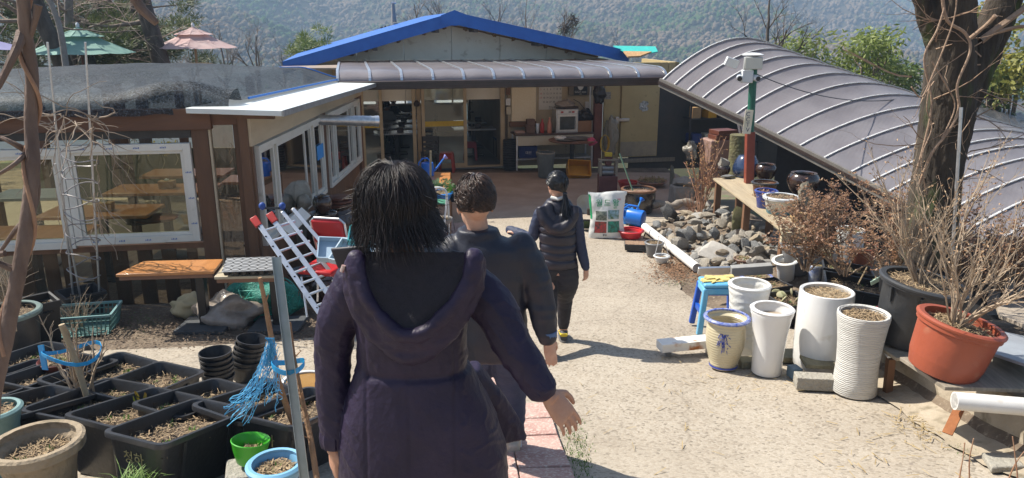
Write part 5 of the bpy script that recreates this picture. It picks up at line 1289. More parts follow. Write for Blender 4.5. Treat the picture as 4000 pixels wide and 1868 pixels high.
M_wp = mat('white_plastic',(.70,.71,.71),(.62,.63,.63),5,.35); fc = at(2933,246,Yp)
o = MB().box(fc+V((0,-.10,0)),(.25,.05,.165)).part('floodlight',mat('grey_cast',(.36,.37,.36),None,rough=.45),cp,bevel=.01); MB().box(fc+V((0,-.134,0)),(.235,.008,.15)).part('lens',mat('lens_cream',(.62,.60,.52),None,rough=.2),o,bevel=.003)
o = MB().box(fc+V((-.25,.05,-.0)),(.2,.05,.12),(.2,.3,.3)).part('floodlight',M_wp,cp,bevel=.008)
MB().lathe([(.02,-.06),(.07,-.06),(.08,-.04),(.14,-.025),(.145,-.012),(.09,.008),(.02,.015)],26,at(2942,210,Yp)).part('dome_lamp',M_wp,cp)
MB().tube([pt_-Z*.02,at(2942,222,Yp)],.03,10).part('neck',M_wp,cp)
cq = at(2912,298,Yp); MB().box(cq+V((0,-.06,0)),(.15,.10,.17)).part('junction_box',M_wp,cp,bevel=.008)
for s,px in ((-1,2890),(1,2938)):
    c0 = at(px,298,Yp)+V((0,-.12,-.01)); o = MB().tube([c0+V((0,.14,0)),c0+V((s*.04,-.02,-.015))],.042,16).part('camera',M_wp,cp); MB().tube([c0+V((s*.04,-.02,-.015)),c0+V((s*.042,-.03,-.016))],.032,16).part('lens',M_black,o)
sg = at(2920,474,Yp)+V((-.02,-.085,0)); MB().box(sg,(.115,.008,.33),(0,.05,0)).part('sign_plate',mat('ivory_sign',(.66,.58,.38),(.72,.68,.58),3,.5),cp,bevel=.003)
for k,chh in enumerate('CCTV'): lettering('lettering',chh,.082,sg+V((.004*k-.008,-.0055,.105-.072*k)),facing((0,-1,0)),mat('sign_navy',(.02,.03,.09),None,rough=.5),cp,.0008)
MB().tube(arc(at(2955,290,Yp),at(3600,370,13.5),-.22,20),.007,5).thing('power_cable',M_black,'black cable sagging from the camera post over the vault','cable')

# --- tub, grinder, bag, cans in the middle of the yard
pot('glazed_tub','wide black glazed tub with dry stems in the yard',place(2490,840,738,134),[(.80,0),(.84,.03),(.98,.4),(1.0,.75),(.97,.9),(1.0,.94),(1.0,1)],M_ongb,.86,rim=.03,rim_m=mat('tub_rim',(.20,.10,.05),(.12,.06,.035),6,.4),wall=.03,seed=61,chips=160,sm_=mat('pink_grit',(.30,.19,.15),(.2,.13,.1),20,.9),green=0)
MB().tube([at(2420,600,13.0),at(2472,745,12.8)],.013,8).thing('garden_cane',mat('green_cane',(.12,.20,.13),None,rough=.5),'green garden cane leaning in the black tub','cane')
gm = T('stone_mill','maroon grinding machine on a steel frame in the yard','machine',gnd(2374,772)); p = gnd(2374,772); p = p+V((0,.15,0)); M_mar = mat('maroon_paint',(.09,.028,.026),(.13,.045,.04),5,.45,.15,20)
MB().box(p+Z*.21,(.36,.32,.42)).part('cabinet',M_mar,gm,bevel=.008)
for sx in (-.155,.155):
    for sy in (-.13,.13): MB().bar(p+V((sx,sy,.42)),p+V((sx,sy,.68)),.04,.04).part('upright',mat('grey_wood'),gm)
for sx in (-.155,.155): MB().bar(p+V((sx,-.16,.70)),p+V((sx,.16,.70)),.05,.04).part('rail',mat('grey_wood'),gm,bevel=.004)
MB().bar(p+V((-.19,-.1,.735)),p+V((.19,-.1,.735)),.06,.03).part('rail',mat('grey_wood'),gm,bevel=.004)
for z in (.47,.56): MB().tube([p+V((-.11,0,z)),p+V((.11,0,z))],.065,20).part('roller',mat('steel_grey',(.30,.30,.30),(.22,.22,.22),9,.4,metal=.5),gm)
MB().box(p+V((0,-.02,.70)),(.14,.16,.16),None,.8).part('hopper',M_mar,gm,bevel=.006)
MB().box(p+V((0,-.02,.83)),(.14,.11,.08)).thing('sponge',mat('yellow_sponge',(.55,.42,.04),(.45,.33,.03),20,.9,.6,60),'yellow sponge on top of the maroon machine','sponge',bevel=.012)
pot('red_basin','red basin with blue cloth behind the black tub',place(2450,750,708,76),PR['bowl'],mat('red_plastic'),.6,fill=mat('blue_cloth',(.03,.12,.45),(.02,.07,.3),14,.7,.8,20))
sc_ = pot('succulent_bowl','wide clay bowl of dry succulents behind the black tub',place(2545,735,706,118),PR['bowl'],mat('clay_pink',(.36,.20,.14),(.28,.16,.11),5,.8),.85,seed=62,chips=60,green=0)
b = MB(); rn = random.Random(62); cs_ = place(2545,735,706,118)
for k in range(220):
    a = rn.uniform(0,6.3); q = cs_[1]*.9*sqrt(rn.random()); p = cs_[0]+V((q*cos(a),q*sin(a),cs_[2]*.9+.05*rn.random())); d = V((rn.gauss(0,1),rn.gauss(0,1),rn.uniform(.2,1.2))).normalized()*.04; s = d.orthogonal().normalized()*.012; b.quad(p-s*.3,p+d*.6-s,p+d,p+d*.6+s)
b.part('succulents',mat('succulent',(.20,.18,.06),(.32,.22,.10),9,.6),sc_,smooth=False)['kind'] = 'stuff'
# fertiliser sack
sk = T('fertiliser_sack','white fertiliser sack with green lettering and crop pictures','sack',gnd(2372,935)); p = gnd(2372,935); u = mpp(p); W,H,D = 136*u,178*u,.13; p = p+V((0,.10,0))
lean = .22
def sackp(s,t,front):
    x = (s-.5)*W*(1+.05*cos(t*7)+.06*(t > .93)); prof = sin(pi*min(1,max(0,s)))**.55*sin(pi*min(1,.06+.94*t))**.5
    y = (-D if front else D*.6)*prof*.62; z = H*t
    w = .018*noise.noise(V((s*4,t*5,1 if front else 7)))+.007*noise.noise(V((s*13,t*12,3)))
    return p+V((x+.03*(t > .95)*sin(s*9),y+lean*z*.7+w,z*(1-.02*sin(s*6)*(t > .9))))
b = MB(); b.grid(lambda s,t: sackp(s,t,True),24,30); b.grid(lambda s,t: sackp(1-s,t,False),24,30); b.part('bag',mat('sack_white',(.72,.72,.68),(.66,.66,.62),4,.4,.25,14),sk,ang=None)
def patch(s0,t0,s1,t1,m,nm):
    q = MB(); q.grid(lambda a,c: sackp(s0+(s1-s0)*a,t0+(t1-t0)*c,True)+V((0,-.0035,.001)),8,10); return q.part(nm,m,sk,ang=None)
patch(.16,.40,.48,.60,mat('photo_leek',(.04,.06,.04),(.25,.27,.22),30,.45),'crop_picture'); patch(.52,.43,.85,.62,mat('photo_tree',(.35,.5,.62),(.06,.14,.04),22,.45),'crop_picture')
patch(.14,.12,.48,.37,mat('photo_pepper',(.05,.05,.04),(.55,.05,.04),24,.45),'crop_picture'); patch(.52,.13,.86,.38,mat('photo_cucumber',(.03,.08,.05),(.02,.30,.22),26,.45),'crop_picture')
patch(.0,.42,.05,.95,mat('print_green',(.02,.30,.12),None,rough=.5),'stripe')
def letters(s,t,txt,sz,m): 
    c0 = sackp(s,t,True); n_ = (sackp(s+.03,t,True)-sackp(s-.03,t,True)).cross(sackp(s,t+.03,True)-sackp(s,t-.03,True)).normalized()
    lettering('lettering',txt,sz,c0+n_*.014,facing(n_,(0,0,1)),m,sk,.002)
letters(.27,.76,'월',.12,mat('print_green')); letters(.50,.77,'드',.12,mat('print_green')); letters(.73,.765,'왕',.12,mat('print_green')); letters(.44,.075,'풍농',.035,mat('print_dark',(.04,.05,.05),None)); letters(.72,.67,'◎◎',.03,mat('print_green')); letters(.82,.84,'비료',.03,mat('print_red',(.5,.03,.03),None))
tyy = gnd(2297,905); ct = T('cell_tray','black cell seedling tray leaning against the sack','tray',tyy); b = MB(); R = Euler((-.75,.05,.1)).to_matrix(); cc = tyy+V((0,.12,.10))
for i in range(8): b.bar(cc+R@V((-.14+.04*i,-.12,0)),cc+R@V((-.14+.04*i,.12,0)),.010,.02)
for j in range(7): b.bar(cc+R@V((-.14,-.12+.04*j,0)),cc+R@V((.14,-.12+.04*j,0)),.010,.022)
b.part('lattice',M_black,ct); MB().slab([cc+R@V((sx*.14,sy*.12,-.03)) for sx,sy in ((-1,-1),(1,-1),(1,1),(-1,1))],R@V((0,0,.005))).part('bottom',mat('tray_soil',(.02,.03,.015),(.05,.10,.03),40,.9),ct)
pd = MB(); pd.lathe([(.02,0),(.12,.015),(.2,.08),(.205,.085),(.19,.08),(.11,.025),(.01,.012)],26,(0,0,0)); q = gnd(2285,825)+Z*.08; pd.v = [tuple(q+Euler((.75,.5,0)).to_matrix()@V(k)) for k in pd.v]
pd.thing('enamel_bowl',mat('enamel_cream',(.46,.42,.32),(.36,.31,.22),6,.3),'cream enamel bowl tipped on its side near the sack','bowl')
MB().box(gnd(2302,838)+Z*.05,(.08,.08,.11)).thing('wooden_block',M_dark,'small dark wooden block beside the enamel bowl','block',bevel=.004)
# watering cans: one built, posed three times
M_can = mat('can_blue',(.01,.13,.56),(.015,.17,.62),4,.3,.05,20)
def can(loc,rot,label,rose_m,s=1,m=None):
    m = m or M_can; o = T('watering_can',label,'watering can',(0,0,0),'blue watering cans')
    b = MB(); b.lathe([(.095,0),(.11,.005),(.112,.03),(.105,.2),(.10,.225),(.06,.235),(.055,.23)],24,sx=1.0,sy=.82); b.part('body',m,o)
    MB().tube([(.08,0,.05),(.17,0,.13),(.25,0,.23),(.29,0,.28)],[.022,.017,.014,.013],10).part('spout',m,o)
    r = MB(); d = V((.8,0,.6)).normalized(); a = V((.29,0,.28)); r.tube([a,a+d*.025,a+d*.05,a+d*.055],[.014,.03,.046,.044],18); r.part('rose',rose_m,o)
    MB().tube([(-.09,0,.06),(-.15,0,.12),(-.145,0,.23),(-.08,0,.30),(.0,0,.30),(.06,0,.235)],.013,8).part('handle',m,o)
    o.location = loc; o.rotation_euler = rot; o.scale = (s,s,s); return o
can(gnd(2505,890)+V((.05,.1,.12)),(.2,1.50,2.75),'blue watering can lying on its side with a green rose',mat('lime_rose',(.10,.40,.03),None,rough=.4),1.25)
can(gnd(2462,878)+V((0,.15,.0)),(-.1,-.1,.6),'lighter blue watering can standing behind the fallen one',M_can,1.05,mat('can_light',(.03,.22,.58),(.04,.26,.62),4,.35))
pot('red_tub','red plastic basin with a little water beside the sack',place(2462,938,900,100),[(.72,0),(.78,.05),(.92,.85),(1.02,.9),(1.03,1)],mat('bright_red',(.55,.025,.03),(.48,.02,.025),4,.35),.5,fill=mat('dark_water',(.10,.04,.035),None,rough=.05),rim=.012)
b = MB(); q = gnd(2490,985)
for k in range(3): b.box(q+V((-.01*k,.12,.025+.03*k)),(.30,.22,.03),(0,0,-.25+.05*k))
b.thing('stacked_trays',M_black,'stacked black trays of grit in front of the red basin','tray',bevel=.004)
b = MB(); Rz = Euler((0,0,-.15)).to_matrix(); b.grid(lambda s,t: q+V((-.02,.12,.105))+Rz@V(((s-.5)*.28,(t-.5)*.2,.006*noise.noise(V((s*9,t*9,0))))),12,10); o = b.thing('tray_grit',mat('brown_grit',(.22,.13,.08),(.33,.22,.14),40,.9,.8,70),'brown grit filling the top black tray','soil',None,'stuff')
pot('grey_pot','dark grey tapered pot standing by the drain pipe',place(2553,1008,948,74),PR['taper'],mat('grey_plastic',(.13,.13,.135),(.19,.19,.19),5,.45),.88,rim=.012,seed=71,green=0)
hp_ = pot('hanging_pot','small white hanging pot with wire hangers beside the grey pot',place(2583,1035,1000,60),PR['bowl'],mat('white_glaze'),.7,rim=.01,seed=72,green=0,chips=20)
lo,r_,h_ = place(2583,1035,1000,60); MB().tube([lo+V((-r_*.9,0,h_)),lo+V((-r_*.5,0,h_+.22)),lo+V((-.06,0,h_+.28))],.0045,5).part('hanger',M_wp,hp_); MB().tube([lo+V((r_*.9,0,h_)),lo+V((r_*.3,0,h_+.2)),lo+V((-.06,0,h_+.28))],.0045,5).part('hanger',M_wp,hp_)

# --- the group of tall pots
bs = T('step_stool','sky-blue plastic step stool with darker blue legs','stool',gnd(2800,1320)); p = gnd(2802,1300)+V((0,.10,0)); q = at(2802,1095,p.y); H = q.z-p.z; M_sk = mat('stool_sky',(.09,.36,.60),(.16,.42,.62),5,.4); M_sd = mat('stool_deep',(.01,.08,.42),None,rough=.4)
MB().box(p+Z*(H-.02),(.33,.26,.04)).part('seat',M_sk,bs,bevel=.016); MB().box(p+Z*(H-.07),(.335,.265,.06),None,1.03).part('skirt',M_sk,bs,bevel=.01)
for sx in (-1,1):
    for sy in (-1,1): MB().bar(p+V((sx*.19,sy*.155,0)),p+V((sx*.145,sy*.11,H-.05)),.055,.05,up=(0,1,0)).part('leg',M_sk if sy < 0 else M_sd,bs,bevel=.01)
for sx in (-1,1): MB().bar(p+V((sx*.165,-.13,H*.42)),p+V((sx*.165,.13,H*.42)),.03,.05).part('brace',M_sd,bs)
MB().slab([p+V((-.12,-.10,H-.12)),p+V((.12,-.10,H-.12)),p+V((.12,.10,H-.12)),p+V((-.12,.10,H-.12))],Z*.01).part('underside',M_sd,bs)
gv = T('rubber_gloves','pair of cream rubber gloves laid on the blue stool','gloves',p+Z*H)
for k in range(2):
    b = MB(); ctr = p+V((-.03+.05*k,-.02+.06*k,H+.008+.012*k)); b.blob(ctr,.07,14,8,.25,(1.3,.7,.13),seed=k)
    for f in range(4): b.tube([ctr+V((-.06,-.03+.02*f,0)),ctr+V((-.12,-.045+.027*f,.002)),ctr+V((-.155+.012*abs(f-1),-.055+.032*f,-.002))],[.013,.012,.008],8)
    b.tube([ctr+V((-.02,-.04,0)),ctr+V((-.06,-.085,.004))],[.014,.010],8); b.tube([ctr+V((.05,0,0)),ctr+V((.13,.01,0))],[.035,.04],12)
    b.v = [(x,y,ctr.z+(z-ctr.z)*.5) for x,y,z in b.v]; b.part('glove',mat('cream_rubber',(.62,.52,.20),(.56,.46,.17),6,.5),gv)
pot('wavy_pot','tall white pot with rippled sides behind the blue-rimmed urn',place(2902,1410,1110,158),[(.70,0),(.72,.02),(.82,.4),(.95,.85),(1.0,.93),(1.0,1)],mat('white_ripple',(.70,.70,.67),(.64,.64,.60),4,.35,wave=('Z',4.5,7,.35,.012),coat=.2),.80,rim=.02,wall=.025,seed=81,chips=0,green=0,sm_=mat('grey_mud',(.33,.28,.22),(.27,.22,.17),6,.8))
ur = pot('bamboo_urn','cream urn with a cobalt rim and a painted bamboo spray',place(2822,1458,1238,172),PR['urn'],mat('cream_glaze',(.56,.50,.34),(.50,.43,.28),3,.3,c3=(.40,.31,.17),sc3=5,f3=.28,wave=('Z',14,.6,.35,.006),coat=.4),.55,rim=.018,rim_m=mat('cobalt_dash',(.03,.07,.36),(.35,.38,.50),42,.25),wall=.018,chips=0,seed=82,green=0,sm_=mat('grey_mud'))
lo,r_,h_ = place(2822,1458,1238,172); M_cob = mat('cobalt_paint',(.03,.05,.28),(.05,.08,.38),12,.3)
b = MB(); b.lathe([(.652*r_,.008),(.645*r_,.024)],40,lo,cap0=False); b.part('base_band',M_cob,ur)
def urn_pt(a,z):
    f = next((a0+(a1-a0)*(z-b0)/(b1-b0)) for (a0,b0),(a1,b1) in zip(PR['urn'],PR['urn'][1:]) if b0 <= z <= b1)*r_+.0022; return lo+V((f*cos(a),f*sin(a),z*h_))
b = MB(); rn = random.Random(5); a0 = -pi/2-.38
for k in range(3):
    st_ = [urn_pt(a0+.06*k-.05+.02*sin(i),.42+.36*i/7) for i in range(8)]; b.tube(st_,.0022,4)
for k in range(34):
    aa = a0+rn.uniform(-.22,.26); z = rn.uniform(.60,.80) if k < 24 else rn.uniform(.44,.6); dA = rn.uniform(-.16,.16); dz = -rn.uniform(.03,.09)
    p1,p2,p3 = urn_pt(aa,z),urn_pt(aa+dA*.5,z+dz*.3),urn_pt(aa+dA,z+dz); b.tube([p1,p2,p3],[.001,.0035,.0007],4)
b.part('bamboo_painting',M_cob,ur)
pot('tapered_pot','glossy white tapering pot of murky water in the front row',place(2990,1480,1205,163),[(.70,0),(.72,.015),(.73,.3),(.80,.6),(.93,.88),(1.0,.94),(1.0,.99),(.99,1)],mat('white_gloss',(.74,.74,.73),(.69,.68,.65),2.5,.22,coat=.5,c3=(.52,.47,.38),sc3=6,f3=.27),.86,wall=.03,fill=mat('murky',(.36,.29,.21),(.30,.24,.17),6,.15),rim=.012)
pot('cylinder_pot','large glossy white cylinder pot on blocks',place(3192,1462,1135,206,None),[(.90,0),(.95,.02),(.99,.12),(1.0,.3),(1.0,.95),(.98,1)],mat('white_gloss'),.93,wall=.035,seed=84,chips=260,green=0,dry=.8,sm_=mat('pale_grit',(.42,.35,.24),(.3,.24,.16),30,.9))
pot('ribbed_pot','grey-white waisted pot with combed grooves at the end of the row',place(3330,1560,1222,198),PR['waist'],mat('combed_glaze',(.64,.63,.59),(.46,.45,.42),9,.6,wave=('Z',22,3.5,.55,.008),stretch=(.5,.5,14)),.93,wall=.03,seed=85,chips=260,green=0,n=48)
pot('tilted_pot','white wide-rimmed pot set askew behind the row of tall pots',(place(3068,1108,1012,132)[0],.135,.24),[(.62,0),(.64,.02),(.74,.75),(.80,.86),(1.0,.93),(1.0,1)],mat('white_paint'),.6,rim=.01,seed=86,tilt=(.12,-.16,0),green=0)
pot('blue_rim_pot','shallow pot with a blue and white rim behind the stool',place(2950,1125,1078,122),PR['bowl'],mat('white_glaze'),.8,rim=.02,rim_m=mat('cobalt_dash'),seed=87)
pot('brown_bowl','brown glazed bowl of soil in front of the rocks',place(2905,1042,1010,80),PR['bowl'],mat('brown_glaze',(.16,.08,.05),(.22,.12,.08),5,.3,coat=.5),.8,seed=88)
# steel bar bench, blocks, crates behind
sb = T('steel_beam','white steel box beam with flaking paint and rust, raised on a stub','beam',gnd(2610,1395)); M_fl = mat('flaking_white',(.70,.69,.66),(.66,.64,.6),5,.5,c3=(.38,.13,.03),sc3=9,f3=.40,bump=.2,bsc=30); a,b_ = at(2575,1352,6.05),at(2800,1330,6.15)
MB().bar(a,b_,.14,.075).part('box',M_fl,sb,bevel=.004); MB().bar(a+V((-.004,0,0)),a-V((.004,0,0)),.12,.06).part('open_end',mat('steel_grey'),sb)
for x,y in ((2610,1375),(2770,1360)): q = at(x,y,6.08); MB().bar(V((q.x,q.y,zroad(q.y)-.02)),V((q.x,q.y,q.z)),.05,.05).part('stub',mat('steel_grey'),sb)
def block(px,py,s,rz,m,label,dz=0,nm='concrete_block',cat='block'):
    p = gnd(px,py); b = MB(); b.box(p+V((0,s[1]/2,s[2]/2+dz)),s,(0,0,rz)); return b.thing(nm,m,label,cat,bevel=.006)
M_blk = mat('block_concrete',(.34,.32,.27),(.26,.24,.20),8,.95,.9,40); M_pallet = mat('green_grey_wood',(.27,.24,.15),(.18,.16,.10),5,.85,.3,20,stretch=(4,1,1))
block(3190,1528,(.28,.12,.10),-.12,M_blk,'rough concrete block beside the large white cylinder'); block(3210,1482,(.24,.2,.035),-.1,M_pallet,'wooden offcut between the cylinder pot and the block',.085,'wood_offcut','wood')
block(2930,1440,(.16,.12,.06),.1,M_pallet,'wooden offcut under the wavy white pot',0,'wood_offcut','wood'); block(3080,1420,(.22,.2,.05),0,M_pallet,'wooden offcut behind the glossy tapering pot',0,'wood_offcut','wood'); block(3110,1485,(.08,.1,.09),.2,mat('blue_block',(.09,.14,.18),None,rough=.6),'blue-grey block wedged beside the cylinder pot')
ab = MB(); ab.bar(at(2726,1058,7.9),at(2850,1055,7.9),.03,.09,up=(0,-.4,1)); ab.thing('aluminium_profile',M_alu,'aluminium profile lying behind the blue stool','profile',bevel=.003)
ab = MB(); ab.bar(at(2856,1058,7.95),at(3015,1048,7.9),.12,.10); ab.thing('kerb_stone',mat('grey_kerbstone',(.27,.27,.26),(.21,.21,.2),5,.9,.4,20),'grey kerbstone lying behind the blue stool','kerbstone',bevel=.006)
def crate(px,py,sx,sy,h,rz,label,m,tilt=(0,0),seed=1,mulch=True):
    p = gnd(px,py,h)-Z*h; o = T('planting_tub',label,'planter',p); R = Matrix.Identity(3); b = MB(); k = .86; t = .014
    def rg(w,l,z): return [p+V((-w/2,-l/2,z)),p+V((w/2,-l/2,z)),p+V((w/2,l/2,z)),p+V((-w/2,l/2,z))]
    rs = [rg(sx*k,sy*k,0),rg(sx*.97,sy*.97,h-.03),rg(sx*1.03,sy*1.03,h-.028),rg(sx*1.03,sy*1.03,h),rg(sx*.94,sy*.94,h),rg(sx*.9,sy*.9,h*.55)]
    vs = [v for q in rs for v in q]; fs = [(3,2,1,0)]+[(j*4+i,j*4+(i+1) % 4,(j+1)*4+(i+1) % 4,(j+1)*4+i) for j in range(5) for i in range(4)]; b.add(vs,fs); b.part('box',m,o,bevel=.008)
    for i in range(4): MB().bar(p+V((-sx*.36+sx*.24*i,-sy*.44,.02)),p+V((-sx*.36+sx*.24*i,-sy*.488,h-.04)),.02,.015).part('rib',m,o)
    soil(o,p+Z*h*.72,0,(sx*.9,sy*.9),n=140,seed=seed,green=3); o.rotation_euler = (tilt[0],tilt[1],rz); return o
crate(3090,1165,.36,.42,.22,.2,'black tub of cactus pads between the tall white pots',M_black,seed=91); crate(3010,1105,.34,.30,.15,.35,'low black tray of soil beneath the askew white pot',M_black,seed=92)
crate(3330,1100,.62,.36,.30,-.30,'long black planter with a label stick beyond the cylinder pot',mat('planter_plastic'),(.12,.12),93); crate(3300,1040,.5,.3,.26,-.3,'dark planter of azalea roots behind the long black planter',M_black,(.05,.1),94)
rn = random.Random(3); cpd = gnd(3085,1165,.17); cac = T('cactus_pads','withered flat cactus pads in the black tub','cactus',cpd)
for k in range(7): b = MB(); q = cpd+V((rn.uniform(-.12,.12),rn.uniform(-.12,.12),.03)); b.blob(q,.05,12,8,.1,(1,.25,.8),seed=k,R=Euler((rn.uniform(-.9,.9),rn.uniform(-.9,.9),rn.uniform(0,3))).to_matrix()); b.part('pad',mat('cactus',(.22,.23,.12),(.32,.28,.17),7,.7),cac)
MB().bar(at(3352,1110,6.6),at(3388,1042,6.55),.016,.010).thing('label_stick',mat('stake_wood'),'wooden label stick poked into the long black planter','stick'); b = MB(); b.box(at(3420,1098,6.5),(.10,.012,.05),(.3,-.5,.1)); b.thing('plant_tag',mat('mint_tag',(.45,.62,.5),None,rough=.4),'mint green plant tag in the long black planter','tag',bevel=.004)
pot('shrub_pot','blackish pot with a grey rim at the corner of the bench',place(3100,1080,950,128),PR['taper'],mat('grey_plastic'),.92,rim=.015,seed=95); pot('blue_white_pot','white pot with blue decoration peeping behind the planters',place(3180,1110,1035,60),PR['taper'],mat('blue_white',(.60,.62,.62),(.12,.18,.40),14,.25),.9,seed=96)
pot('white_tall_pot','white tall pot hidden inside the azalea leaves',place(3300,1060,895,110),PR['cyl'],mat('white_paint'),.92,seed=97); pot('terracotta_tall_pot','terracotta pot standing among the azalea stems',place(3345,1085,960,130),PR['taper'],mat('terracotta',(.33,.11,.055),(.27,.09,.045),5,.7),.92,seed=98)
# --- terrace pots
tp1 = place(3510,1180,965,240); pot('black_tub','black nursery tub of straw behind the big black pot',(tp1[0],tp1[1],tp1[2]),PR['taper'],mat('planter_plastic'),.95,rim=.02,seed=101,chips=200,green=0,dry=.8)
loc = at(3605,1385,5.0); BZ = loc.z
bp_w = (V((loc.x,5.25,BZ)),.29,at(3655,1095,5.25).z-BZ); o = pot('big_black_pot','biggest black nursery pot, tilted, full of tall bare stems',bp_w,[(.76,0),(.78,.01),(.93,.90),(.95,.92),(1.03,.93),(1.04,1)],mat('nursery_black',(.030,.032,.035),(.045,.047,.05),4,.45,.1,30,c3=(.16,.15,.13),sc3=7,f3=.22),.93,rim=.02,seed=102,chips=300,green=0,dry=.8,tilt=(.05,.13,0))
for k in range(8): MB().bar(bp_w[0]+V((.262*cos(k*.785+.3),.262*sin(k*.785+.3),bp_w[2]*.68)),bp_w[0]+V((.285*cos(k*.785+.3),.285*sin(k*.785+.3),bp_w[2]*.9)),.016,.02).part('rib',mat('nursery_black'),o)
loc = at(3760,1512,4.05); rp = (V((loc.x,4.28,loc.z)),.235,.33); pot('red_pot','wide terracotta-red plastic pot, tilted, with bare stems',rp,[(.80,0),(.82,.01),(.90,.25),(.905,.27),(.97,.86),(1.03,.88),(1.04,1)],mat('red_clay_plastic',(.33,.075,.035),(.26,.06,.03),3,.5,.08,30,c3=(.38,.17,.10),sc3=5,f3=.32),.86,rim=.018,wall=.03,seed=103,chips=300,green=0,dry=.8,tilt=(.04,.20,0))
# boards the pots stand on, pipe, rusty leg
def plank(pts,t,m,label,nm='board',cat='board'): b = MB(); b.slab(pts,(0,0,-t)); return b.thing(nm,m,label,cat,bevel=.003)
zb = BZ-.004
plank([V((2.62,5.75,zb-.0)),V((2.74,4.95,zb-.0)),V((3.5,4.95,zb)),V((3.5,5.75,zb))],.025,mat('frayed_ply',(.38,.33,.25),(.27,.23,.17),5,.8,.4,20,stretch=(1,5,1)),'frayed plywood board under the biggest black pot')
plank([V((2.50,4.48,rp[0].z-.004)),V((2.56,4.06,rp[0].z-.004)),V((3.2,4.02,rp[0].z-.004)),V((3.2,4.52,rp[0].z-.004))],.025,mat('grey_wood'),'weathered grey board under the terracotta-red pot')
plank([at(3850,1370,4.4),at(4060,1440,4.0),at(4080,1330,4.9),at(3900,1290,5.0)],.02,mat('grey_sheet',(.34,.37,.40),(.28,.3,.33),4,.4),'grey metal sheet lying behind the terracotta-red pot')
plank([at(3905,1230,5.2),at(4080,1300,4.8),at(4080,1180,5.6),at(3880,1160,5.9)],.03,mat('split_wood',(.40,.34,.27),(.28,.23,.18),4,.9,.9,12,stretch=(1,6,1)),'split grey timber stacked behind the terracotta-red pot')
for (x0,y0,x1,y1,Y,lb) in ((3480,1400,3465,1545,5.1,'sloping timber prop under the plywood board'),):
    b = MB(); b.bar(at(x0,y0,Y),at(x1,y1,Y),.05,.05); b.thing('timber_prop',M_slat,lb,'prop')
pa = at(3728,1566,3.95); pipe(pa,at(4250,1610,3.85),.052,'white plastic pipe jutting over the kerb at the right',M_pvc)
b = MB(); b.bar(at(3700,1695,3.92),at(3760,1570,4.02),.055,.012); b.thing('rusty_leg',mat('rust',(.30,.11,.035),(.20,.07,.025),9,.85,.3,30),'rusty flat steel leg propping the white pipe','leg_prop',smooth=False)
b = MB(); b.slab([gnd(3830,1790)+Z*.0,gnd(3870,1850),gnd(4000,1845),gnd(3960,1790)],Z*.04); b.thing('stone_slab',M_blk,'broken stone slab on the ground at the lower right','stone',bevel=.01)
rock(gnd(2195,1790)+Z*.0,(.07,.05,.02),(0,0,.3),2,'small flat stone at the edge of the pink path',m=M_rk[4])
rn = random.Random(12)
st = T('stick_bundle','bundle of pink and green plastic canes leaning behind the grooved pot','canes',at(3430,1390,5.3)); 
for k in range(14):
    a = at(3405+rn.uniform(0,30),1195+rn.uniform(0,30),5.35); b_ = at(3410+rn.uniform(0,35),1370+rn.uniform(-30,30),5.25); MB().tube([a,b_],.006,6).part('cane',[mat('cane_pink',(.55,.12,.15),None),mat('cane_white',(.6,.58,.52),None),mat('cane_green',(.12,.3,.14),None)][k % 3],st)
b = MB(); b.tube([at(3432,1330,5.25),at(3470,1395,5.05),at(3490,1390,5.03)],.011,8); b.thing('hook_stick',M_wp,'white hooked cane among the pink canes','cane')
# fence slats at the right edge
fn = T('slat_fence','grey weathered slat fence behind the shrub at the right edge','fence',at(3960,1200,6.2))
for k in range(5): x0 = 3880+k*55; MB().bar(at(x0+25,925,6.3),at(x0-5,1230,6.2),.09,.02,up=(0,-1,0)).part('slat',mat('grey_slat',(.26,.25,.23),(.18,.17,.16),5,.85,.3,20,stretch=(3,3,.3)),fn)
MB().bar(at(3860,935,6.35),at(4100,960,6.2),.06,.08).part('rail',mat('grey_slat'),fn)
# black netting on the slope beyond the vault
b = MB(); b.grid(lambda u,v: at(3640+360*u*1.3,345+150*u*.9+75*v+12*noise.noise(V((u*9,v*5,0))),18-5*v)+Z*.06*noise.noise(V((u*25,v*14,3))),50,16); b.thing('black_netting',mat('tarp_black',(.03,.03,.033),(.09,.09,.095),26,.45,.9,40),'crumpled black netting spread beyond the vaulted roof','net',ang=None)

# ================================================================== PEOPLE
def etube(b,secs,n=20,sq=2.4):
    """closed loft of rounded rings: secs = (centre, right-vector half axis, forward-vector half axis)"""
    vs = []; m = len(secs)
    for c,a,f in secs:
        for k in range(n):
            t = 2*pi*k/n; ct,st = cos(t),sin(t)
            vs.append(V(c)+V(a)*(abs(ct)**(2/sq)*(1 if ct >= 0 else -1))+V(f)*(abs(st)**(2/sq)*(1 if st >= 0 else -1)))
    fs = [(i*n+k,i*n+(k+1) % n,(i+1)*n+(k+1) % n,(i+1)*n+k) for i in range(m-1) for k in range(n)]
    fs += [tuple(range(n))[::-1],tuple((m-1)*n+k for k in range(n))]; b.add(vs,fs)
def smooth_path(pts,rad,sub=4):
    """Catmull-Rom through joints and radii"""
    P = [V(p) for p in pts]; out = []; rr = []
    for i in range(len(P)-1):
        p0,p1,p2,p3 = P[max(i-1,0)],P[i],P[i+1],P[min(i+2,len(P)-1)]
        for k in range(sub):
            t = k/sub; out.append(.5*((2*p1)+(p2-p0)*t+(2*p0-5*p1+4*p2-p3)*t*t+(3*p1-p0-3*p2+p3)*t**3)); rr.append(rad[i]+(rad[i+1]-rad[i])*t)
    out.append(P[-1]); rr.append(rad[-1]); return out,rr
def limb(b,pts,rad,n=14,sub=4):
    p,r = smooth_path(pts,rad,sub); b.tube(p,r,n)
    b.blob(p[0],r[0],12,8,0); b.blob(p[-1],r[-1],12,8,0)
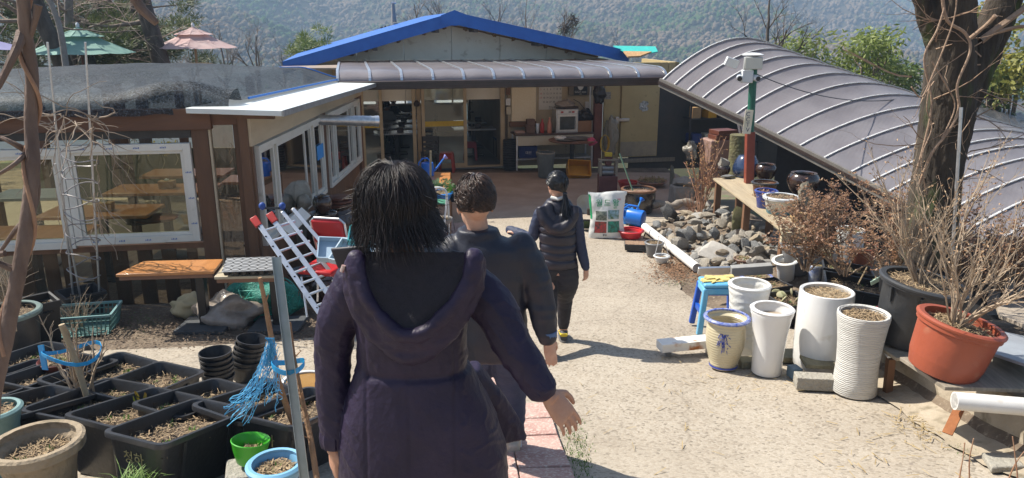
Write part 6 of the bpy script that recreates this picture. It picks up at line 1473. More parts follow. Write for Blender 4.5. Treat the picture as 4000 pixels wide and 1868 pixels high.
def fuse(b,name,m,parent,voxel=.009,it=4,fold=None,fac=.5):
    """one continuous skin over overlapping shapes, with cloth folds pressed along the normals"""
    me = b.mesh(name,m,wloc(parent) if parent else V((0,0,0)),True,None)
    o = bpy.data.objects.new(name,me); C.objects.link(o)
    r = o.modifiers.new('r','REMESH'); r.mode = 'VOXEL'; r.voxel_size = voxel; r.use_smooth_shade = True
    if it: s = o.modifiers.new('s','SMOOTH'); s.iterations = it; s.factor = fac
    dg = bpy.context.evaluated_depsgraph_get(); dg.update()
    nm = bpy.data.meshes.new_from_object(o.evaluated_get(dg)); o.modifiers.clear(); o.data = nm; nm.name = name
    nm.materials.clear(); nm.materials.append(m)
    if fold:
        ns = [v.normal.copy() for v in nm.vertices]; base = wloc(parent) if parent else V((0,0,0))
        for v,n_ in zip(nm.vertices,ns):
            p = v.co+base; v.co = v.co+n_*fold(p)
    nm.shade_smooth(); o.parent = parent; return o
def ridge(p,s,seed=0): return 1-2*abs(noise.noise(V((p.x*s[0]+seed,p.y*s[1],p.z*s[2]))))
def hand(b,wrist,d,across,back,s=1.0,curl=.5,thumb=1,spread=.09):
    """palm with four unequal bent fingers and a thumb; d points to the fingers, back is the back of the hand"""
    d = V(d).normalized(); back = V(back); back = (back-d*back.dot(d)).normalized(); ac = d.cross(back).normalized()*thumb
    w = V(wrist); L = .095*s
    b.tube([w-d*.05*s,w,w+d*.02*s],[.026*s,.025*s,.028*s],12)
    secs = [(w+d*L*t,ac*wd*s,back*th*s) for t,wd,th in ((0,.027,.017),(.25,.034,.018),(.6,.040,.016),(.92,.041,.013),(1.02,.038,.010))]; etube(b,secs,16)
    for k,(ln,r) in enumerate(((.072,.0078),(.080,.0082),(.074,.0078),(.058,.0070))):
        o_ = (k-1.5)*-1; base = w+d*L*.95+ac*(.0207*o_*s); dd = (d+ac*o_*spread).normalized(); c = curl*(1+.12*k)
        p = [base]; a = c*.45
        for seg,fl in ((.46,.35),(.32,.75),(.24,1.1)):
            q = (dd*cos(c*fl)-back*sin(c*fl)).normalized(); p.append(p[-1]+q*ln*seg*s)
        b.tube([base-d*.02*s]+p,[r*s*1.02,r*s*1.05,r*s,r*s*.9,r*s*.72],10); b.blob(p[-1],r*s*.74,8,6,0)
    t0 = w+d*L*.22+ac*.026*s-back*.004*s; t1 = t0+(d*.55+ac*.65-back*.25).normalized()*.038*s; t2 = t1+(d*.85+ac*.25-back*.3).normalized()*.03*s; t3 = t2+(d*.95-back*.3).normalized()*.022*s
    b.tube([w+d*.01*s+ac*.012*s,t0,t1,t2,t3],[.013*s,.0145*s,.0115*s,.010*s,.0075*s],10); b.blob(t3,.0078*s,8,6,0)
def head(b,c,fwd,s=1.0,up=(0,0,1)):
    """skull, jaw, nose, lips, brows and ears; c is the middle of the skull, the face looks along fwd"""
    f = V(fwd).normalized(); u = V(up); u = (u-f*u.dot(f)).normalized(); r = f.cross(u).normalized(); c = V(c)
    def P(x,y,z): return c+(r*x+f*y+u*z)*s
    R = Matrix((r,f,u)).transposed()
    b.blob(P(0,-.008,.022),1,20,14,0,(.076*s,.094*s,.095*s),R=R); b.blob(P(0,.03,-.045),1,18,12,0,(.060*s,.066*s,.075*s),R=R); b.blob(P(0,.062,-.092),1,12,8,0,(.030*s,.026*s,.024*s),R=R)
    b.tube([P(0,.088,.01),P(0,.106,-.022),P(0,.098,-.036)],[.009*s,.014*s,.013*s],8)
    for e in (-1,1):
        b.blob(P(e*.032,.083,.024),1,8,6,0,(.022*s,.012*s,.008*s),R=R); b.blob(P(e*.031,.078,.004),1,8,6,0,(.013*s,.010*s,.009*s),R=R)
        b.blob(P(e*.079,-.005,-.012),1,10,8,0,(.010*s,.019*s,.031*s),R=R); b.blob(P(e*.083,-.013,-.005),1,10,8,0,(.007*s,.012*s,.025*s),R=R)
    b.blob(P(0,.090,-.060),1,10,6,0,(.024*s,.009*s,.006*s),R=R); b.blob(P(0,.088,-.070),1,10,6,0,(.021*s,.009*s,.007*s),R=R)
def skin_mat(n,c): return mat(n,c,(c[0]*.86,c[1]*.78,c[2]*.74),14,.5,.12,90)
def hair_mat(name,c,c2,rough=.34):
    if name in MATS: return MATS[name]
    m,nt,b = nodes_of(name); N = nt.nodes; L = nt.links; ge = N.new('ShaderNodeNewGeometry'); r = N.new('ShaderNodeValToRGB'); r.color_ramp.elements[0].color = (*c,1); r.color_ramp.elements[1].color = (*c2,1)
    L.new(ge.outputs['Random Per Island'],r.inputs[0]); L.new(r.outputs[0],b.inputs['Base Color']); b.inputs['Roughness'].default_value = rough; b.inputs['Specular IOR Level'].default_value = .6; MATS[name] = m; return m
def strands(parent,name,m,paths,r=.0045,n=4):
    b = MB()
    for p in paths:
        k = len(p); b.tube(p,[r*(.55+.6*sin(pi*min(1,.15+.75*i/(k-1))))*(1 if i < k-1 else .25) for i in range(k)],n,cap=False)
    o = b.part(name,m,parent,ang=None); return o
M_skin = skin_mat('skin',(.50,.27,.175)); M_skin2 = skin_mat('skin_pale',(.56,.33,.23))
PZ = {}
# ---------------------------------------------------------------- front person: hooded navy parka
Y1 = 2.22
p1 = T('person','person in a dark purple-navy hooded parka walking away, nearest the camera','person',V((-.29,Y1,G(-.29,Y1))))
M_parka = mat('parka_nylon',(.016,.010,.028),(.026,.017,.043),7,.52,.22,60,spec=.32)
M_lining = mat('parka_lining',(.008,.006,.010),(.014,.011,.017),60,.8,.3,200)
hc = at(1545,800,Y1+.01)
bd = MB(); head(bd,hc,V((.10,1,-.12)),1.0)
nk = at(1590,1000,Y1+.01); limb(bd,[hc+V((0,-.02,-.05)),hc.lerp(nk,.6),nk,nk-Z*.06],[.055,.052,.056,.07])
shL,shR = at(1362,1100,Y1+.02),at(1838,1085,Y1+.02)
elL,wrL = at(1298,1420,Y1+.02),at(1308,1735,Y1-.02); elR,wrR = at(1992,1330,Y1-.06),at(2122,1528,Y1-.12)
pel = at(1620,1760,Y1+.02)
limb(bd,[shL,elL,wrL],[.045,.035,.026]); limb(bd,[shR,elR,wrR],[.045,.035,.026])
etube(bd,[(nk-Z*.03,V((.07,0,0)),V((0,.06,0))),(nk-Z*.09,V((.15,0,0)),V((0,.08,0))),(nk.lerp(pel,.4),V((.14,0,0)),V((0,.095,0))),(pel,V((.16,0,0)),V((0,.10,0)))])
gz = G(-.29,Y1)
ftL,ftR = V((-.40,Y1+.30,G(-.4,Y1+.3)+.09)),V((-.16,Y1-.10,G(-.16,Y1-.1)+.10))
for s,ft in ((-1,ftL),(1,ftR)): limb(bd,[pel+V((s*.085,0,-.02)),(pel+V((s*.09,0,0))).lerp(ft,.5)+V((0,.05,0)),ft],[.085,.055,.04])
hand(bd,wrL+V((.0,0,-.01)),V((-.10,.12,-1)),None,V((-.85,-.5,0)),.98,.35,-1)
hand(bd,wrR+V((.015,0,-.012)),V((.62,-.05,-.80)),None,V((.45,-.80,.40)),1.0,.62,-1,.035)
fuse(bd,'body',M_skin,p1,.0042,2)
# parka shell
jk = MB()
def sec(x0,x1,py,Yc,dep,yaw=0):
    a,b_ = at(x0,py,Yc),at(x1,py,Yc); c = (a+b_)/2; h = (b_-a).length/2; return (c,V((cos(yaw)*h,sin(yaw)*h,0)),V((-sin(yaw)*dep,cos(yaw)*dep,0)))
etube(jk,[sec(1500,1720,985,Y1+.02,.07),sec(1440,1780,1030,Y1+.01,.10),sec(1372,1838,1075,Y1,.115),sec(1368,1845,1150,Y1,.118),sec(1396,1822,1260,Y1,.115),sec(1402,1822,1400,Y1,.113),sec(1375,1865,1490,Y1,.128),sec(1348,1925,1600,Y1,.15),sec(1335,1975,1740,Y1-.01,.155),sec(1335,1985,1880,Y1-.02,.16),sec(1345,1975,1990,Y1-.02,.16),sec(1348,1972,2015,Y1-.02,.158)],36,2.5)
limb(jk,[shL+V((.03,0,.0)),shL.lerp(elL,.5)+V((-.01,0,0)),elL,elL.lerp(wrL,.6),wrL+Z*.02],[.070,.064,.056,.050,.041])
limb(jk,[shR+V((-.04,0,.0)),shR.lerp(elR,.5)+V((.01,0,.01)),elR,elR.lerp(wrR,.55),wrR-(wrR-elR).normalized()*.015],[.076,.069,.061,.054,.044])
# open front flap swinging out on one side
etube(jk,[(at(1850,1430,Y1+.10),V((.02,0,0)),V((0,.05,0))),(at(1900,1560,Y1+.11),V((.065,.02,0)),V((-.01,.035,0))),(at(1960,1680,Y1+.12),V((.07,.03,0)),V((-.01,.022,0))),(at(1985,1725,Y1+.12),V((.065,.03,0)),V((-.01,.012,0)))],16)
sa,sb_ = shR,wrR
def crz(p,s,seed): return max(0,1-abs(noise.noise(V((p.x*s[0]+seed,p.y*s[1],p.z*s[2]+seed))))*4)**1.6
def fold1(p):
    d = .004*crz(p,(5,5,1.7),1)+.0022*crz(V((p.x+p.z*.5,p.y,p.z)),(10,8,3),4)+.0010*crz(V((p.x-p.z*.4,p.y,p.z)),(22,18,9),8)
    if p.x > shR.x-.03: d += .0035*crz(V((p.x+p.z*.6,p.y,p.z)),(20,6,16),9)
    if p.x < shL.x+.03: d += .003*crz(V((p.x,p.y,p.z+p.x)),(6,6,17),3)
    for sx_ in (0,-.135,.135): d -= .0042*math.exp(-((p.x-nk.x-.01-sx_-.05*(nk.z-p.z)*sx_)/.0055)**2)*(1 if p.y < Y1 else 0)
    zz = at(1620,1420,Y1).z; d -= .008*math.exp(-((p.z-zz)/.012)**2)*(1 if shL.x+.06 < p.x < shR.x else 0)
    d += .004*math.exp(-((p.z-zz-.03)/.02)**2)*noise.noise(V((p.x*60,0,0)))
    return d
par = fuse(jk,'parka',M_parka,p1,.006,3,fold1)
# gathered cuffs
for w,d in ((wrL,(wrL-elL).normalized()),(wrR,(wrR-elR).normalized())):
    q = MB(); q.tube([w-d*.045,w-d*.03,w-d*.005,w+d*.006,w+d*.006],[.046,.050,.047,.044,.030],26,cap=False)
    q.v = [tuple(V(p)+(V(p)-w).normalized()*.0035*sin(i % 26*2.4)) for i,p in enumerate(q.v)]; q.part('cuff',M_parka,par)
# hood lying on the back: outer drape, rolled rim, dark lining
U = [(1400,1010),(1408,1090),(1440,1175),(1500,1255),(1560,1300),(1612,1312),(1668,1290),(1730,1235),(1790,1160),(1828,1085),(1835,1005)]
rim = [at(x,y,Y1-.135-.055*sin(pi*i/10)) for i,(x,y) in enumerate(U)]
hd = MB(); rp_,rr_ = smooth_path(rim,[.012,.014,.016,.018,.019,.020,.019,.018,.016,.014,.012],5); hd.tube(rp_,rr_,14)
hb_ = [at(x,y,Y1-.105-.035*sin(pi*i/10)) for i,(x,y) in enumerate([(1378,1020),(1378,1110),(1415,1210),(1480,1300),(1550,1352),(1612,1370),(1675,1345),(1745,1285),(1815,1190),(1858,1100),(1866,1010)])]
dr_,rr2 = smooth_path(hb_,[.022,.025,.03,.035,.038,.04,.038,.035,.03,.025,.022],5); hd.tube(dr_,rr2,14)
for a,b_ in zip(rp_,dr_): hd.blob(a.lerp(b_,.5),.026,8,6,0)
fuse(hd,'hood',M_parka,par,.0065,6,lambda p: .005*ridge(p,(14,14,14),6)+.003*ridge(p,(34,34,30),2))
ln = MB(); n = len(rp_)
def lin(u,v):
    i = u*(n-1); k = min(int(i),n-2); a = rp_[k].lerp(rp_[k+1],i-k); top = at(1440+370*u,985,Y1-.105); ctr = at(1440+370*u,1010,Y1-.10)
    q = a.lerp(top,v); return q+V((0,.004*sin(pi*v)*sin(pi*u)+.008*noise.noise(V((u*9,v*5,0))),0))
ln.grid(lin,40,16); ln.part('hood_lining',M_lining,par,ang=None)
# collar flaps
for pts in ([(1290,975),(1420,965),(1470,1010),(1420,1065),(1318,1050)],[(1870,1005),(1770,985),(1720,1010),(1790,1075),(1862,1090)]):
    q = MB(); q.slab([at(x,y,Y1-.045-.02*(i % 2)) for i,(x,y) in enumerate(pts)],(0,.010,.004)); q.part('collar',mat('collar_black',(.010,.008,.014),(.016,.013,.022),9,.5),par,bevel=.008)
for x,y in ((1335,1062),(1840,1030)): MB().tube([at(x,y,Y1-.14),at(x+8,y-25,Y1-.14)],.006,8).part('cord_lock',mat('lock_red',(.35,.05,.05),(.5,.45,.4),40,.4),par)
MB().bar(at(1892,1625,Y1-.02),at(1897,1665,Y1-.02),.004,.008).part('zip_pull',mat('lock_red'),par)
tr_b = MB()
for s,ft in ((-1,ftL),(1,ftR)): limb(tr_b,[pel+V((s*.08,0,.02)),(pel+V((s*.09,0,0))).lerp(ft,.5)+V((0,.05,0)),ft+Z*.02],[.115,.078,.062])
fuse(tr_b,'trousers',mat('denim',(.03,.08,.16),(.05,.12,.22),20,.8,.3,60),p1,.012,4,lambda p: .005*ridge(p,(10,10,16),2))
for ft,s in ((ftL,-1),(ftR,1)):
    q = MB(); etube(q,[(ft+V((0,-.09,-.05)),V((.035,0,0)),V((0,0,.035))),(ft+V((0,-.02,-.045)),V((.043,0,0)),V((0,0,.05))),(ft+V((0,.10,-.06)),V((.046,0,0)),V((0,0,.035))),(ft+V((0,.17,-.07)),V((.03,0,0)),V((0,0,.02)))],14); fuse(q,'shoe',mat('white_paint'),p1,.008,2)
# hair: tousled dark bob
rn = random.Random(77); paths = []
def hp(th,ph,r): return hc+V((0,-.006,.008))+V((r*sin(ph)*cos(th)*.82,r*sin(ph)*sin(th)*.95,r*cos(ph)*.92))
def skullr(ph): return .104
cap = MB()
for j in range(11):
    for k in range(28):
        th = 2*pi*k/28; lim = 2.15 if sin(th) < .35 else 1.15; ph = lim*j/10; cap.v.append(tuple(hp(th,ph,.109+.012*sin(ph))))
for j in range(10):
    for k in range(28): cap.f.append((j*28+k,j*28+(k+1) % 28,(j+1)*28+(k+1) % 28,(j+1)*28+k))
M_hair1 = hair_mat('hair_black_brown',(.004,.003,.003),(.022,.011,.009),.5)
for i in range(12000):
    th = rn.uniform(0,2*pi); back = sin(th) < .35
    ph0 = rn.uniform(.02,.5) if rn.random() < .55 else rn.uniform(.4,1.35); lift = rn.gauss(.010,.008)
    side = cos(th); L = rn.uniform(.11,.185) if back else rn.uniform(.09,.14)
    ph = ph0; p = []; s = 0; step = .026; th2 = th; clu = int(th*22)+int(ph0*9)*150; sw = random.Random(clu).gauss(0,.35)+rn.gauss(0,.10); r0 = .108+abs(lift)*.5
    vel = None; q = hp(th2,ph,r0); p.append(q)
    while s < L:
        if ph < 1.62: 
            ph += step/(.115); th2 += sw*.13+.04*sin(i*.7+s*40); r = .108+abs(lift)+.020*sin(min(ph,1.6))*(.6+.8*rn.random()*.3); nq = hp(th2,ph,r)
            vel = (nq-q).normalized()
        else:
            out = V((cos(th2),sin(th2),0)); k = (s/L)
            vel = (vel*.62+V((0,0,-.5))+out*(.24*(k > .5)+rn.uniform(-.14,.24))+V((rn.uniform(-.2,.2),rn.uniform(-.12,.12),0))+V((.12,-.02,0))).normalized(); nq = q+vel*step
        q = nq; wv_ = .0035*sin(s*55+clu*1.7)*min(1,s/.08); p.append(q+V((wv_*sin(th2+clu),wv_*cos(th2+clu),0))); s += step
    paths.append(p)
for i in range(70):   # wind-blown wisps
    th = rn.choice((rn.uniform(-.6,.2),rn.uniform(2.9,3.9),rn.uniform(0,6.3))); q = hp(th,rn.uniform(1.1,1.7),.135); d = V((cos(th),sin(th)*.4-.1,rn.uniform(-.9,.1)))
    paths.append(wander(q,d,rn.uniform(.03,.075),6,.25,rn))
ho = strands(p1,'hair',M_hair1,paths,.00088,3); cap.part('hair_base',M_hair1,ho,ang=None)
# ---------------------------------------------------------------- man in a black quilted jacket
Y2 = 3.75; p2 = T('person','person with short brown hair in a plain navy padded jacket, second in line','person',V((-.1,Y2,G(-.1,Y2))))
hc2 = at(1856,800,Y2); nk2 = at(1868,905,Y2); bd = MB(); head(bd,hc2,V((-.30,1,-.05)),1.1); limb(bd,[hc2-Z*.05,nk2,nk2-Z*.08],[.058,.055,.07])
sL,sR = at(1752,985,Y2),at(2058,975,Y2); eR,wR = at(2112,1175,Y2-.03),at(2136,1312,Y2-.06); eL,wL = at(1700,1180,Y2+.05),at(1690,1320,Y2+.12); pl2 = at(1920,1340,Y2)
limb(bd,[sR,eR,wR],[.05,.04,.028]); limb(bd,[sL,eL,wL],[.05,.04,.028]); hand(bd,wR+V((.006,0,-.02)),V((.18,-.05,-1)),None,V((.55,-.8,0)),1.0,.35,-1); hand(bd,wL,V((0,.1,-1)),None,V((-.9,0,0)),1.0,.4,-1)
etube(bd,[(nk2-Z*.05,V((.08,0,0)),V((0,.07,0))),(nk2.lerp(pl2,.4),V((.16,0,0)),V((0,.10,0))),(pl2,V((.16,0,0)),V((0,.10,0)))])
fR = gnd(2005,1758)+Z*.10; fL = V((-.22,Y2+.42,G(-.2,Y2+.42)+.10)); 
for s,f in ((1,fR),(-1,fL)): limb(bd,[pl2+V((s*.09,0,0)),(pl2+V((s*.1,0,0))).lerp(f,.5)+V((0,.06,0)),f],[.09,.06,.045])
fuse(bd,'body',M_skin2,p2,.0085,2)
jk = MB(); M_pad = mat('padded_navy',(.009,.010,.020),(.015,.016,.028),6,.5,.15,120,spec=.5)
etube(jk,[sec(1790,1945,893,Y2,.085),sec(1780,1955,930,Y2,.09),sec(1762,2055,962,Y2,.11),sec(1752,2066,1010,Y2,.12),sec(1766,2056,1120,Y2,.13),sec(1778,2050,1220,Y2,.13),sec(1790,2060,1310,Y2,.14),sec(1800,2050,1372,Y2,.135),sec(1805,2045,1385,Y2,.13)],30)
limb(jk,[sR+V((-.03,0,0)),sR.lerp(eR,.5),eR,eR.lerp(wR,.6),wR],[.083,.078,.070,.062,.050]); limb(jk,[sL+V((.03,0,0)),sL.lerp(eL,.5),eL,wL],[.095,.09,.08,.055])
fuse(jk,'jacket',M_pad,p2,.011,4,lambda p: .004*ridge(p,(5,5,9),2)+(.004*ridge(V((p.x+p.z*.3,p.y,p.z)),(5,5,17),5) if p.x > sR.x-.05 else 0)+.003*ridge(p,(16,16,12),8))
q = MB(); q.tube([wR-V((.002,0,-.03)),wR,wR-Z*.012],[.056,.054,.047],20); q.part('cuff',mat('shirt_blue',(.05,.12,.26),None),p2)
tb = MB()
for s,f in ((1,fR),(-1,fL)): limb(tb,[pl2+V((s*.085,0,.03)),(pl2+V((s*.1,0,0))).lerp(f,.5)+V((0,.06,0)),f+Z*.02],[.12,.085,.065])
fuse(tb,'trousers',mat('navy_cotton',(.020,.03,.07),(.03,.045,.10),9,.8,.2,60),p2,.013,4,lambda p: .005*ridge(p,(9,9,16),2))
for f in (fR,fL):
    q = MB(); etube(q,[(f+V((0,-.10,-.05)),V((.036,0,0)),V((0,0,.04))),(f+V((0,-.02,-.045)),V((.046,0,0)),V((0,0,.055))),(f+V((0,.10,-.06)),V((.050,0,0)),V((0,0,.04))),(f+V((0,.18,-.075)),V((.034,0,0)),V((0,0,.022)))],16); o = fuse(q,'shoe',mat('beige_shoe',(.46,.36,.24),(.6,.56,.5),6,.6),p2,.009,2)
    q = MB(); etube(q,[(f+V((0,.035,-.105)),V((.050,0,0)),V((0,.145,0))),(f+V((0,.035,-.078)),V((.052,0,0)),V((0,.148,0)))],24); q.part('sole',mat('white_paint'),o)
f2 = V((-.30,1,-.05)).normalized(); R2 = Matrix((f2.cross(Z).normalized(),f2,f2.cross(Z).normalized().cross(f2)*-1)).transposed(); u2 = f2.cross(Z).normalized().cross(f2); r2 = f2.cross(Z).normalized()
def hp2(th,ph,r): return hc2+Z*.022+(r2*(sin(ph)*cos(th)*r*1.0)+f2*(sin(ph)*sin(th)*r*1.22-.008)+u2*(cos(ph)*r*1.20))
M_hair2 = hair_mat('hair_dark_brown',(.010,.006,.004),(.075,.036,.019),.36); cap = MB()
for j in range(9):
    for k in range(26):
        th = 2*pi*k/26; lim = 1.72 if sin(th) < -.2 else (1.35 if sin(th) < .5 else .9); cap.v.append(tuple(hp2(th,lim*j/8,.093)))
for j in range(8):
    for k in range(26): cap.f.append((j*26+k,j*26+(k+1) % 26,(j+1)*26+(k+1) % 26,(j+1)*26+k))
paths = []; rn = random.Random(5)
for i in range(3000):
    th = rn.uniform(0,2*pi); lim = 1.78 if sin(th) < -.2 else (1.42 if sin(th) < .5 else .9); ph = rn.uniform(0,lim); top = 1-ph/1.8; L = .016+.045*top*rn.uniform(.5,1.2); th2 = th+rn.gauss(0,.2); lift = .006+.020*top*rn.random(); p = []
    for s in range(5): t = s/4; p.append(hp2(th2+.35*t*(1-top)*rn.uniform(-1,1)+.3*t*top,ph+L*t/.1,.094+lift*sin(pi*.5*min(1,t*1.6))+.004*top))
    paths.append(p)
ho = strands(p2,'hair',M_hair2,paths,.0022,3); cap.part('hair_base',M_hair2,ho,ang=None)
# ---------------------------------------------------------------- woman with a ponytail, hooded vest
Y3 = 6.4; p3 = T('person','person with a black ponytail in a hooded quilted vest, furthest along the path','person',V((.4,Y3,G(.4,Y3))))
hc3 = at(2176,722,Y3); nk3 = at(2180,790,Y3); bd = MB(); f3 = V((-.45,1,0)); head(bd,hc3,f3,.98); limb(bd,[hc3-Z*.05,nk3,nk3-Z*.06],[.048,.046,.06])
sL,sR = at(2112,838,Y3),at(2246,832,Y3); eR,wR = at(2266,955,Y3),at(2288,1048,Y3-.03); eL,wL = at(2076,928,Y3+.03),at(2030,912,Y3+.14); pl3 = at(2178,1065,Y3)
limb(bd,[sR,eR,wR],[.045,.036,.025]); limb(bd,[sL,eL,wL],[.045,.036,.025]); hand(bd,wR+V((.002,0,-.005)),V((.05,.1,-1)),None,V((.7,-.6,0)),.92,1.2,-1,.02); hand(bd,wL,V((-.9,.5,.2)),None,V((-.2,-.3,1)),.9,.9,1,.02)
etube(bd,[(nk3-Z*.04,V((.07,0,0)),V((0,.06,0))),(nk3.lerp(pl3,.5),V((.14,0,0)),V((0,.09,0))),(pl3,V((.15,0,0)),V((0,.10,0)))])
fR = gnd(2200,1322)+Z*.085; fL = gnd(2150,1392)+Z*.12
for s,f in ((1,fR),(-1,fL)): limb(bd,[pl3+V((s*.08,0,0)),(pl3+V((s*.085,0,0))).lerp(f,.48)+V((0,.05,0)),f],[.085,.055,.04])
fuse(bd,'body',M_skin2,p3,.009,2)
vs_ = MB(); M_vest = mat('vest_black',(.014,.012,.020),(.022,.019,.030),6,.45,.15,120)
etube(vs_,[sec(2140,2222,782,Y3,.07),sec(2118,2240,808,Y3,.11),sec(2104,2252,850,Y3,.13),sec(2106,2250,920,Y3,.135),sec(2112,2248,990,Y3,.135),sec(2106,2254,1025,Y3,.14),sec(2108,2252,1036,Y3,.135)],28)
quil = [at(2178,y,Y3).z for y in (880,905,945,975,1003)]
vest = fuse(vs_,'vest',M_vest,p3,.010,3,lambda p: .004*ridge(p,(7,7,10),2)+.006-sum(.014*math.exp(-((p.z-z+.012*noise.noise(V((p.x*8,0,z))))/.009)**2) for z in quil))
hd = MB(); U3 = [(2112,808),(2120,848),(2150,885),(2180,895),(2212,884),(2240,846),(2246,806)]; ptsU = [at(x,y,Y3-.12-.05*sin(pi*i/6)) for i,(x,y) in enumerate(U3)]; a,r_ = smooth_path(ptsU,[.035,.042,.048,.05,.048,.042,.035],4); hd.tube(a,r_,12)
for q in a: hd.blob(q.lerp(at(2180,815,Y3-.08),.45),.045,8,6,0)
fuse(hd,'hood',M_vest,vest,.011,4,lambda p: .006*ridge(p,(16,16,14),3))
sl = MB(); limb(sl,[sL,sL.lerp(eL,.5),eL,wL,wL+(wL-eL).normalized()*.13],[.062,.055,.048,.044,.040]); fuse(sl,'sleeve',mat('navy_knit',(.018,.026,.058),(.026,.036,.075),9,.7,.2,80),p3,.009,3,lambda p: .004*ridge(p,(20,20,26),1))
sl = MB(); limb(sl,[sR,sR.lerp(eR,.5),eR,eR.lerp(wR,.6),wR+Z*.01],[.064,.056,.050,.044,.034]); fuse(sl,'sleeve',mat('navy_knit'),p3,.009,3,lambda p: .004*ridge(p,(20,20,26),1))
tb = MB()
for s,f in ((1,fR),(-1,fL)): limb(tb,[pl3+V((s*.07,0,.04)),pl3+V((s*.085,0,-.1)),(pl3+V((s*.085,0,0))).lerp(f,.48)+V((0,.05,0)),f+Z*.05],[.115,.105,.072,.05])
fuse(tb,'trousers',mat('black_cotton',(.014,.013,.017),(.022,.021,.026),9,.75,.2,60),p3,.011,3,lambda p: .006*ridge(p,(9,9,20),2))
MB().tube([at(2152,772,Y3-.05),at(2180,778,Y3-.075),at(2205,770,Y3-.05)],.016,8).part('collar',M_white,p3)
for f,tl_ in ((fR,0),(fL,.55)):
    def tp(v): return f+Euler((-tl_,0,0)).to_matrix()@V(v)
    R_ = Euler((-tl_,0,0)).to_matrix(); q = MB(); etube(q,[(tp((0,-.09,-.04)),V((.034,0,0)),R_@V((0,0,.038))),(tp((0,-.02,-.03)),V((.042,0,0)),R_@V((0,0,.05))),(tp((0,.09,-.05)),V((.044,0,0)),R_@V((0,0,.034))),(tp((0,.16,-.06)),V((.03,0,0)),R_@V((0,0,.02)))],14); o = fuse(q,'shoe',mat('grey_trainer',(.06,.065,.07),(.03,.03,.035),12,.6),p3,.008,2)
    q = MB(); etube(q,[(tp((0,-.095,-.015)),V((.036,0,0)),R_@V((0,0,.014))),(tp((0,.03,-.018)),V((.046,0,0)),R_@V((0,0,.012)))],14); q.part('heel_tab',mat('trainer_yellow',(.55,.42,.02),None,rough=.5),o)
    q = MB(); etube(q,[(tp((0,.03,-.09)),V((.043,0,0)),R_@V((0,.135,0))),(tp((0,.03,-.07)),V((.045,0,0)),R_@V((0,.138,0)))],20); q.part('sole',mat('grey_plastic'),o)
f3 = f3.normalized(); r3 = f3.cross(Z).normalized()
def hp3(th,ph,r): return hc3+Z*.020+r3*(sin(ph)*cos(th)*r*.90)+f3*(sin(ph)*sin(th)*r*1.10-.006)+Z*(cos(ph)*r*1.08)
kn = hc3-f3*.105+V((.02,0,-.055)); paths = []; rn = random.Random(8); M_hair3 = hair_mat('hair_black',(.004,.004,.005),(.012,.010,.010),.26); cap = MB()
for j in range(10):
    for k in range(26):
        th = 2*pi*k/26; lim = 2.1 if sin(th) < -.1 else (1.55 if sin(th) < .5 else .95); cap.v.append(tuple(hp3(th,lim*j/9,.096)))
for j in range(9):
    for k in range(26): cap.f.append((j*26+k,j*26+(k+1) % 26,(j+1)*26+(k+1) % 26,(j+1)*26+k))
for i in range(700):
    th = rn.uniform(0,2*pi); lim = 2.0 if sin(th) < -.1 else (1.5 if sin(th) < .5 else .95); ph = lim*rn.uniform(.0,1); a = hp3(th,ph,.0985); p = [a]
    for s in range(1,7): t = s/6; q = a.lerp(kn,t); d = q-(hc3+Z*.02); rr = .100-.018*t*t; p.append(hc3+Z*.02+d.normalized()*max(d.length,rr) if t < .95 else kn)
    paths.append(p)
for i in range(170):
    q = wander(kn+V((rn.uniform(-.012,.012),rn.uniform(-.012,.012),0)),V((.1+rn.gauss(0,.12),-.35+rn.gauss(0,.1),-1)),rn.uniform(.16,.25),7,.07,rn); paths.append(q)
ho = strands(p3,'hair',M_hair3,paths,.0034,3); cap.part('hair_base',M_hair3,ho,ang=None); MB().lathe([(.016,-.01),(.022,0),(.016,.01)],14,kn).part('hair_tie',M_black,ho)

# ================================================================== UNDER THE CANOPY AND INDOORS
# --- work table along the kitchen wall
wt_p = F.w(F.u(F.h(2170,560,.5)),0,.5)
wt = T('work_table','long steel work table against the kitchen wall','table',wt_p)
W0,W1 = F.u(F.h(2012,560,.6)),F.u(F.h(2318,560,.6)); zt = F.h(2160,522,.6).z
q = MB(); F.box(q,W0,zt-.03,W1,zt,.62,.66); q.part('table_top',mat('brown_top',(.10,.055,.035),(.06,.035,.025),5,.4),wt,bevel=.004)
q = MB(); F.box(q,W0+.02,zt-.26,W1-.02,zt-.035,.02,.64); q.part('apron',mat('cream_steel',(.55,.50,.38),(.48,.43,.32),4,.4),wt)
for u in (W0+.04,W1-.04):
    for of in (.62,.12): MB().bar(F.w(u,.01,of),F.w(u,zt-.03,of),.04,.04).part('leg',M_steel,wt)
q = MB(); F.box(q,W0+.05,.25,W1-.05,.28,.5,.62); q.part('shelf',M_steel,wt)
def on_t(px,off=.4): return F.w(F.u(F.h(px,500,off)),zt,off)
c = on_t(2206,.35); ov = T('warming_cabinet','small steel warming cabinet with a glass door on the work table','oven',c); w_,h_ = 88*mpp(c),90*mpp(c)
MB().box(c+Z*h_/2,(w_,.4,h_),(0,0,.207)).part('case',M_steel,ov,bevel=.008)
fn_ = V((.21,-1,0)).normalized(); fe = V((1,.21,0)).normalized()
def fpanel(c0,u0,z0,u1,z1,off,th,m,nm,par,bev=.003): q = MB(); q.slab([c0+fe*u0+Z*z0+fn_*off,c0+fe*u1+Z*z0+fn_*off,c0+fe*u1+Z*z1+fn_*off,c0+fe*u0+Z*z1+fn_*off],-fn_*th); return q.part(nm,m,par,bevel=bev)
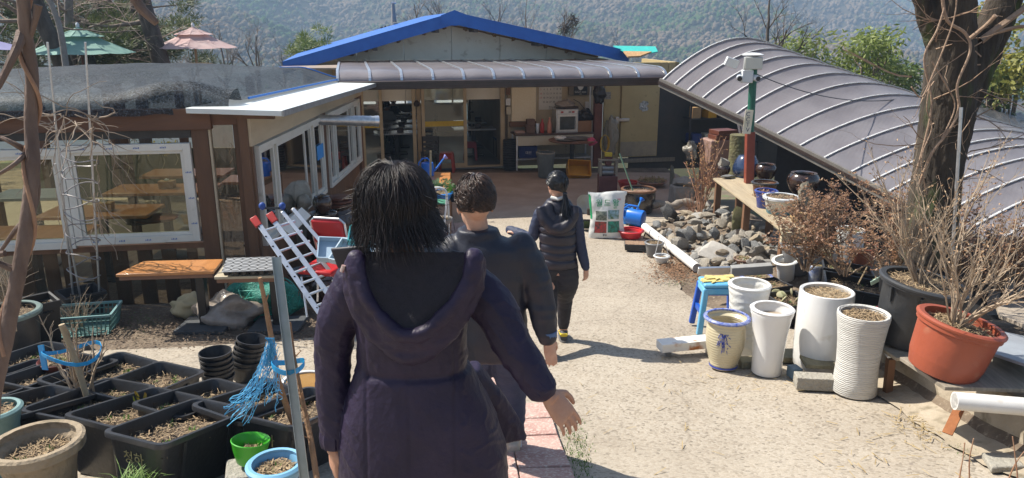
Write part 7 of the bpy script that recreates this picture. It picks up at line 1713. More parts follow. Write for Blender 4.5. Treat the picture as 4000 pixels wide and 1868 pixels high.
d_ = fpanel(c,-w_*.44,h_*.06,w_*.44,h_*.78,.215,.02,M_alu,'door',ov); fpanel(c,-w_*.34,h_*.14,w_*.34,h_*.70,.219,.004,mat('oven_glass',(.03,.035,.035),(.08,.09,.09),4,.1),'glass',d_)
MB().tube([c+fe*w_*.38+Z*h_*.15+fn_*.24,c+fe*w_*.38+Z*h_*.7+fn_*.24],.012,8).part('handle',M_alu,d_); fpanel(c,-w_*.44,h_*.81,w_*.44,h_*.96,.206,.01,M_wp,'control_strip',ov)
for k,m_ in ((-.3,'red_plastic'),(.05,'steel_grey'),(.2,'red_plastic')): fpanel(c,w_*k,h_*.85,w_*(k+.12),h_*.92,.212,.006,mat(m_),'button',ov)
def ontop(nm,lb,cat,c0,build):
    b = MB(); return build(b,c0),b
for (px,nm,lb,cat,m_,pr,off) in [
    (2118,'spray_bottle','red sauce bottle on the work table','bottle','red_plastic',[(.045,0),(.05,.02),(.05,.2),(.02,.28),(.018,.33),(.005,.335)],.45),
    (2146,'detergent_bottle','orange detergent bottle beside the warming cabinet','bottle',None,[(.05,0),(.055,.02),(.05,.22),(.02,.3),(.022,.36),(.004,.365)],.5),
    (2100,'steel_tumbler','steel tumbler near the hatch','cup','galvanised',[(.04,0),(.05,.22),(.048,.225)],.42)]:
    b = MB(); b.lathe(pr,16,on_t(px,off),cap1=True); b.thing(nm,mat(m_) if m_ else mat('orange_bottle',(.55,.22,.14),(.5,.2,.12),4,.35),lb,cat)
for k,(px,dz,s,lb) in enumerate(((2070,0,(.20,.2,.18),'lower brown paper box left of the bottles'),(2072,.181,(.18,.18,.14),'upper brown paper box left of the bottles'),(2030,0,(.22,.18,.05),'white cloth parcel at the left end of the work table'))):
    b = MB(); b.box(on_t(px,.35)+Z*(dz+s[2]/2),s,(0,0,.21)); b.thing('paper_box' if k < 2 else 'cloth_parcel',mat('brown_paper',(.12,.07,.05),(.18,.11,.08),6,.7) if k < 2 else mat('pinkish_cloth',(.5,.36,.3),(.4,.25,.2),9,.8),lb,'box' if k < 2 else 'parcel',bevel=.006)
b = MB(); b.box(on_t(2275,.35)+Z*.13,(.36,.28,.26),(0,0,.21)); b.thing('cardboard_box',mat('cardboard',(.33,.18,.09),(.27,.14,.07),5,.8),'cardboard box to the right of the warming cabinet','box',bevel=.006)
heap(on_t(2280,.35)+Z*.38,.2,(1.1,.7,.65),mat('black_bag',(.015,.015,.017),(.03,.03,.033),7,.3,.9,14),'plastic_bag','black plastic bag heaped on the cardboard box','bag',8)
heap(c+V((-.02,0,h_+.09)),.15,(1.5,.8,.6),mat('grey_film'),'plastic_wrap','crumpled clear wrap on top of the warming cabinet','plastic sheet',12)
b = MB(); b.box(c+V((.12,0,h_+.03)),(.34,.22,.05),(0,0,.3)); b.thing('dark_tray',M_dark,'dark tray lying on top of the warming cabinet','tray',bevel=.008)
# wall things: calendar, security box, cable
ca = T('wall_calendar','large wall calendar with red and black dates','calendar',F.h(2146,420,.0)); u0,z0,u1,z1 = F.uz(2105,336,2194,428,-.04); F.box(MB(),u0,z0,u1,z1,.01,-.036).part('sheet',mat('calendar_paper',(.66,.64,.58),(.60,.58,.52),3,.7),ca,smooth=False)
rows = [['3','4','5','6','7','8','9'],['10','11','12','13','14','15','16'],['17','18','19','20','21','22','23'],[' ','25','26','27','28']]
for r_,row in enumerate(rows):
    for k,tx in enumerate(row):
        if tx.strip(): lettering('lettering',tx,.058,F.w(u0+(u1-u0)*(k+.55)/7,z1-.08-(z1-z0-.16)*r_/4,-.0345),facing(F.n),mat('print_red' if k == 0 else 'print_dark'),ca,.0006)
lettering('lettering','한농원',.062,F.w((u0+u1)/2+.05,z0+.05,-.0345),facing(F.n),mat('print_dark'),ca,.0006)
gs = T('security_sign','dark security sign box with a white shield and lettering','sign',F.h(2258,370,0)); u0,z0,u1,z1 = F.uz(2218,330,2308,372,-.04); F.box(MB(),u0,z0,u1,z1+.12,.08,.05).part('box',mat('sign_grey',(.20,.17,.13),(.16,.14,.11),5,.6),gs,bevel=.006)
F.box(MB(),u0+.12,z0+.015,u1-.12,z1+.10,.006,.057).part('panel',mat('sign_slate',(.03,.04,.05),None,rough=.4),gs); um_,zm_ = (u0+u1)/2,z0+.21
q = MB(); q.slab([F.w(um_+x,zm_+z,.059) for x,z in ((-.075,.09),(.075,.09),(.075,0),(.05,-.06),(0,-.09),(-.05,-.06),(-.075,0))],F.n*.002); q.part('shield',M_white,gs,smooth=False)
lettering('lettering','GiGA eyes',.066,F.w(um_,z0+.085,.0585),facing(F.n),M_white,gs,.0008); lettering('lettering','olleh',.03,F.w(um_,z0+.035,.0585),facing(F.n),M_white,gs,.0008)
MB().tube([F.h(2240,388,.0),F.h(2262,400,.0),F.h(2285,428,.0),F.h(2300,440,.0)],.008,6).thing('wall_cable',M_black,'black cable looping below the security sign','cable'); u0,z0,u1,z1 = F.uz(2286,398,2300,424,0); b = MB(); F.box(b,u0,z0,u1,z1,.04,0); b.thing('socket',M_wp,'white wall socket below the security sign','socket',bevel=.004)
b = MB(); b.tube([F.h(2306,335,.05),F.h(2304,430,.05)],.022,10); b.thing('tube_lamp',M_wp,'unlit white tube lamp fixed upright beside the post','lamp')
heap(F.h(2340,372,.75),.13,(1,.6,1.5),mat('black_bag'),'hanging_bag','black plastic bag hanging on the red-brown post','bag',3)
b = MB(); c0 = F.h(2362,560,.62)
for k in range(12): b.tube([c0+V((.10*cos(a)*(.8+.03*k),-.02*k*.2,.2*sin(a))) for a in [2*pi*i/16 for i in range(17)]],.008,5)
b.thing('yellow_hose',mat('hose_yellow',(.55,.36,.03),None,rough=.45),'coiled yellow hose hanging beside the red-brown post','hose')
heap(F.h(2385,540,.3),.22,(.7,.5,2.1),mat('clear_film',(.45,.42,.36),(.35,.32,.26),8,.2,.9,14,clear=.45),'clear_bag','clear plastic sheet bundled by the cold room door','plastic sheet',6)
ng = T('notice','small grey paper notice on the cold room wall','notice',F.h(2372,378,.05)); u0,z0,u1,z1 = F.uz(2358,360,2386,388,.05); F.box(MB(),u0,z0,u1,z1,.004,.05).part('sheet',mat('newsprint',(.45,.42,.36),(.15,.14,.13),30,.7),ng)
for (x0,y0,x1,y1,lb,m_) in ((1977,345,1992,372,'small wooden tag board at the top of the hatch post','brown_wood'),(1976,385,1994,412,'white wall phone on the hatch post','white_plastic'),(1978,418,1996,448,'pale switch box on the hatch post','cream_steel')):
    u0,z0,u1,z1 = F.uz(x0,y0,x1,y1,.08); b = MB(); F.box(b,u0,z0,u1,z1,.06,.1); b.thing('wall_box',mat(m_),lb,'box',bevel=.005)
# round table, crates, bin
rt = T('round_table','round wooden table with trays in front of the work table','table',F.w(F.u(F.h(2238,650,1.2)),0,1.2)); zc_ = F.h(2235,546,1.2).z; rc_ = F.w(F.u(F.h(2235,546,1.2)),zc_,1.2); R0 = 93*mpp(rc_)
MB().lathe([(.001,-.03),(R0-.02,-.03),(R0,-.015),(R0,0),(.001,.001)],36,rc_).part('table_top',mat('round_wood',(.22,.11,.06),(.15,.075,.045),5,.45),rt); MB().tube([rc_-Z*.03,V((rc_.x,rc_.y,.03))],.05,10).part('leg',M_black,rt); MB().lathe([(.001,0),(.26,0),(.26,.02),(.05,.05)],24,V((rc_.x,rc_.y,0))).part('base',M_black,rt)
for dx,dy,r_,lb in ((-.13,-.14,.24,'nearer round steel tray on the round table'),(.16,.10,.30,'farther round steel tray on the round table')): MB().lathe([(.001,.004),(r_-.03,.004),(r_,.025),(r_-.004,.027),(r_-.035,.009),(.001,.009)],30,rc_+V((dx,dy,0))).thing('steel_tray',mat('tray_steel',(.30,.29,.27),(.22,.21,.2),6,.35,metal=.6),lb,'tray','steel trays on the round table')
heap(rc_+V((-.28,-.1,.05)),.09,(1.2,.8,.6),mat('white_paint'),'white_rag','white rag bundle with a green cap on the round table','rag',2); heap(rc_+V((.42,-.16,-.02)),.10,(1.1,.7,.8),mat('pink_rag',(.52,.08,.16),(.42,.06,.12),6,.8,.5,14),'pink_rag','pink cloth hanging over the edge of the round table','rag',4)
def crate_obj(c0,s,rot,m,label,txt=None):
    o = T('crate',label,'crate',c0); w,d,h = s
    MB().box(c0+V((0,-d/2,h/2)),(w,.014,h)).part('side',m,o,bevel=.003); MB().box(c0+V((0,d/2,h/2)),(w,.014,h)).part('side',m,o,bevel=.003)
    for sx in (-1,1): MB().box(c0+V((sx*w/2,0,h/2)),(.014,d,h)).part('end',m,o,bevel=.003)
    MB().box(c0+Z*.008,(w,d,.012)).part('bottom',m,o)
    for z in (.04,h*.5,h-.02): MB().box(c0+V((0,-d/2-.010,z)),(w*1.02,.016,.022)).part('rib',m,o)
    for k in range(5): MB().box(c0+V((-w*.42+w*.21*k,-d/2-.010,h*.5)),(.014,.014,h)).part('rib',m,o)
    if txt: lettering('lettering',txt,.08,c0+V((0,-d/2-.020,h*.45)),facing((0,-1,0)),M_white,o,.001)
    o.rotation_euler = rot; return o
M_yel = mat('crate_yellow',(.62,.30,.015),(.55,.26,.012),5,.4); cc = gnd(2256,690); crate_obj(cc+V((0,.12,.06)),(.50,.36,.30),(.95,.06,.10),M_yel,'orange-yellow plastic crate tipped on its side in the yard',None)
c0 = F.w(F.u(F.h(2058,600,.4)),.285,.4); crate_obj(c0,(.42,.3,.27),(0,0,.21),mat('crate_navy',(.015,.03,.13),(.02,.045,.17),5,.4),'navy bottle crate on the shelf under the work table','대선')
bn_ = gnd(2132,698); pot('rubbish_bin','grey rubbish bin lined with a clear bag',(bn_+V((0,.2,0)),38*mpp(bn_),.56),PR['taper'],mat('bin_grey',(.11,.13,.13),(.16,.18,.175),5,.5),.5,rim=.03,rim_m=mat('clear_film'),chips=0,green=0,cat='bin',n=20)
b = MB(); p = F.w(F.u(F.h(1992,640,.35)),0,.35)
for k in range(12): b.lathe([(.15,.058*k),(.165,.058*k+.01),(.165,.058*k+.045),(.15,.058*k+.056)],22,p)
b.lathe([(.16,.70),(.001,.70)],22,p,cap0=False); b.thing('ribbed_drum',mat('drum_black',(.02,.02,.022),None,rough=.5),'black ribbed drum standing at the end of the work table','drum'); 
# --- red stool, black chair by the doors
def stool(loc,m,label,h=.45,s=.17,group=None):
    o = T('plastic_stool',label,'stool',loc,group); MB().box(loc+Z*(h-.02),(s*2*.86,s*2*.86,.04)).part('seat',m,o,bevel=.014)
    for sx in (-1,1):
        for sy in (-1,1): MB().bar(loc+V((sx*s,sy*s,0)),loc+V((sx*s*.78,sy*s*.78,h-.03)),.055,.045).part('leg',m,o,bevel=.006)
    for a,b_ in (((-1,-1),(1,-1)),((-1,1),(1,1)),((-1,-1),(-1,1)),((1,-1),(1,1))): MB().bar(loc+V((a[0]*s*.82,a[1]*s*.82,h-.09)),loc+V((b_[0]*s*.82,b_[1]*s*.82,h-.09)),.02,.10).part('apron',m,o)
    return o
M_rst = mat('stool_red',(.34,.045,.03),(.28,.035,.025),4,.4); st_p = F.w(F.u(F.h(1745,660,.35)),0.0,.35); stool(st_p,M_rst,'red plastic stool in front of the closed glass door')
def chair(loc,rz,label,m,mc,group=None):
    o = T('dining_chair',label,'chair',(0,0,0),group); MB().box((0,0,.45),(.40,.40,.05)).part('seat',mc,o,bevel=.012)
    for sx in (-1,1):
        MB().bar((sx*.17,-.17,0),(sx*.17,-.17,.43),.035,.035).part('leg',m,o); MB().bar((sx*.18,.22,0),(sx*.17,.19,.45),.035,.035).part('leg',m,o); MB().bar((sx*.17,.19,.45),(sx*.18,.25,.88),.035,.03).part('upright',m,o)
    for z in (.60,.70,.83): MB().bar((-.17,.205+(z-.45)*.12,z),(.17,.205+(z-.45)*.12,z),.02,.06 if z < .8 else .11).part('rail',m,o)
    o.location = loc; o.rotation_euler = (0,0,rz); return o
M_bw = mat('black_wood',(.016,.014,.013),None,rough=.4); M_cush = mat('navy_cushion',(.02,.03,.07),(.03,.04,.09),6,.6)
chair(F.w(F.u(F.h(1680,640,.45)),0,.45),.2+pi,'black slat-back chair standing in front of the glass door',M_bw,M_bw)
ch0 = None
def dtable(off,px,label,m=None,L=1.1,cloth=True):
    c0 = F.w(F.u(F.h(px,450,off)),.03,off); o = T('restaurant_table',label,'table',c0,'tables in the dining room'); R = Euler((0,0,.207)).to_matrix()
    MB().box(c0+Z*.70,(L,.62,.035),R).part('table_top',m or mat('pale_top',(.55,.58,.6),(.48,.5,.52),3,.2),o,bevel=.004); MB().bar(c0,c0+Z*.69,.08,.08).part('leg',M_black,o); MB().box(c0+Z*.02,(.45,.4,.03),R).part('base',M_black,o)
    b = MB(); b.box(c0+V((.1,0,.775)),(.16,.11,.11),R); b.thing('napkin_box',M_dark,'dark napkin box on the '+label,'box','napkin boxes in the dining room',bevel=.004); return c0
spots = [(-1.2,1545,'nearest table seen through the left doorway'),(-2.3,1552,'middle table seen through the left doorway'),(-3.4,1562,'third table seen through the left doorway'),(-1.6,1850,'nearest table seen through the right doorway'),(-3.0,1852,'farther table seen through the right doorway')]
chs = []
for off,px,lb in spots:
    c0 = dtable(off,px,lb)
    for dx in ((.75,) if px < 1700 else (.72,)):
        if ch0 is None: ch0 = chair(c0+V((dx,0,0)),-pi/2+.2,'navy cushioned chair beside the '+lb,M_bw,M_cush,'chairs in the dining room')
        else: copy_tree(ch0,c0+V((dx,0,0)),-pi/2+.2,'navy cushioned chair beside the '+lb)
stool(F.w(F.u(F.h(1838,600,-1.0)),.03,-1.0),mat('stool_wine',(.25,.02,.04),None,rough=.4),'wine red stool beside the table in the right doorway',.45,.15)
# food table with diners at the back
ft_c = F.w(F.u(F.h(1575,400,-4.9)),.03,-4.9); ft_ = T('buffet_table','brown table covered with dishes at the back of the dining room','table',ft_c); MB().box(ft_c+Z*.72,(1.2,.7,.04),(0,0,.2)).part('table_top',mat('brown_top'),ft_,bevel=.004)
for sx in (-.5,.5): MB().bar(ft_c+V((sx,0,0)),ft_c+V((sx,0,.7)),.07,.07).part('leg',M_black,ft_)
rn = random.Random(2)
for k in range(14): b = MB(); b.lathe([(.03,0),(.07,.035),(.068,.04),(.001,.03)],14,ft_c+V((rn.uniform(-.5,.5),rn.uniform(-.28,.28),.742)),cap1=True); b.thing('side_dish',[mat('dish_cream',(.55,.48,.34),None,rough=.3),mat('dish_orange',(.5,.28,.08),None,rough=.4),mat('dish_brown',(.28,.16,.08),None,rough=.4)][k % 3],['cream','orange','brown'][k % 3]+' side dish on the table at the back','dish','dishes on the back table')
def diner(px,off,zs,shirt,label,tw=0):
    s_ = F.w(F.u(F.h(px,420,off)),.48,off); o = T('person',label,'person',s_); b = MB(); hc_ = s_+V((.05,.1,.66)); head(b,hc_,V((.8,.6,-.2)),.98); limb(b,[hc_-Z*.05,s_+V((.02,.03,.5))],[.05,.055])
    etube(b,[(s_,V((.16,0,0)),V((0,.12,0))),(s_+V((.0,.02,.25)),V((.16,0,0)),V((0,.11,0))),(s_+V((.02,.03,.46)),V((.17,0,0)),V((0,.09,0)))]); 
    for e in (-1,1): limb(b,[s_+V((e*.17,.02,.42)),s_+V((e*.2+.05,.1,.2)),s_+V((e*.12+.12,.3,.27))],[.05,.04,.028]); hand(b,s_+V((e*.12+.12,.3,.27)),V((.3,1,0)),None,V((0,0,1)),.9,.4,e); limb(b,[s_+V((e*.09,0,0)),s_+V((e*.1+.1,.4,.02)),s_+V((e*.1+.1,.42,-.4))],[.085,.06,.045])
    fuse(b,'body',M_skin2,o,.012,2); b = MB(); etube(b,[(s_+Z*-.02,V((.18,0,0)),V((0,.14,0))),(s_+V((0,.02,.25)),V((.18,0,0)),V((0,.13,0))),(s_+V((.02,.03,.47)),V((.15,0,0)),V((0,.09,0))),(s_+V((.02,.03,.51)),V((.08,0,0)),V((0,.07,0)))])
    for e in (-1,1): limb(b,[s_+V((e*.16,.02,.42)),s_+V((e*.2+.05,.1,.2)),s_+V((e*.13+.1,.22,.25))],[.075,.06,.05])
    fuse(b,'shirt',shirt,o,.014,3,lambda p: .006*ridge(p,(9,9,14),1)); b = MB(); 
    for e in (-1,1): limb(b,[s_+V((e*.09,0,0)),s_+V((e*.1+.1,.4,.03)),s_+V((e*.1+.1,.42,-.38))],[.10,.075,.055])
    fuse(b,'trousers',mat('black_cotton'),o,.016,2); b = MB(); b.blob(hc_+V((-.015,-.015,.035)),.105,16,12,.12,(.85,1,1)); b.part('hair',M_hair3,o); return s_
sd_ = diner(1505,-3.9,.48,mat('shirt_white',(.55,.57,.6),(.48,.5,.54),5,.7),'seated diner in a white top at the back of the left doorway'); stool(V((sd_.x,sd_.y,.03)),M_black,'dark stool under the diner in white',.44,.15)
sd2 = diner(1528,-5.2,.48,mat('shirt_black',(.02,.02,.022),None,rough=.7),'seated diner in black behind the one in white'); stool(V((sd2.x,sd2.y,.03)),M_black,'dark stool under the diner in black',.44,.15)
# plant racks at the back right
rk = T('plant_rack','black rack of potted plants at the back of the dining room','rack',F.w(F.u(F.h(1900,420,-5.2)),.03,-5.2)); r0 = wloc(rk)
for z in (.75,1.25,1.62): MB().box(r0+V((.3,0,z)),(1.7,.4,.03),(0,0,.2)).part('shelf',M_black,rk)
for sx in (-.5,1.1): 
    for sy in (-.18,.18): MB().bar(r0+V((sx,sy+sx*.2,0)),r0+V((sx,sy+sx*.2,1.62)),.03,.03).part('upright',M_black,rk)
M_hp = mat('house_plant',(.03,.11,.025),(.08,.20,.04),9,.5,trans=.2)
def leafy(c0,n,r,m,label,rn,potm=None,group=None,big=.05):
    o = T('potted_plant',label,'plant',c0,group); MB().lathe([(.06,0),(.085,.12),(.08,.12),(.001,.10)],16,c0).part('pot',potm or M_black,o); b = MB()
    for k in range(n):
        a = rn.uniform(0,6.3); d = V((cos(a),sin(a),rn.uniform(.2,1.6))).normalized(); p = c0+Z*.12+d*rn.uniform(.2,1)*r; s = d.orthogonal().normalized()*big*.35; t = (d+V((0,0,-.4))).normalized()*big; b.quad(p-s*.2,p+t*.5-s,p+t,p+t*.5+s)
    b.part('leaves',m,o,smooth=False); return o
for k,(x,z) in enumerate(((-.3,.765),(.15,.765),(.7,.765),(-.35,1.265),(.0,1.265),(.5,1.265),(.95,1.265),(.1,1.635),(.8,1.635))): leafy(r0+V((x,x*.2,z)),70,.2,M_hp,'leafy pot plant, number %s along the rack' % ['one','two','three','four','five','six','seven','eight','nine'][k] if False else ['broad plant at the left of the lowest rack shelf','plant in the middle of the lowest rack shelf','plant at the right of the lowest rack shelf','plant at the left end of the middle shelf','second plant along the middle shelf','third plant along the middle shelf','plant at the right end of the middle shelf','left plant on the top shelf','right plant on the top shelf'][k],rn,None,'pot plants on the rack')
gp_ = F.w(F.u(F.h(1500,600,-.45)),.03,-.45); o = T('tall_plant','dark spiky pot plant inside the left doorway','plant',gp_); MB().lathe([(.13,0),(.17,.3),(.16,.3),(.001,.27)],20,gp_).part('pot',M_black,o); b = MB()
for k in range(60):
    a = rn.uniform(0,6.3); L = rn.uniform(.4,1.1); d = V((cos(a),sin(a),0)); s = V((-sin(a),cos(a),0))*.014; pts = [gp_+Z*.28+d*L*.45*t*t+Z*L*(t-.25*t*t) for t in (0,.3,.6,1)]
    for i in range(3): b.quad(pts[i]-s*(1-i/3),pts[i]+s*(1-i/3),pts[i+1]+s*(1-(i+1)/3),pts[i+1]-s*(1-(i+1)/3))
b.part('leaves',mat('spiky_leaf',(.015,.035,.015),(.03,.06,.025),8,.4),o,smooth=False)
# --- centre table with watering can and planted bowls
ct_ = T('display_table','narrow wooden table with a watering can and planted bowls beside the path','table',V((-1.05,12,G(-1.05,12)))); zt2 = .82; zb2 = zroad(12)
tq = [atz(x,y,zt2) for x,y in ((1640,780),(1755,780),(1760,672),(1650,672))]
MB().slab([p-Z*.035 for p in tq],Z*.035).part('table_top',M_tabletop,ct_,bevel=.004)
for p in tq: pc = p.lerp(sum(tq,V((0,0,0)))/4,.06); MB().bar(V((pc.x,pc.y,zroad(pc.y)-.02)),pc-Z*.035,.06,.06).part('leg',mat('table_leg',(.30,.15,.07),(.22,.11,.05),5,.6),ct_)
for a,b_ in ((0,1),(1,2),(2,3),(3,0)): MB().bar(tq[a].lerp(tq[(a+2) % 4],.05)-Z*.08,tq[b_].lerp(tq[(b_+2) % 4],.05)-Z*.08,.025,.09).part('apron',mat('table_leg'),ct_)
wc = at(1670,672,(tq[2].y+tq[3].y)/2-.35); wc.z = zt2; can(wc,(0,0,.35),'blue watering can with a lilac rose on the display table',mat('lilac_rose',(.30,.33,.75),None,rough=.4),1.0)
bw_ = at(1715,725,10.6); lo = V((bw_.x,bw_.y,zt2+.002)); o = pot('blue_bowl','blue plastic bowl of gravelly soil on the display table',(lo,52*mpp(lo),.14),PR['bowl'],mat('bowl_blue',(.015,.16,.52),(.02,.2,.56),4,.35),.92,rim=.012,seed=120,chips=120,green=3)
leafy(lo+V((.02,.30,.0)),160,.17,mat('primula',(.05,.16,.03),(.3,.36,.22),30,.5,trans=.2),'leafy flowering plant behind the blue bowl',rn,None,None,.05)
leafy(lo+V((.22,.05,.0)),80,.12,M_leafg,'bright green herb at the edge of the display table',rn,None,None,.06)
MB().bar(at(1682,690,10.9),at(1682,590,10.9),.03,.015).thing('wooden_marker',mat('stake_wood'),'upright wooden marker stick behind the blue bowl','stick')
lo2 = at(1722,760,9.9); lo2.z = zt2-.16; pot('grey_bowl','grey bowl of dry soil below the display table edge',(lo2,.15,.10),PR['bowl'],mat('grey_plastic'),.85,seed=121,green=0)
wf_ = T('white_frame_chair','white tubular chair frame beside the display table','chair',gnd(1735,960)); pts = [at(1690,735,9.6),at(1725,735,9.6),at(1745,760,9.6),at(1738,850,9.6),at(1728,950,9.55)]; a_,r_ = smooth_path(pts,[.014]*5,4); MB().tube(a_,.014,8).part('frame',M_wp,wf_)
a2 = [p+V((-.34,.05,0)) for p in a_]; MB().tube(a2,.014,8).part('frame',M_wp,wf_); MB().slab([a_[10],a2[10],a2[10]+V((0,.32,-.02)),a_[10]+V((0,.32,-.02))],Z*.02).part('seat',mat('green_seat',(.05,.20,.12),None,rough=.5),wf_)
for p in (a_[10]+V((0,.3,-.02)),a2[10]+V((0,.3,-.02))): MB().tube([p,V((p.x,p.y+.05,zroad(p.y)))],.013,8).part('leg',M_wp,wf_)
MB().tube([a_[-1],V((a_[-1].x,a_[-1].y,zroad(a_[-1].y)))],.014,8).part('leg',M_wp,wf_); MB().tube([a2[-1],V((a2[-1].x,a2[-1].y,zroad(a2[-1].y)))],.014,8).part('leg',M_wp,wf_)
# --- storage bay beside the cold room
rn = random.Random(44)
ss = T('storage_shelf','dark steel shelf crowded with stored goods beside the cold room','shelf',V((5.0,18.6,0)))
for z in (.5,1.1,1.65): MB().box((5.2,18.7,z),(1.9,.5,.03),(0,0,.2)).part('shelf',M_black,ss)
for x in (4.3,6.1): MB().bar((x,18.45+(x-5.2)*.2,0),(x,18.45+(x-5.2)*.2,1.8),.04,.04).part('upright',M_black,ss)
ml = [mat('kraft_box'),mat('crate_navy'),mat('grey_plastic'),mat('brown_paper'),mat('cream_steel'),mat('dark_red_glaze'),M_yel]; nmz = {0: 'lowest',1: 'middle',2: 'top'}; nmx = ['at the left end','second from the left','in the centre','second from the right','at the right end']
for zi,z in enumerate((.516,1.116,1.666)):
    for k in range(5):
        x = 4.45+k*.36; h = rn.uniform(.14,.34); b = MB(); b.box((x,18.65+(x-5.2)*.2,z+h/2),(rn.uniform(.2,.32),.3,h),(0,0,.2+rn.uniform(-.2,.2))); b.thing('stored_box',ml[rn.randrange(7)],'stored box %s of the %s storage shelf' % (nmx[k],nmz[zi]),'box','boxes on the storage shelf',bevel=.008)
b = MB(); q = at(2810,560,15.8); b.box(V((q.x,q.y,q.z/2+.05)),(.62,.5,q.z+.1),(0,0,.2)); b.thing('pink_tub',mat('pink_tub',(.30,.19,.16),(.24,.15,.12),5,.6),'dusty pink storage tub beside the mossy stump','tub',bevel=.03)
for k in range(2): b = MB(); b.box(q+V((.05,-.05,.15+.10*k)),(.5-.04*k,.36,.09),(0,0,.25+.1*k)); b.thing('redbrown_crate',mat('lid_redbrown'),['lower','upper'][k]+' red-brown crate on the dusty pink tub','crate',bevel=.006)
heap(at(2695,590,17.2),.17,(.8,.7,1.1),mat('clear_film'),'clear_sack','translucent white sack in front of the storage shelf','sack',15); chair(gnd(2668,690)+V((0,.3,0)),2.6,'red plastic chair half hidden behind the stones',mat('red_plastic'),mat('red_plastic')); heap(gnd(2690,700)+V((.1,.2,.22)),.17,(1.1,.8,.7),mat('blue_bag',(.10,.25,.5),(.4,.45,.5),8,.3,.8,14),'blue_bag','blue and white plastic bag by the red chair','bag',19)
for k in range(5): b = MB(); b.tube([at(2880+k*14,470+k*6,13.6),at(2900+k*10,560,13.0)],.02,6); b.thing('stored_pole',M_steel,'pale pole leaning under the vault, %s of five' % ['first','second','third','fourth','fifth'][k],'pole','poles leaning under the vault')

# ================================================================== TREES, UMBRELLAS, FAR THINGS
M_bark = mat('bark_dark',(.055,.042,.032),(.12,.095,.075),9,.95,1,26,stretch=(1,1,.35))
M_barkg = mat('bark_grey',(.14,.12,.105),(.25,.22,.20),9,.95,.8,30,stretch=(1,1,.4))
M_branch = mat('bark_branch',(.16,.115,.085),(.27,.215,.17),12,.9,.5,40)
def branch(b,p,d,L,r,depth,rn,up=.15,jit=.2,kids=(2,4),twig_n=4,spread=.75):
    n = 6 if depth > 1 else 4; pts = wander(p,d,L,n,jit,rn); k = len(pts)
    b.tube(pts,[r*(1-.62*i/(k-1)) for i in range(k)],7 if r > .03 else (5 if r > .01 else 3),cap=False)
    if depth <= 0: return
    for c in range(rn.randint(*kids)):
        i = rn.randint(max(1,k//3),k-1); dd = (pts[i]-pts[i-1]).normalized(); o = V((rn.gauss(0,1),rn.gauss(0,1),rn.gauss(0,.6))); o = (o-dd*o.dot(dd)).normalized()
        branch(b,pts[i],dd+o*spread*rn.uniform(.6,1.3)+Z*up,L*rn.uniform(.45,.72),r*(1-.62*i/(k-1))*rn.uniform(.45,.7),depth-1,rn,up,jit*1.1,kids,twig_n,spread)
def bare_tree(base,h,r,seed,label,depth=4,lean=(0,0,0),m=None,kids=(3,5),trunk_frac=.45,group='bare trees beyond the roofs',up=.3,spread=.7):
    rn = random.Random(seed); o = T('bare_tree',label,'tree',base,group); t = MB(); pts = wander(base,V((0,0,1))+V(lean),h*trunk_frac,6,.07,rn); rr = [r*(1-.45*i/6) for i in range(7)]; t.tube(pts,rr,9,cap=False); t.part('trunk',m or M_barkg,o)
    b = MB()
    for c in range(rn.randint(4,6)):
        i = rn.randint(3,6); a = rn.uniform(0,6.3); branch(b,pts[i],V((cos(a)*spread,sin(a)*spread,1)),h*rn.uniform(.28,.45),rr[i]*.6,depth-1,rn,up,.16,kids,4,spread)
    branch(b,pts[-1],V((0,0,1))+V(lean),h*.45,rr[-1]*.85,depth-1,rn,up,.14,kids,4,spread); b.part('crown',m or M_barkg,o,ang=None); return o
def needles(b,c,r,n,rn,L=.10,w=.008,flat=.7):
    for i in range(n):
        d = V((rn.gauss(0,1),rn.gauss(0,1),rn.gauss(0,1)*flat)).normalized(); p = V(c)+d*r*rn.random()**.5; t = (d+V((rn.gauss(0,.5),rn.gauss(0,.5),.4+rn.gauss(0,.3)))).normalized()*L*rn.uniform(.6,1.3); s = t.orthogonal().normalized()*w; b.tri(p-s,p+s,p+t)
def leafball(b,c,r,n,rn,L=.11,w=.035,droop=.3):
    for i in range(n):
        d = V((rn.gauss(0,1),rn.gauss(0,1),rn.gauss(0,1)*.8)).normalized(); p = V(c)+d*r*rn.random()**.45; t = (d*.5+V((rn.gauss(0,.7),rn.gauss(0,.7),-droop+rn.gauss(0,.4)))).normalized()*L*rn.uniform(.6,1.4); s = t.cross(V((rn.gauss(0,1),rn.gauss(0,1),rn.gauss(0,1)))).normalized()*w; b.quad(p,p+t*.5-s,p+t,p+t*.5+s)
# --- pines and bare trunks at the upper left
rn = random.Random(101)
def straight(pp,r0,r1,label,m=M_bark,n=10,nm='leaning_tree',cat='tree',twig=5,seed=1):
    rn = random.Random(seed); pts = [at(*q) for q in pp]; o = T(nm,label,cat,pts[0]); P,R = smooth_path(pts,[r0+(r1-r0)*i/(len(pts)-1) for i in range(len(pts))],5); t = MB(); t.tube(P,R,12); t.part('trunk',m,o)
    b = MB()
    for k in range(twig): i = rn.randrange(len(P)//3,len(P)); a = rn.uniform(0,6.3); branch(b,P[i],V((cos(a),sin(a)*.5,rn.uniform(-.2,.8))),rn.uniform(.6,1.6),R[i]*.35,3,rn,.1,.2,(2,4))
    if twig: b.part('crown',M_branch,o,ang=None)
    return o
straight([(262,300,14.5),(225,200,14.5),(165,80,14.5),(120,-40,14.5),(60,-150,14.5)],.17,.12,'dark leaning trunk in front of the green umbrella',twig=8,seed=3)
straight([(632,255,16),(600,150,16),(565,30,16),(545,-60,16),(520,-160,16)],.18,.13,'dark trunk between the green and pink umbrellas',twig=9,seed=4)
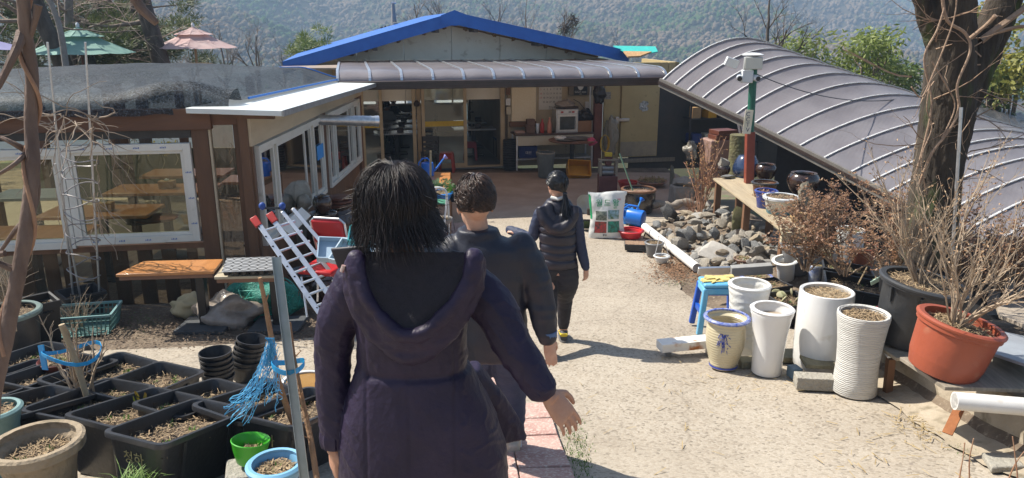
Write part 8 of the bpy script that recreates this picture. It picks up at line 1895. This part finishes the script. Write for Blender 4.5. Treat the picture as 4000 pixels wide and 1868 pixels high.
straight([(290,300,16),(272,150,16),(268,30,16),(270,-100,16)],.10,.07,'slim brown trunk behind the green umbrella',m=M_barkg,twig=9,seed=5)
straight([(262,295,13.2),(238,130,13.2),(210,40,13.2),(170,-60,13.2)],.055,.035,'thin pale trunk crossing the green umbrella',m=mat('bark_pale',(.34,.29,.25),(.22,.19,.16),9,.9,.5,30),twig=6,seed=6)
straight([(352,300,15.5),(345,265,15.5),(330,180,17),(322,80,17)],.20,.12,'thick leaning trunk behind the net roof',twig=4,seed=7)
for k,(cx,cy,Y,nblob,sp,lb) in enumerate(((430,140,18.5,46,1.75,'dark green pine behind the green umbrella'),(120,110,19,34,1.7,'pine crown in the upper left corner'),(530,215,17.6,20,.9,'low pine boughs behind the net roof'))):
    base = at(cx,330,Y); o = T('pine_tree',lb,'tree',V((base.x,base.y,-1)),'pines at the upper left'); tr = MB(); tr.tube([V((base.x,base.y,-1)),at(cx,150,Y),at(cx-10,-80,Y)],[.16,.12,.06],10); tr.part('trunk',M_bark,o); b = MB(); bb = MB(); ctr = at(cx,cy,Y)
    for i in range(nblob):
        p = ctr+V((rn.gauss(0,1)*sp*.62,rn.gauss(0,.8),rn.gauss(0,1)*sp*.45)); bb.tube([V((base.x,base.y,p.z-.3)),p.lerp(V((base.x,base.y,p.z-.2)),.4),p],[.035,.022,.008],4,cap=False); 
        for q in range(5): needles(b,p+V((rn.gauss(0,.22),rn.gauss(0,.2),rn.gauss(0,.10))),.17,95,rn,.14,.009)
    b.part('crown',mat('pine_needles',(.055,.085,.022),(.13,.15,.05),1.6,.6,trans=.25,detail=3),o,smooth=False); bb.part('boughs',M_bark,o)
b = MB()   # tangle of bare twigs over the pines
for i in range(44): p = at(rn.uniform(-40,560),rn.uniform(-60,230),rn.uniform(16,17.5)); branch(b,p,V((rn.uniform(-1,1),rn.uniform(-.3,.3),rn.uniform(-.5,.6))),rn.uniform(.8,2.0),.009,2,rn,.05,.2,(3,5))
b.thing('hanging_boughs',mat('twig_rose',(.30,.22,.18),(.40,.32,.27),9,.9),'tangle of leafless boughs hanging over the green umbrella','branches',ang=None)
# --- foreground crooked stem with climber at the left edge
fg = T('climber_stem','crooked brown stem wrapped by a vine at the left edge, close to the camera','tree',V((-1.5,2.1,1.2))); M_fg = mat('bark_red',(.10,.062,.046),(.20,.135,.10),9,.8,.5,40,stretch=(1,1,.4))
S1 = [(85,-90,2.3),(100,120,2.3),(125,300,2.3),(120,480,2.28),(128,640,2.25),(105,880,2.2),(60,1130,2.15),(15,1350,2.1),(-30,1560,2.05),(-60,1900,2.0)]
P,R = smooth_path([at(*q) for q in S1],[.017,.018,.018,.018,.02,.021,.021,.023,.024,.024],6); t = MB(); t.tube(P,[r*(1+.10*noise.noise(V((i*.7,0,0)))) for i,r in enumerate(R)],14); t.part('trunk',M_fg,fg)
b = MB(); pts = [P[min(i,len(P)-1)]+V((.024*cos(i*.42),.024*sin(i*.42),0)) for i in range(0,44)]; b.tube(pts,.006,7); b.part('vine',mat('vine_tan',(.34,.19,.11),(.24,.13,.08),12,.8,.4,40),fg)
b = MB(); rn = random.Random(7)
for pp_,r0 in (([(110,850,2.25),(60,900,2.22),(0,985,2.2),(-60,1060,2.2)],.010),([(105,590,2.28),(50,560,2.25),(0,535,2.25)],.011),([(108,590,2.28),(60,640,2.2),(-20,690,2.2)],.009),([(85,130,2.3),(60,200,2.25),(-10,345,2.2)],.017),([(150,20,2.3),(140,70,2.3),(115,160,2.3)],.012),([(20,990,2.15),(-40,1000,2.15)],.010),([(50,1050,2.16),(0,1030,2.15),(-50,1000,2.15)],.012),([(140,640,2.25),(150,760,2.24),(120,860,2.2)],.008)):
    Q,RR = smooth_path([at(*q) for q in pp_],[r0*(1-.25*i) if i < 3 else r0*.3 for i in range(len(pp_))],5); b = MB(); b.tube(Q,RR,7); b.part('side_branch',M_fg,fg)
b = MB(); Q,RR = smooth_path([at(*q) for q in ((505,-40,3),(550,30,3),(590,70,3),(612,92,3))],[.020,.019,.016,.012],5); b.tube(Q,RR,9); b.thing('overhanging_branch',M_fg,'cut red-brown branch end hanging in from the top edge','branch')
# --- big vine-covered tree on the right terrace
bt = T('vine_tree','big dark tree trunk overgrown with pale vines on the right terrace','tree',V((3.3,5.9,.8))); Yt = 5.9
P,R = smooth_path([at(*q) for q in ((3625,1010,Yt),(3640,850,Yt),(3665,650,Yt),(3700,450,Yt),(3712,250,Yt),(3722,80,Yt),(3730,-80,Yt),(3735,-220,Yt))],[.215,.185,.17,.185,.165,.15,.135,.12],6); t = MB(); t.tube(P,R,22)
for pp_,rr in (([(3715,480,Yt),(3770,330,Yt+.05),(3850,150,Yt+.1),(3930,-40,Yt+.15),(3980,-160,Yt+.2)],[.12,.11,.10,.09,.08]),([(3690,230,Yt),(3655,150,Yt),(3620,60,Yt),(3590,-40,Yt),(3570,-130,Yt)],[.10,.075,.065,.058,.05]),([(3670,640,Yt+.1),(3745,480,Yt+.2),(3860,230,Yt+.3),(3960,-20,Yt+.4)],[.09,.085,.075,.07])):
    Q,RR = smooth_path([at(*q) for q in pp_],rr,6); t.tube(Q,RR,14)
tk = fuse(t,'trunk',mat('ivy_bark',(.028,.021,.015),(.07,.054,.038),8,.95,1,22,stretch=(1.5,1.5,.35),c3=(.06,.08,.025),sc3=5,f3=.35),bt,.016,2,lambda p: .010*ridge(p,(18,18,4),3)+.005*ridge(p,(45,45,14),1))
b = MB()
for pp_,r0 in (([(3590,720,5.62),(3640,600,5.60),(3700,520,5.6),(3745,430,5.62),(3740,330,5.62),(3790,200,5.62),(3770,130,5.65),(3700,80,5.65),(3680,-20,5.65)],.018),([(3570,700,5.6),(3610,560,5.62),(3640,400,5.64),(3610,230,5.64),(3660,120,5.64),(3690,30,5.64)],.012),([(3640,240,5.62),(3700,340,5.6),(3730,420,5.62),(3680,540,5.6)],.010),([(3560,340,5.5),(3600,380,5.55),(3640,300,5.6),(3690,180,5.6),(3730,60,5.6),(3740,-60,5.6)],.010),([(3620,760,5.6),(3600,620,5.58),(3640,500,5.6),(3620,420,5.6),(3640,300,5.6)],.009),([(3790,150,5.6),(3850,100,5.55),(3890,60,5.5)],.022)):
    Q,RR = smooth_path([at(*q) for q in pp_],[.62*r0*(.8+.3*random.random()) for _ in pp_],6); b.tube(Q,RR,8)
b.part('vine',mat('vine_pale',(.36,.25,.17),(.26,.17,.115),12,.85,.5,40),bt); b = MB(); rn = random.Random(33)
for i in range(34): p = P[rn.randrange(8,len(P)-6)]+V((rn.choice((-1,1))*.17,-.1,0)); branch(b,p,V((rn.choice((-1,-1,1)),rn.uniform(-.8,0),rn.uniform(-.6,.7))),rn.uniform(.2,.6),.006,1,rn,.0,.3,(2,4))
branch(b,at(3560,300,5.7),V((-1,0,.25)),.6,.008,2,rn); branch(b,at(3880,130,5.9),V((1,.3,.5)),1.0,.016,2,rn,.1); branch(b,at(3830,160,5.9),V((.7,.2,.6)),1.2,.03,2,rn,.1); b.part('twigs',mat('vine_pale'),bt)
# --- shrubs: tall stems in the black and red pots, big azalea
rn = random.Random(21)
def stem_shrub(base,n,h,spread,label,seed,lean,leaf=None,r0=.008,fork=3,leaves_n=3):
    rn = random.Random(seed); o = T('potted_shrub',label,'shrub',base); b = MB(); tips = []; twigs(b,base,n,h,spread,r0,rn,fork,.36,lean,tips,7); b.part('stems',M_twigp if seed % 2 else M_twig,o)
    if leaf:
        b = MB()
        for p,d in tips:
            for k in range(leaves_n): v = (d+V((rn.uniform(-1,1),rn.uniform(-1,1),rn.uniform(-.3,.8)))).normalized()*rn.uniform(.012,.026); s = v.orthogonal().normalized()*.005; q = p; b.quad(q,q+v*.55-s,q+v,q+v*.55+s)
        b.part('leaves',leaf,o,smooth=False)
    return o
M_az = mat('azalea_leaf',(.22,.105,.06),(.32,.20,.11),5,.42,trans=.25,c3=(.14,.13,.04),sc3=7,f3=.3)
bt_t = bp_w[0]+V((.05,0,bp_w[2]*.93)); stem_shrub(bt_t,16,1.15,.42,'tall bare shrub rising from the biggest black pot',31,(-.08,0,0),mat('bud_brown',(.30,.15,.07),(.36,.25,.13),8,.6),.008,3,2)
stem_shrub(rp[0]+V((.04,0,rp[2]*.86)),13,1.1,.6,'wide bare shrub rising from the terracotta-red pot',33,(.12,0,0),mat('bud_brown'),.0065,3,2); stem_shrub(rp[0]+V((.08,.05,rp[2]*.86)),9,.9,.9,'low arching twigs in the terracotta-red pot',35,(.3,-.1,0),None,.007)
def azalea(bases,n,h,spread,label,seed,lean=(0,0,0)):
    rn = random.Random(seed); o = T('azalea_shrub',label,'shrub',bases[0]); b = MB(); tips = []
    for bs_ in bases: twigs(b,bs_,n,h,spread,.008,rn,4,.35,lean,tips,6)
    b.part('stems',M_twig,o); b = MB()
    for p,d in tips:
        for q in range(1 if rn.random() < .6 else 2):
            pp_ = p+V((rn.gauss(0,.025),rn.gauss(0,.025),rn.gauss(0,.02)))
            for k in range(5): a = 2*pi*k/5+rn.random(); v = V((cos(a),sin(a),rn.uniform(.1,.9)))*rn.uniform(.018,.034); s = V((-sin(a),cos(a),0))*.0075; b.quad(pp_,pp_+v*.55-s,pp_+v,pp_+v*.55+s)
    b.part('leaves',M_az,o,smooth=False); return o
g1 = gnd(3330,1050); azalea([V((2.95,7.2,.9)),V((3.2,6.9,.95)),V((3.45,6.6,1.0))],15,.95,1.0,'large azalea with small bronze leaves along the terrace',41,(-.05,0,0)); azalea([V((3.65,6.4,1.05)),V((3.9,6.2,1.05)),V((4.2,6.2,1.05))],13,.95,1.0,'bronze-leaved azalea behind the biggest black pot',43); azalea([V((3.3,7.7,1.0))],12,.75,.75,'bronze azalea sprays reaching over the end of the bench',45,(-.25,0,0)); azalea([V((4.3,5.6,.9)),V((4.5,6.4,.8))],9,.8,.8,'bronze-leaved shrub at the right frame edge',47)
b = MB(); twigs(b,gnd(3160,1040)+Z*.1,7,.55,.6,.006,random.Random(2),3,.4); b.thing('bare_twigs',M_twig,'small bare shrub in the pot at the corner of the bench','shrub')
b = MB(); rn = random.Random(55)
for (x,y,Y,h) in ((3735,1868,3.5,.30),(3790,1868,3.55,.35),(3930,1840,3.6,.28),(3975,1860,3.55,.34)): b.tube(wander(at(x,y+60,Y),V((rn.uniform(-.2,.2),0,1)),h,6,.12,rn),[.004]*4+[.003]*3,5)
b.thing('bare_shoots',mat('red_twig'),'thin reddish shoots at the lower right edge','shrub')
b = MB(); b.tube([at(3720,1000,5.4),at(3755,420,5.45)],.012,8); b.thing('support_pole',M_steel,'thin grey support pole standing among the azaleas','pole')
# --- bamboo and evergreen clumps behind the vault
M_bam = mat('bamboo_leaf',(.15,.21,.04),(.30,.34,.10),3,.5,trans=.4); rn = random.Random(71)
def clump(cx,cy,Y,w,h,n,label,m,L=.22,wd=.032,seed=1):
    rn = random.Random(seed); base = at(cx,520,Y); o = T('bamboo_clump',label,'tree',V((base.x,base.y,-2)),'evergreens behind the vault'); b = MB(); t = MB(); c = at(cx,cy,Y); u = mpp(c)
    for i in range(n):
        a = rn.gauss(0,.45)*w*u; z = rn.gauss(0,.42)*h*u; p = c+V((a,rn.gauss(0,.6),z)); leafball(b,p,.30,50,rn,L*.8,wd*.85,.45)
        if i % 3 == 0: t.tube([V((base.x+a*.3,base.y,-2)),V((c.x+a*.7,c.y,c.z-.5)),p],[.03,.022,.008],5,cap=False)
    b.part('crown',m,o,smooth=False); t.part('trunk',M_branch,o)
clump(3410,185,19,130,75,20,'leaning bright bamboo behind the middle of the vault',M_bam,seed=1); clump(3330,270,19.5,190,60,20,'lower bamboo mass behind the vault',M_bam,seed=2); clump(3160,190,20,70,70,12,'small bamboo spray left of the bamboo mass',M_bam,seed=3); clump(3520,290,20,130,70,18,'darker bamboo beside the vine-covered trunk',mat('bamboo_dark',(.07,.12,.025),(.16,.2,.06),3,.5,trans=.3),seed=4); clump(3930,250,17,150,200,42,'yellow-green evergreen at the right frame edge',mat('privet_leaf',(.14,.17,.03),(.34,.30,.06),2.5,.5,trans=.3),.16,.045,seed=5); clump(3830,330,17.5,110,90,16,'dark evergreen bush beyond the black netting',mat('bamboo_dark'),.16,.04,seed=6)
# --- bare trees on the skyline
for i,(px,base_y,top_y,Y,seed,lb) in enumerate(((2990,260,-150,20,1,'tall bare tree behind the vaulted roof'),(1930,230,-60,26,2,'bare tree behind the middle of the gable'),(2060,240,-50,27,3,'bare tree just right of the ridge'),(2200,240,-20,26,4,'bare tree carrying a bird nest'),(1640,200,-60,27,5,'bare tree left of the ridge'),(1740,200,-60,25,6,'bare tree behind the ridge cap'),(1010,300,70,24,7,'bare tree left of the small pine'),(880,300,60,26,8,'bare tree right of the pink umbrella'),(760,300,70,25,9,'bare tree behind the pink umbrella'),(2430,240,120,30,10,'low bare tree behind the right slope of the gable'),(1100,300,140,27,11,'thin bare tree behind the left eave'))):
    b0,t0 = at(px,base_y,Y),at(px,top_y,Y); h = t0.z-b0.z; bare_tree(V((b0.x,b0.y,b0.z-1.2)),(h+1.2)*.86,(.10 if i == 0 else .085)*(1 if h > 1.5 else .7),seed*13,lb,4 if i else 4,(.05*(-1)**i,0,0),M_bark if i == 0 else M_barkg,(3,5),.5)
nn = at(2224,100,26); b = MB(); rn = random.Random(1)
for k in range(160): d = V((rn.gauss(0,1),rn.gauss(0,1),rn.gauss(0,.8))).normalized(); b.tube(wander(nn+d*.22,d.orthogonal()+V((rn.gauss(0,.5),rn.gauss(0,.5),rn.gauss(0,.5))),.3,3,.2,rn),.008,3,cap=False)
b.thing('bird_nest',M_bark,'round twig bird nest in the bare tree right of the ridge','nest')
sp_ = T('small_pine','small bright pine left of the blue gable','tree',at(1225,290,22)); b = MB(); c = at(1225,190,22); rn = random.Random(6); MB().tube([at(1225,330,22),c+Z*.2],[.07,.03],8).part('trunk',M_bark,sp_)
for k in range(40): needles(b,c+V((rn.gauss(0,.28),rn.gauss(0,.25),rn.gauss(0,.22))),.14,60,rn,.17,.012)
b.part('crown',mat('pine_bright',(.10,.15,.03),(.20,.23,.06),4,.6,trans=.25),sp_,smooth=False)
# --- utility pole
upl = T('utility_pole','utility pole with insulators behind the blue gable','pole',at(1540,140,24)); MB().tube([at(1545,330,24),at(1540,95,24),at(1535,15,24)],[.10,.085,.05],12).part('pole',mat('pole_grey',(.28,.26,.23),None,rough=.9),upl); MB().bar(at(1460,118,24),at(1548,104,24),.06,.06).part('crossarm',M_steel,upl); MB().box(at(1545,108,23.9),(.14,.14,.3)).part('transformer',mat('pole_grey'),upl,bevel=.02)
for k in range(4): MB().lathe([(.03,0),(.05,.03),(.03,.06)],10,at(1490+k*14,112-k*2,23.95)).part('insulator',mat('dark_sheet'),upl)
MB().tube(arc(at(1470,118,24),at(1090,178,30),-.3,16),.012,5).thing('power_line',M_black,'power line running left from the utility pole','cable'); MB().tube([at(1530,10,24),at(1548,12,24)],.03,6).part('cap',M_steel,upl)
# --- umbrellas
def parasol(cx,topy,rimy,w,Y,cm,pm,label,tiers=2,footy=None):
    c = at(cx,rimy,Y); u = mpp(c); R = w/2*u; zt = at(cx,topy,Y).z; o = T('parasol',label,'umbrella',V((c.x,c.y,-1)),'garden parasols behind the pavilion')
    MB().tube([V((c.x,c.y,-1)),V((c.x,c.y,zt))],.024,10).part('pole',pm,o); n = 8; H = zt-c.z
    def can_(r0,z0,r1,z1,name,m,val=.06):
        b = MB()
        for k in range(n):
            a0,a1 = 2*pi*k/n+.2,2*pi*(k+1)/n+.2; A0,A1 = V((cos(a0),sin(a0),0)),V((cos(a1),sin(a1),0))
            def pt(s,t): q = A0.lerp(A1,s); sag = val*4*s*(1-s); rr = r1+(r0-r1)*t; return c+q*rr*(1-.0*sag)+Z*(z1+(z0-z1)*t-.05*H*sin(pi*t)-sag*rr*.35)
            b.grid(pt,6,6)
            b.tube([c+A0*r1*.98+Z*(z1-.012),c+A0*r0+Z*(z0-.03)],.010,4)
        return b.part(name,m,o,ang=None)
    can_(R*.30,H*.62,R,0,'canopy',cm); can_(.02,H*.97,R*.46,H*.62,'vent_canopy',cm); MB().lathe([(.03,0),(.035,.05),(.01,.09)],10,V((c.x,c.y,zt-.02))).part('finial',M_wp,o)
    for k in range(n): a = 2*pi*k/n+.2; MB().tube([V((c.x,c.y,c.z-.02)),c+V((cos(a),sin(a),0))*R*.6+Z*H*.22],.008,4).part('rib',pm,o)
    return o
parasol(318,102,205,400,15.0,mat('green_canvas',(.20,.37,.31),(.26,.43,.37),3,.8,trans=.3),mat('redbrown_paint'),'faded green two-tier parasol behind the pavilion roof'); parasol(762,102,185,318,16.6,mat('pink_canvas',(.60,.40,.38),(.68,.52,.49),3,.8,trans=.3),mat('stake_wood'),'faded pink two-tier parasol behind the pavilion roof'); parasol(-110,120,190,400,15.5,mat('lilac_canvas',(.28,.28,.52),(.34,.34,.58),3,.8,trans=.3),mat('redbrown_paint'),'lilac parasol cut off by the left edge')
b = MB(); b.lathe([(.001,0),(.36,0),(.37,.02),(.001,.03)],24,at(758,252,16.3)); b.thing('round_side_table',mat('yellow_wood',(.5,.36,.14),None,rough=.6),'pale round table top under the pink parasol','table')
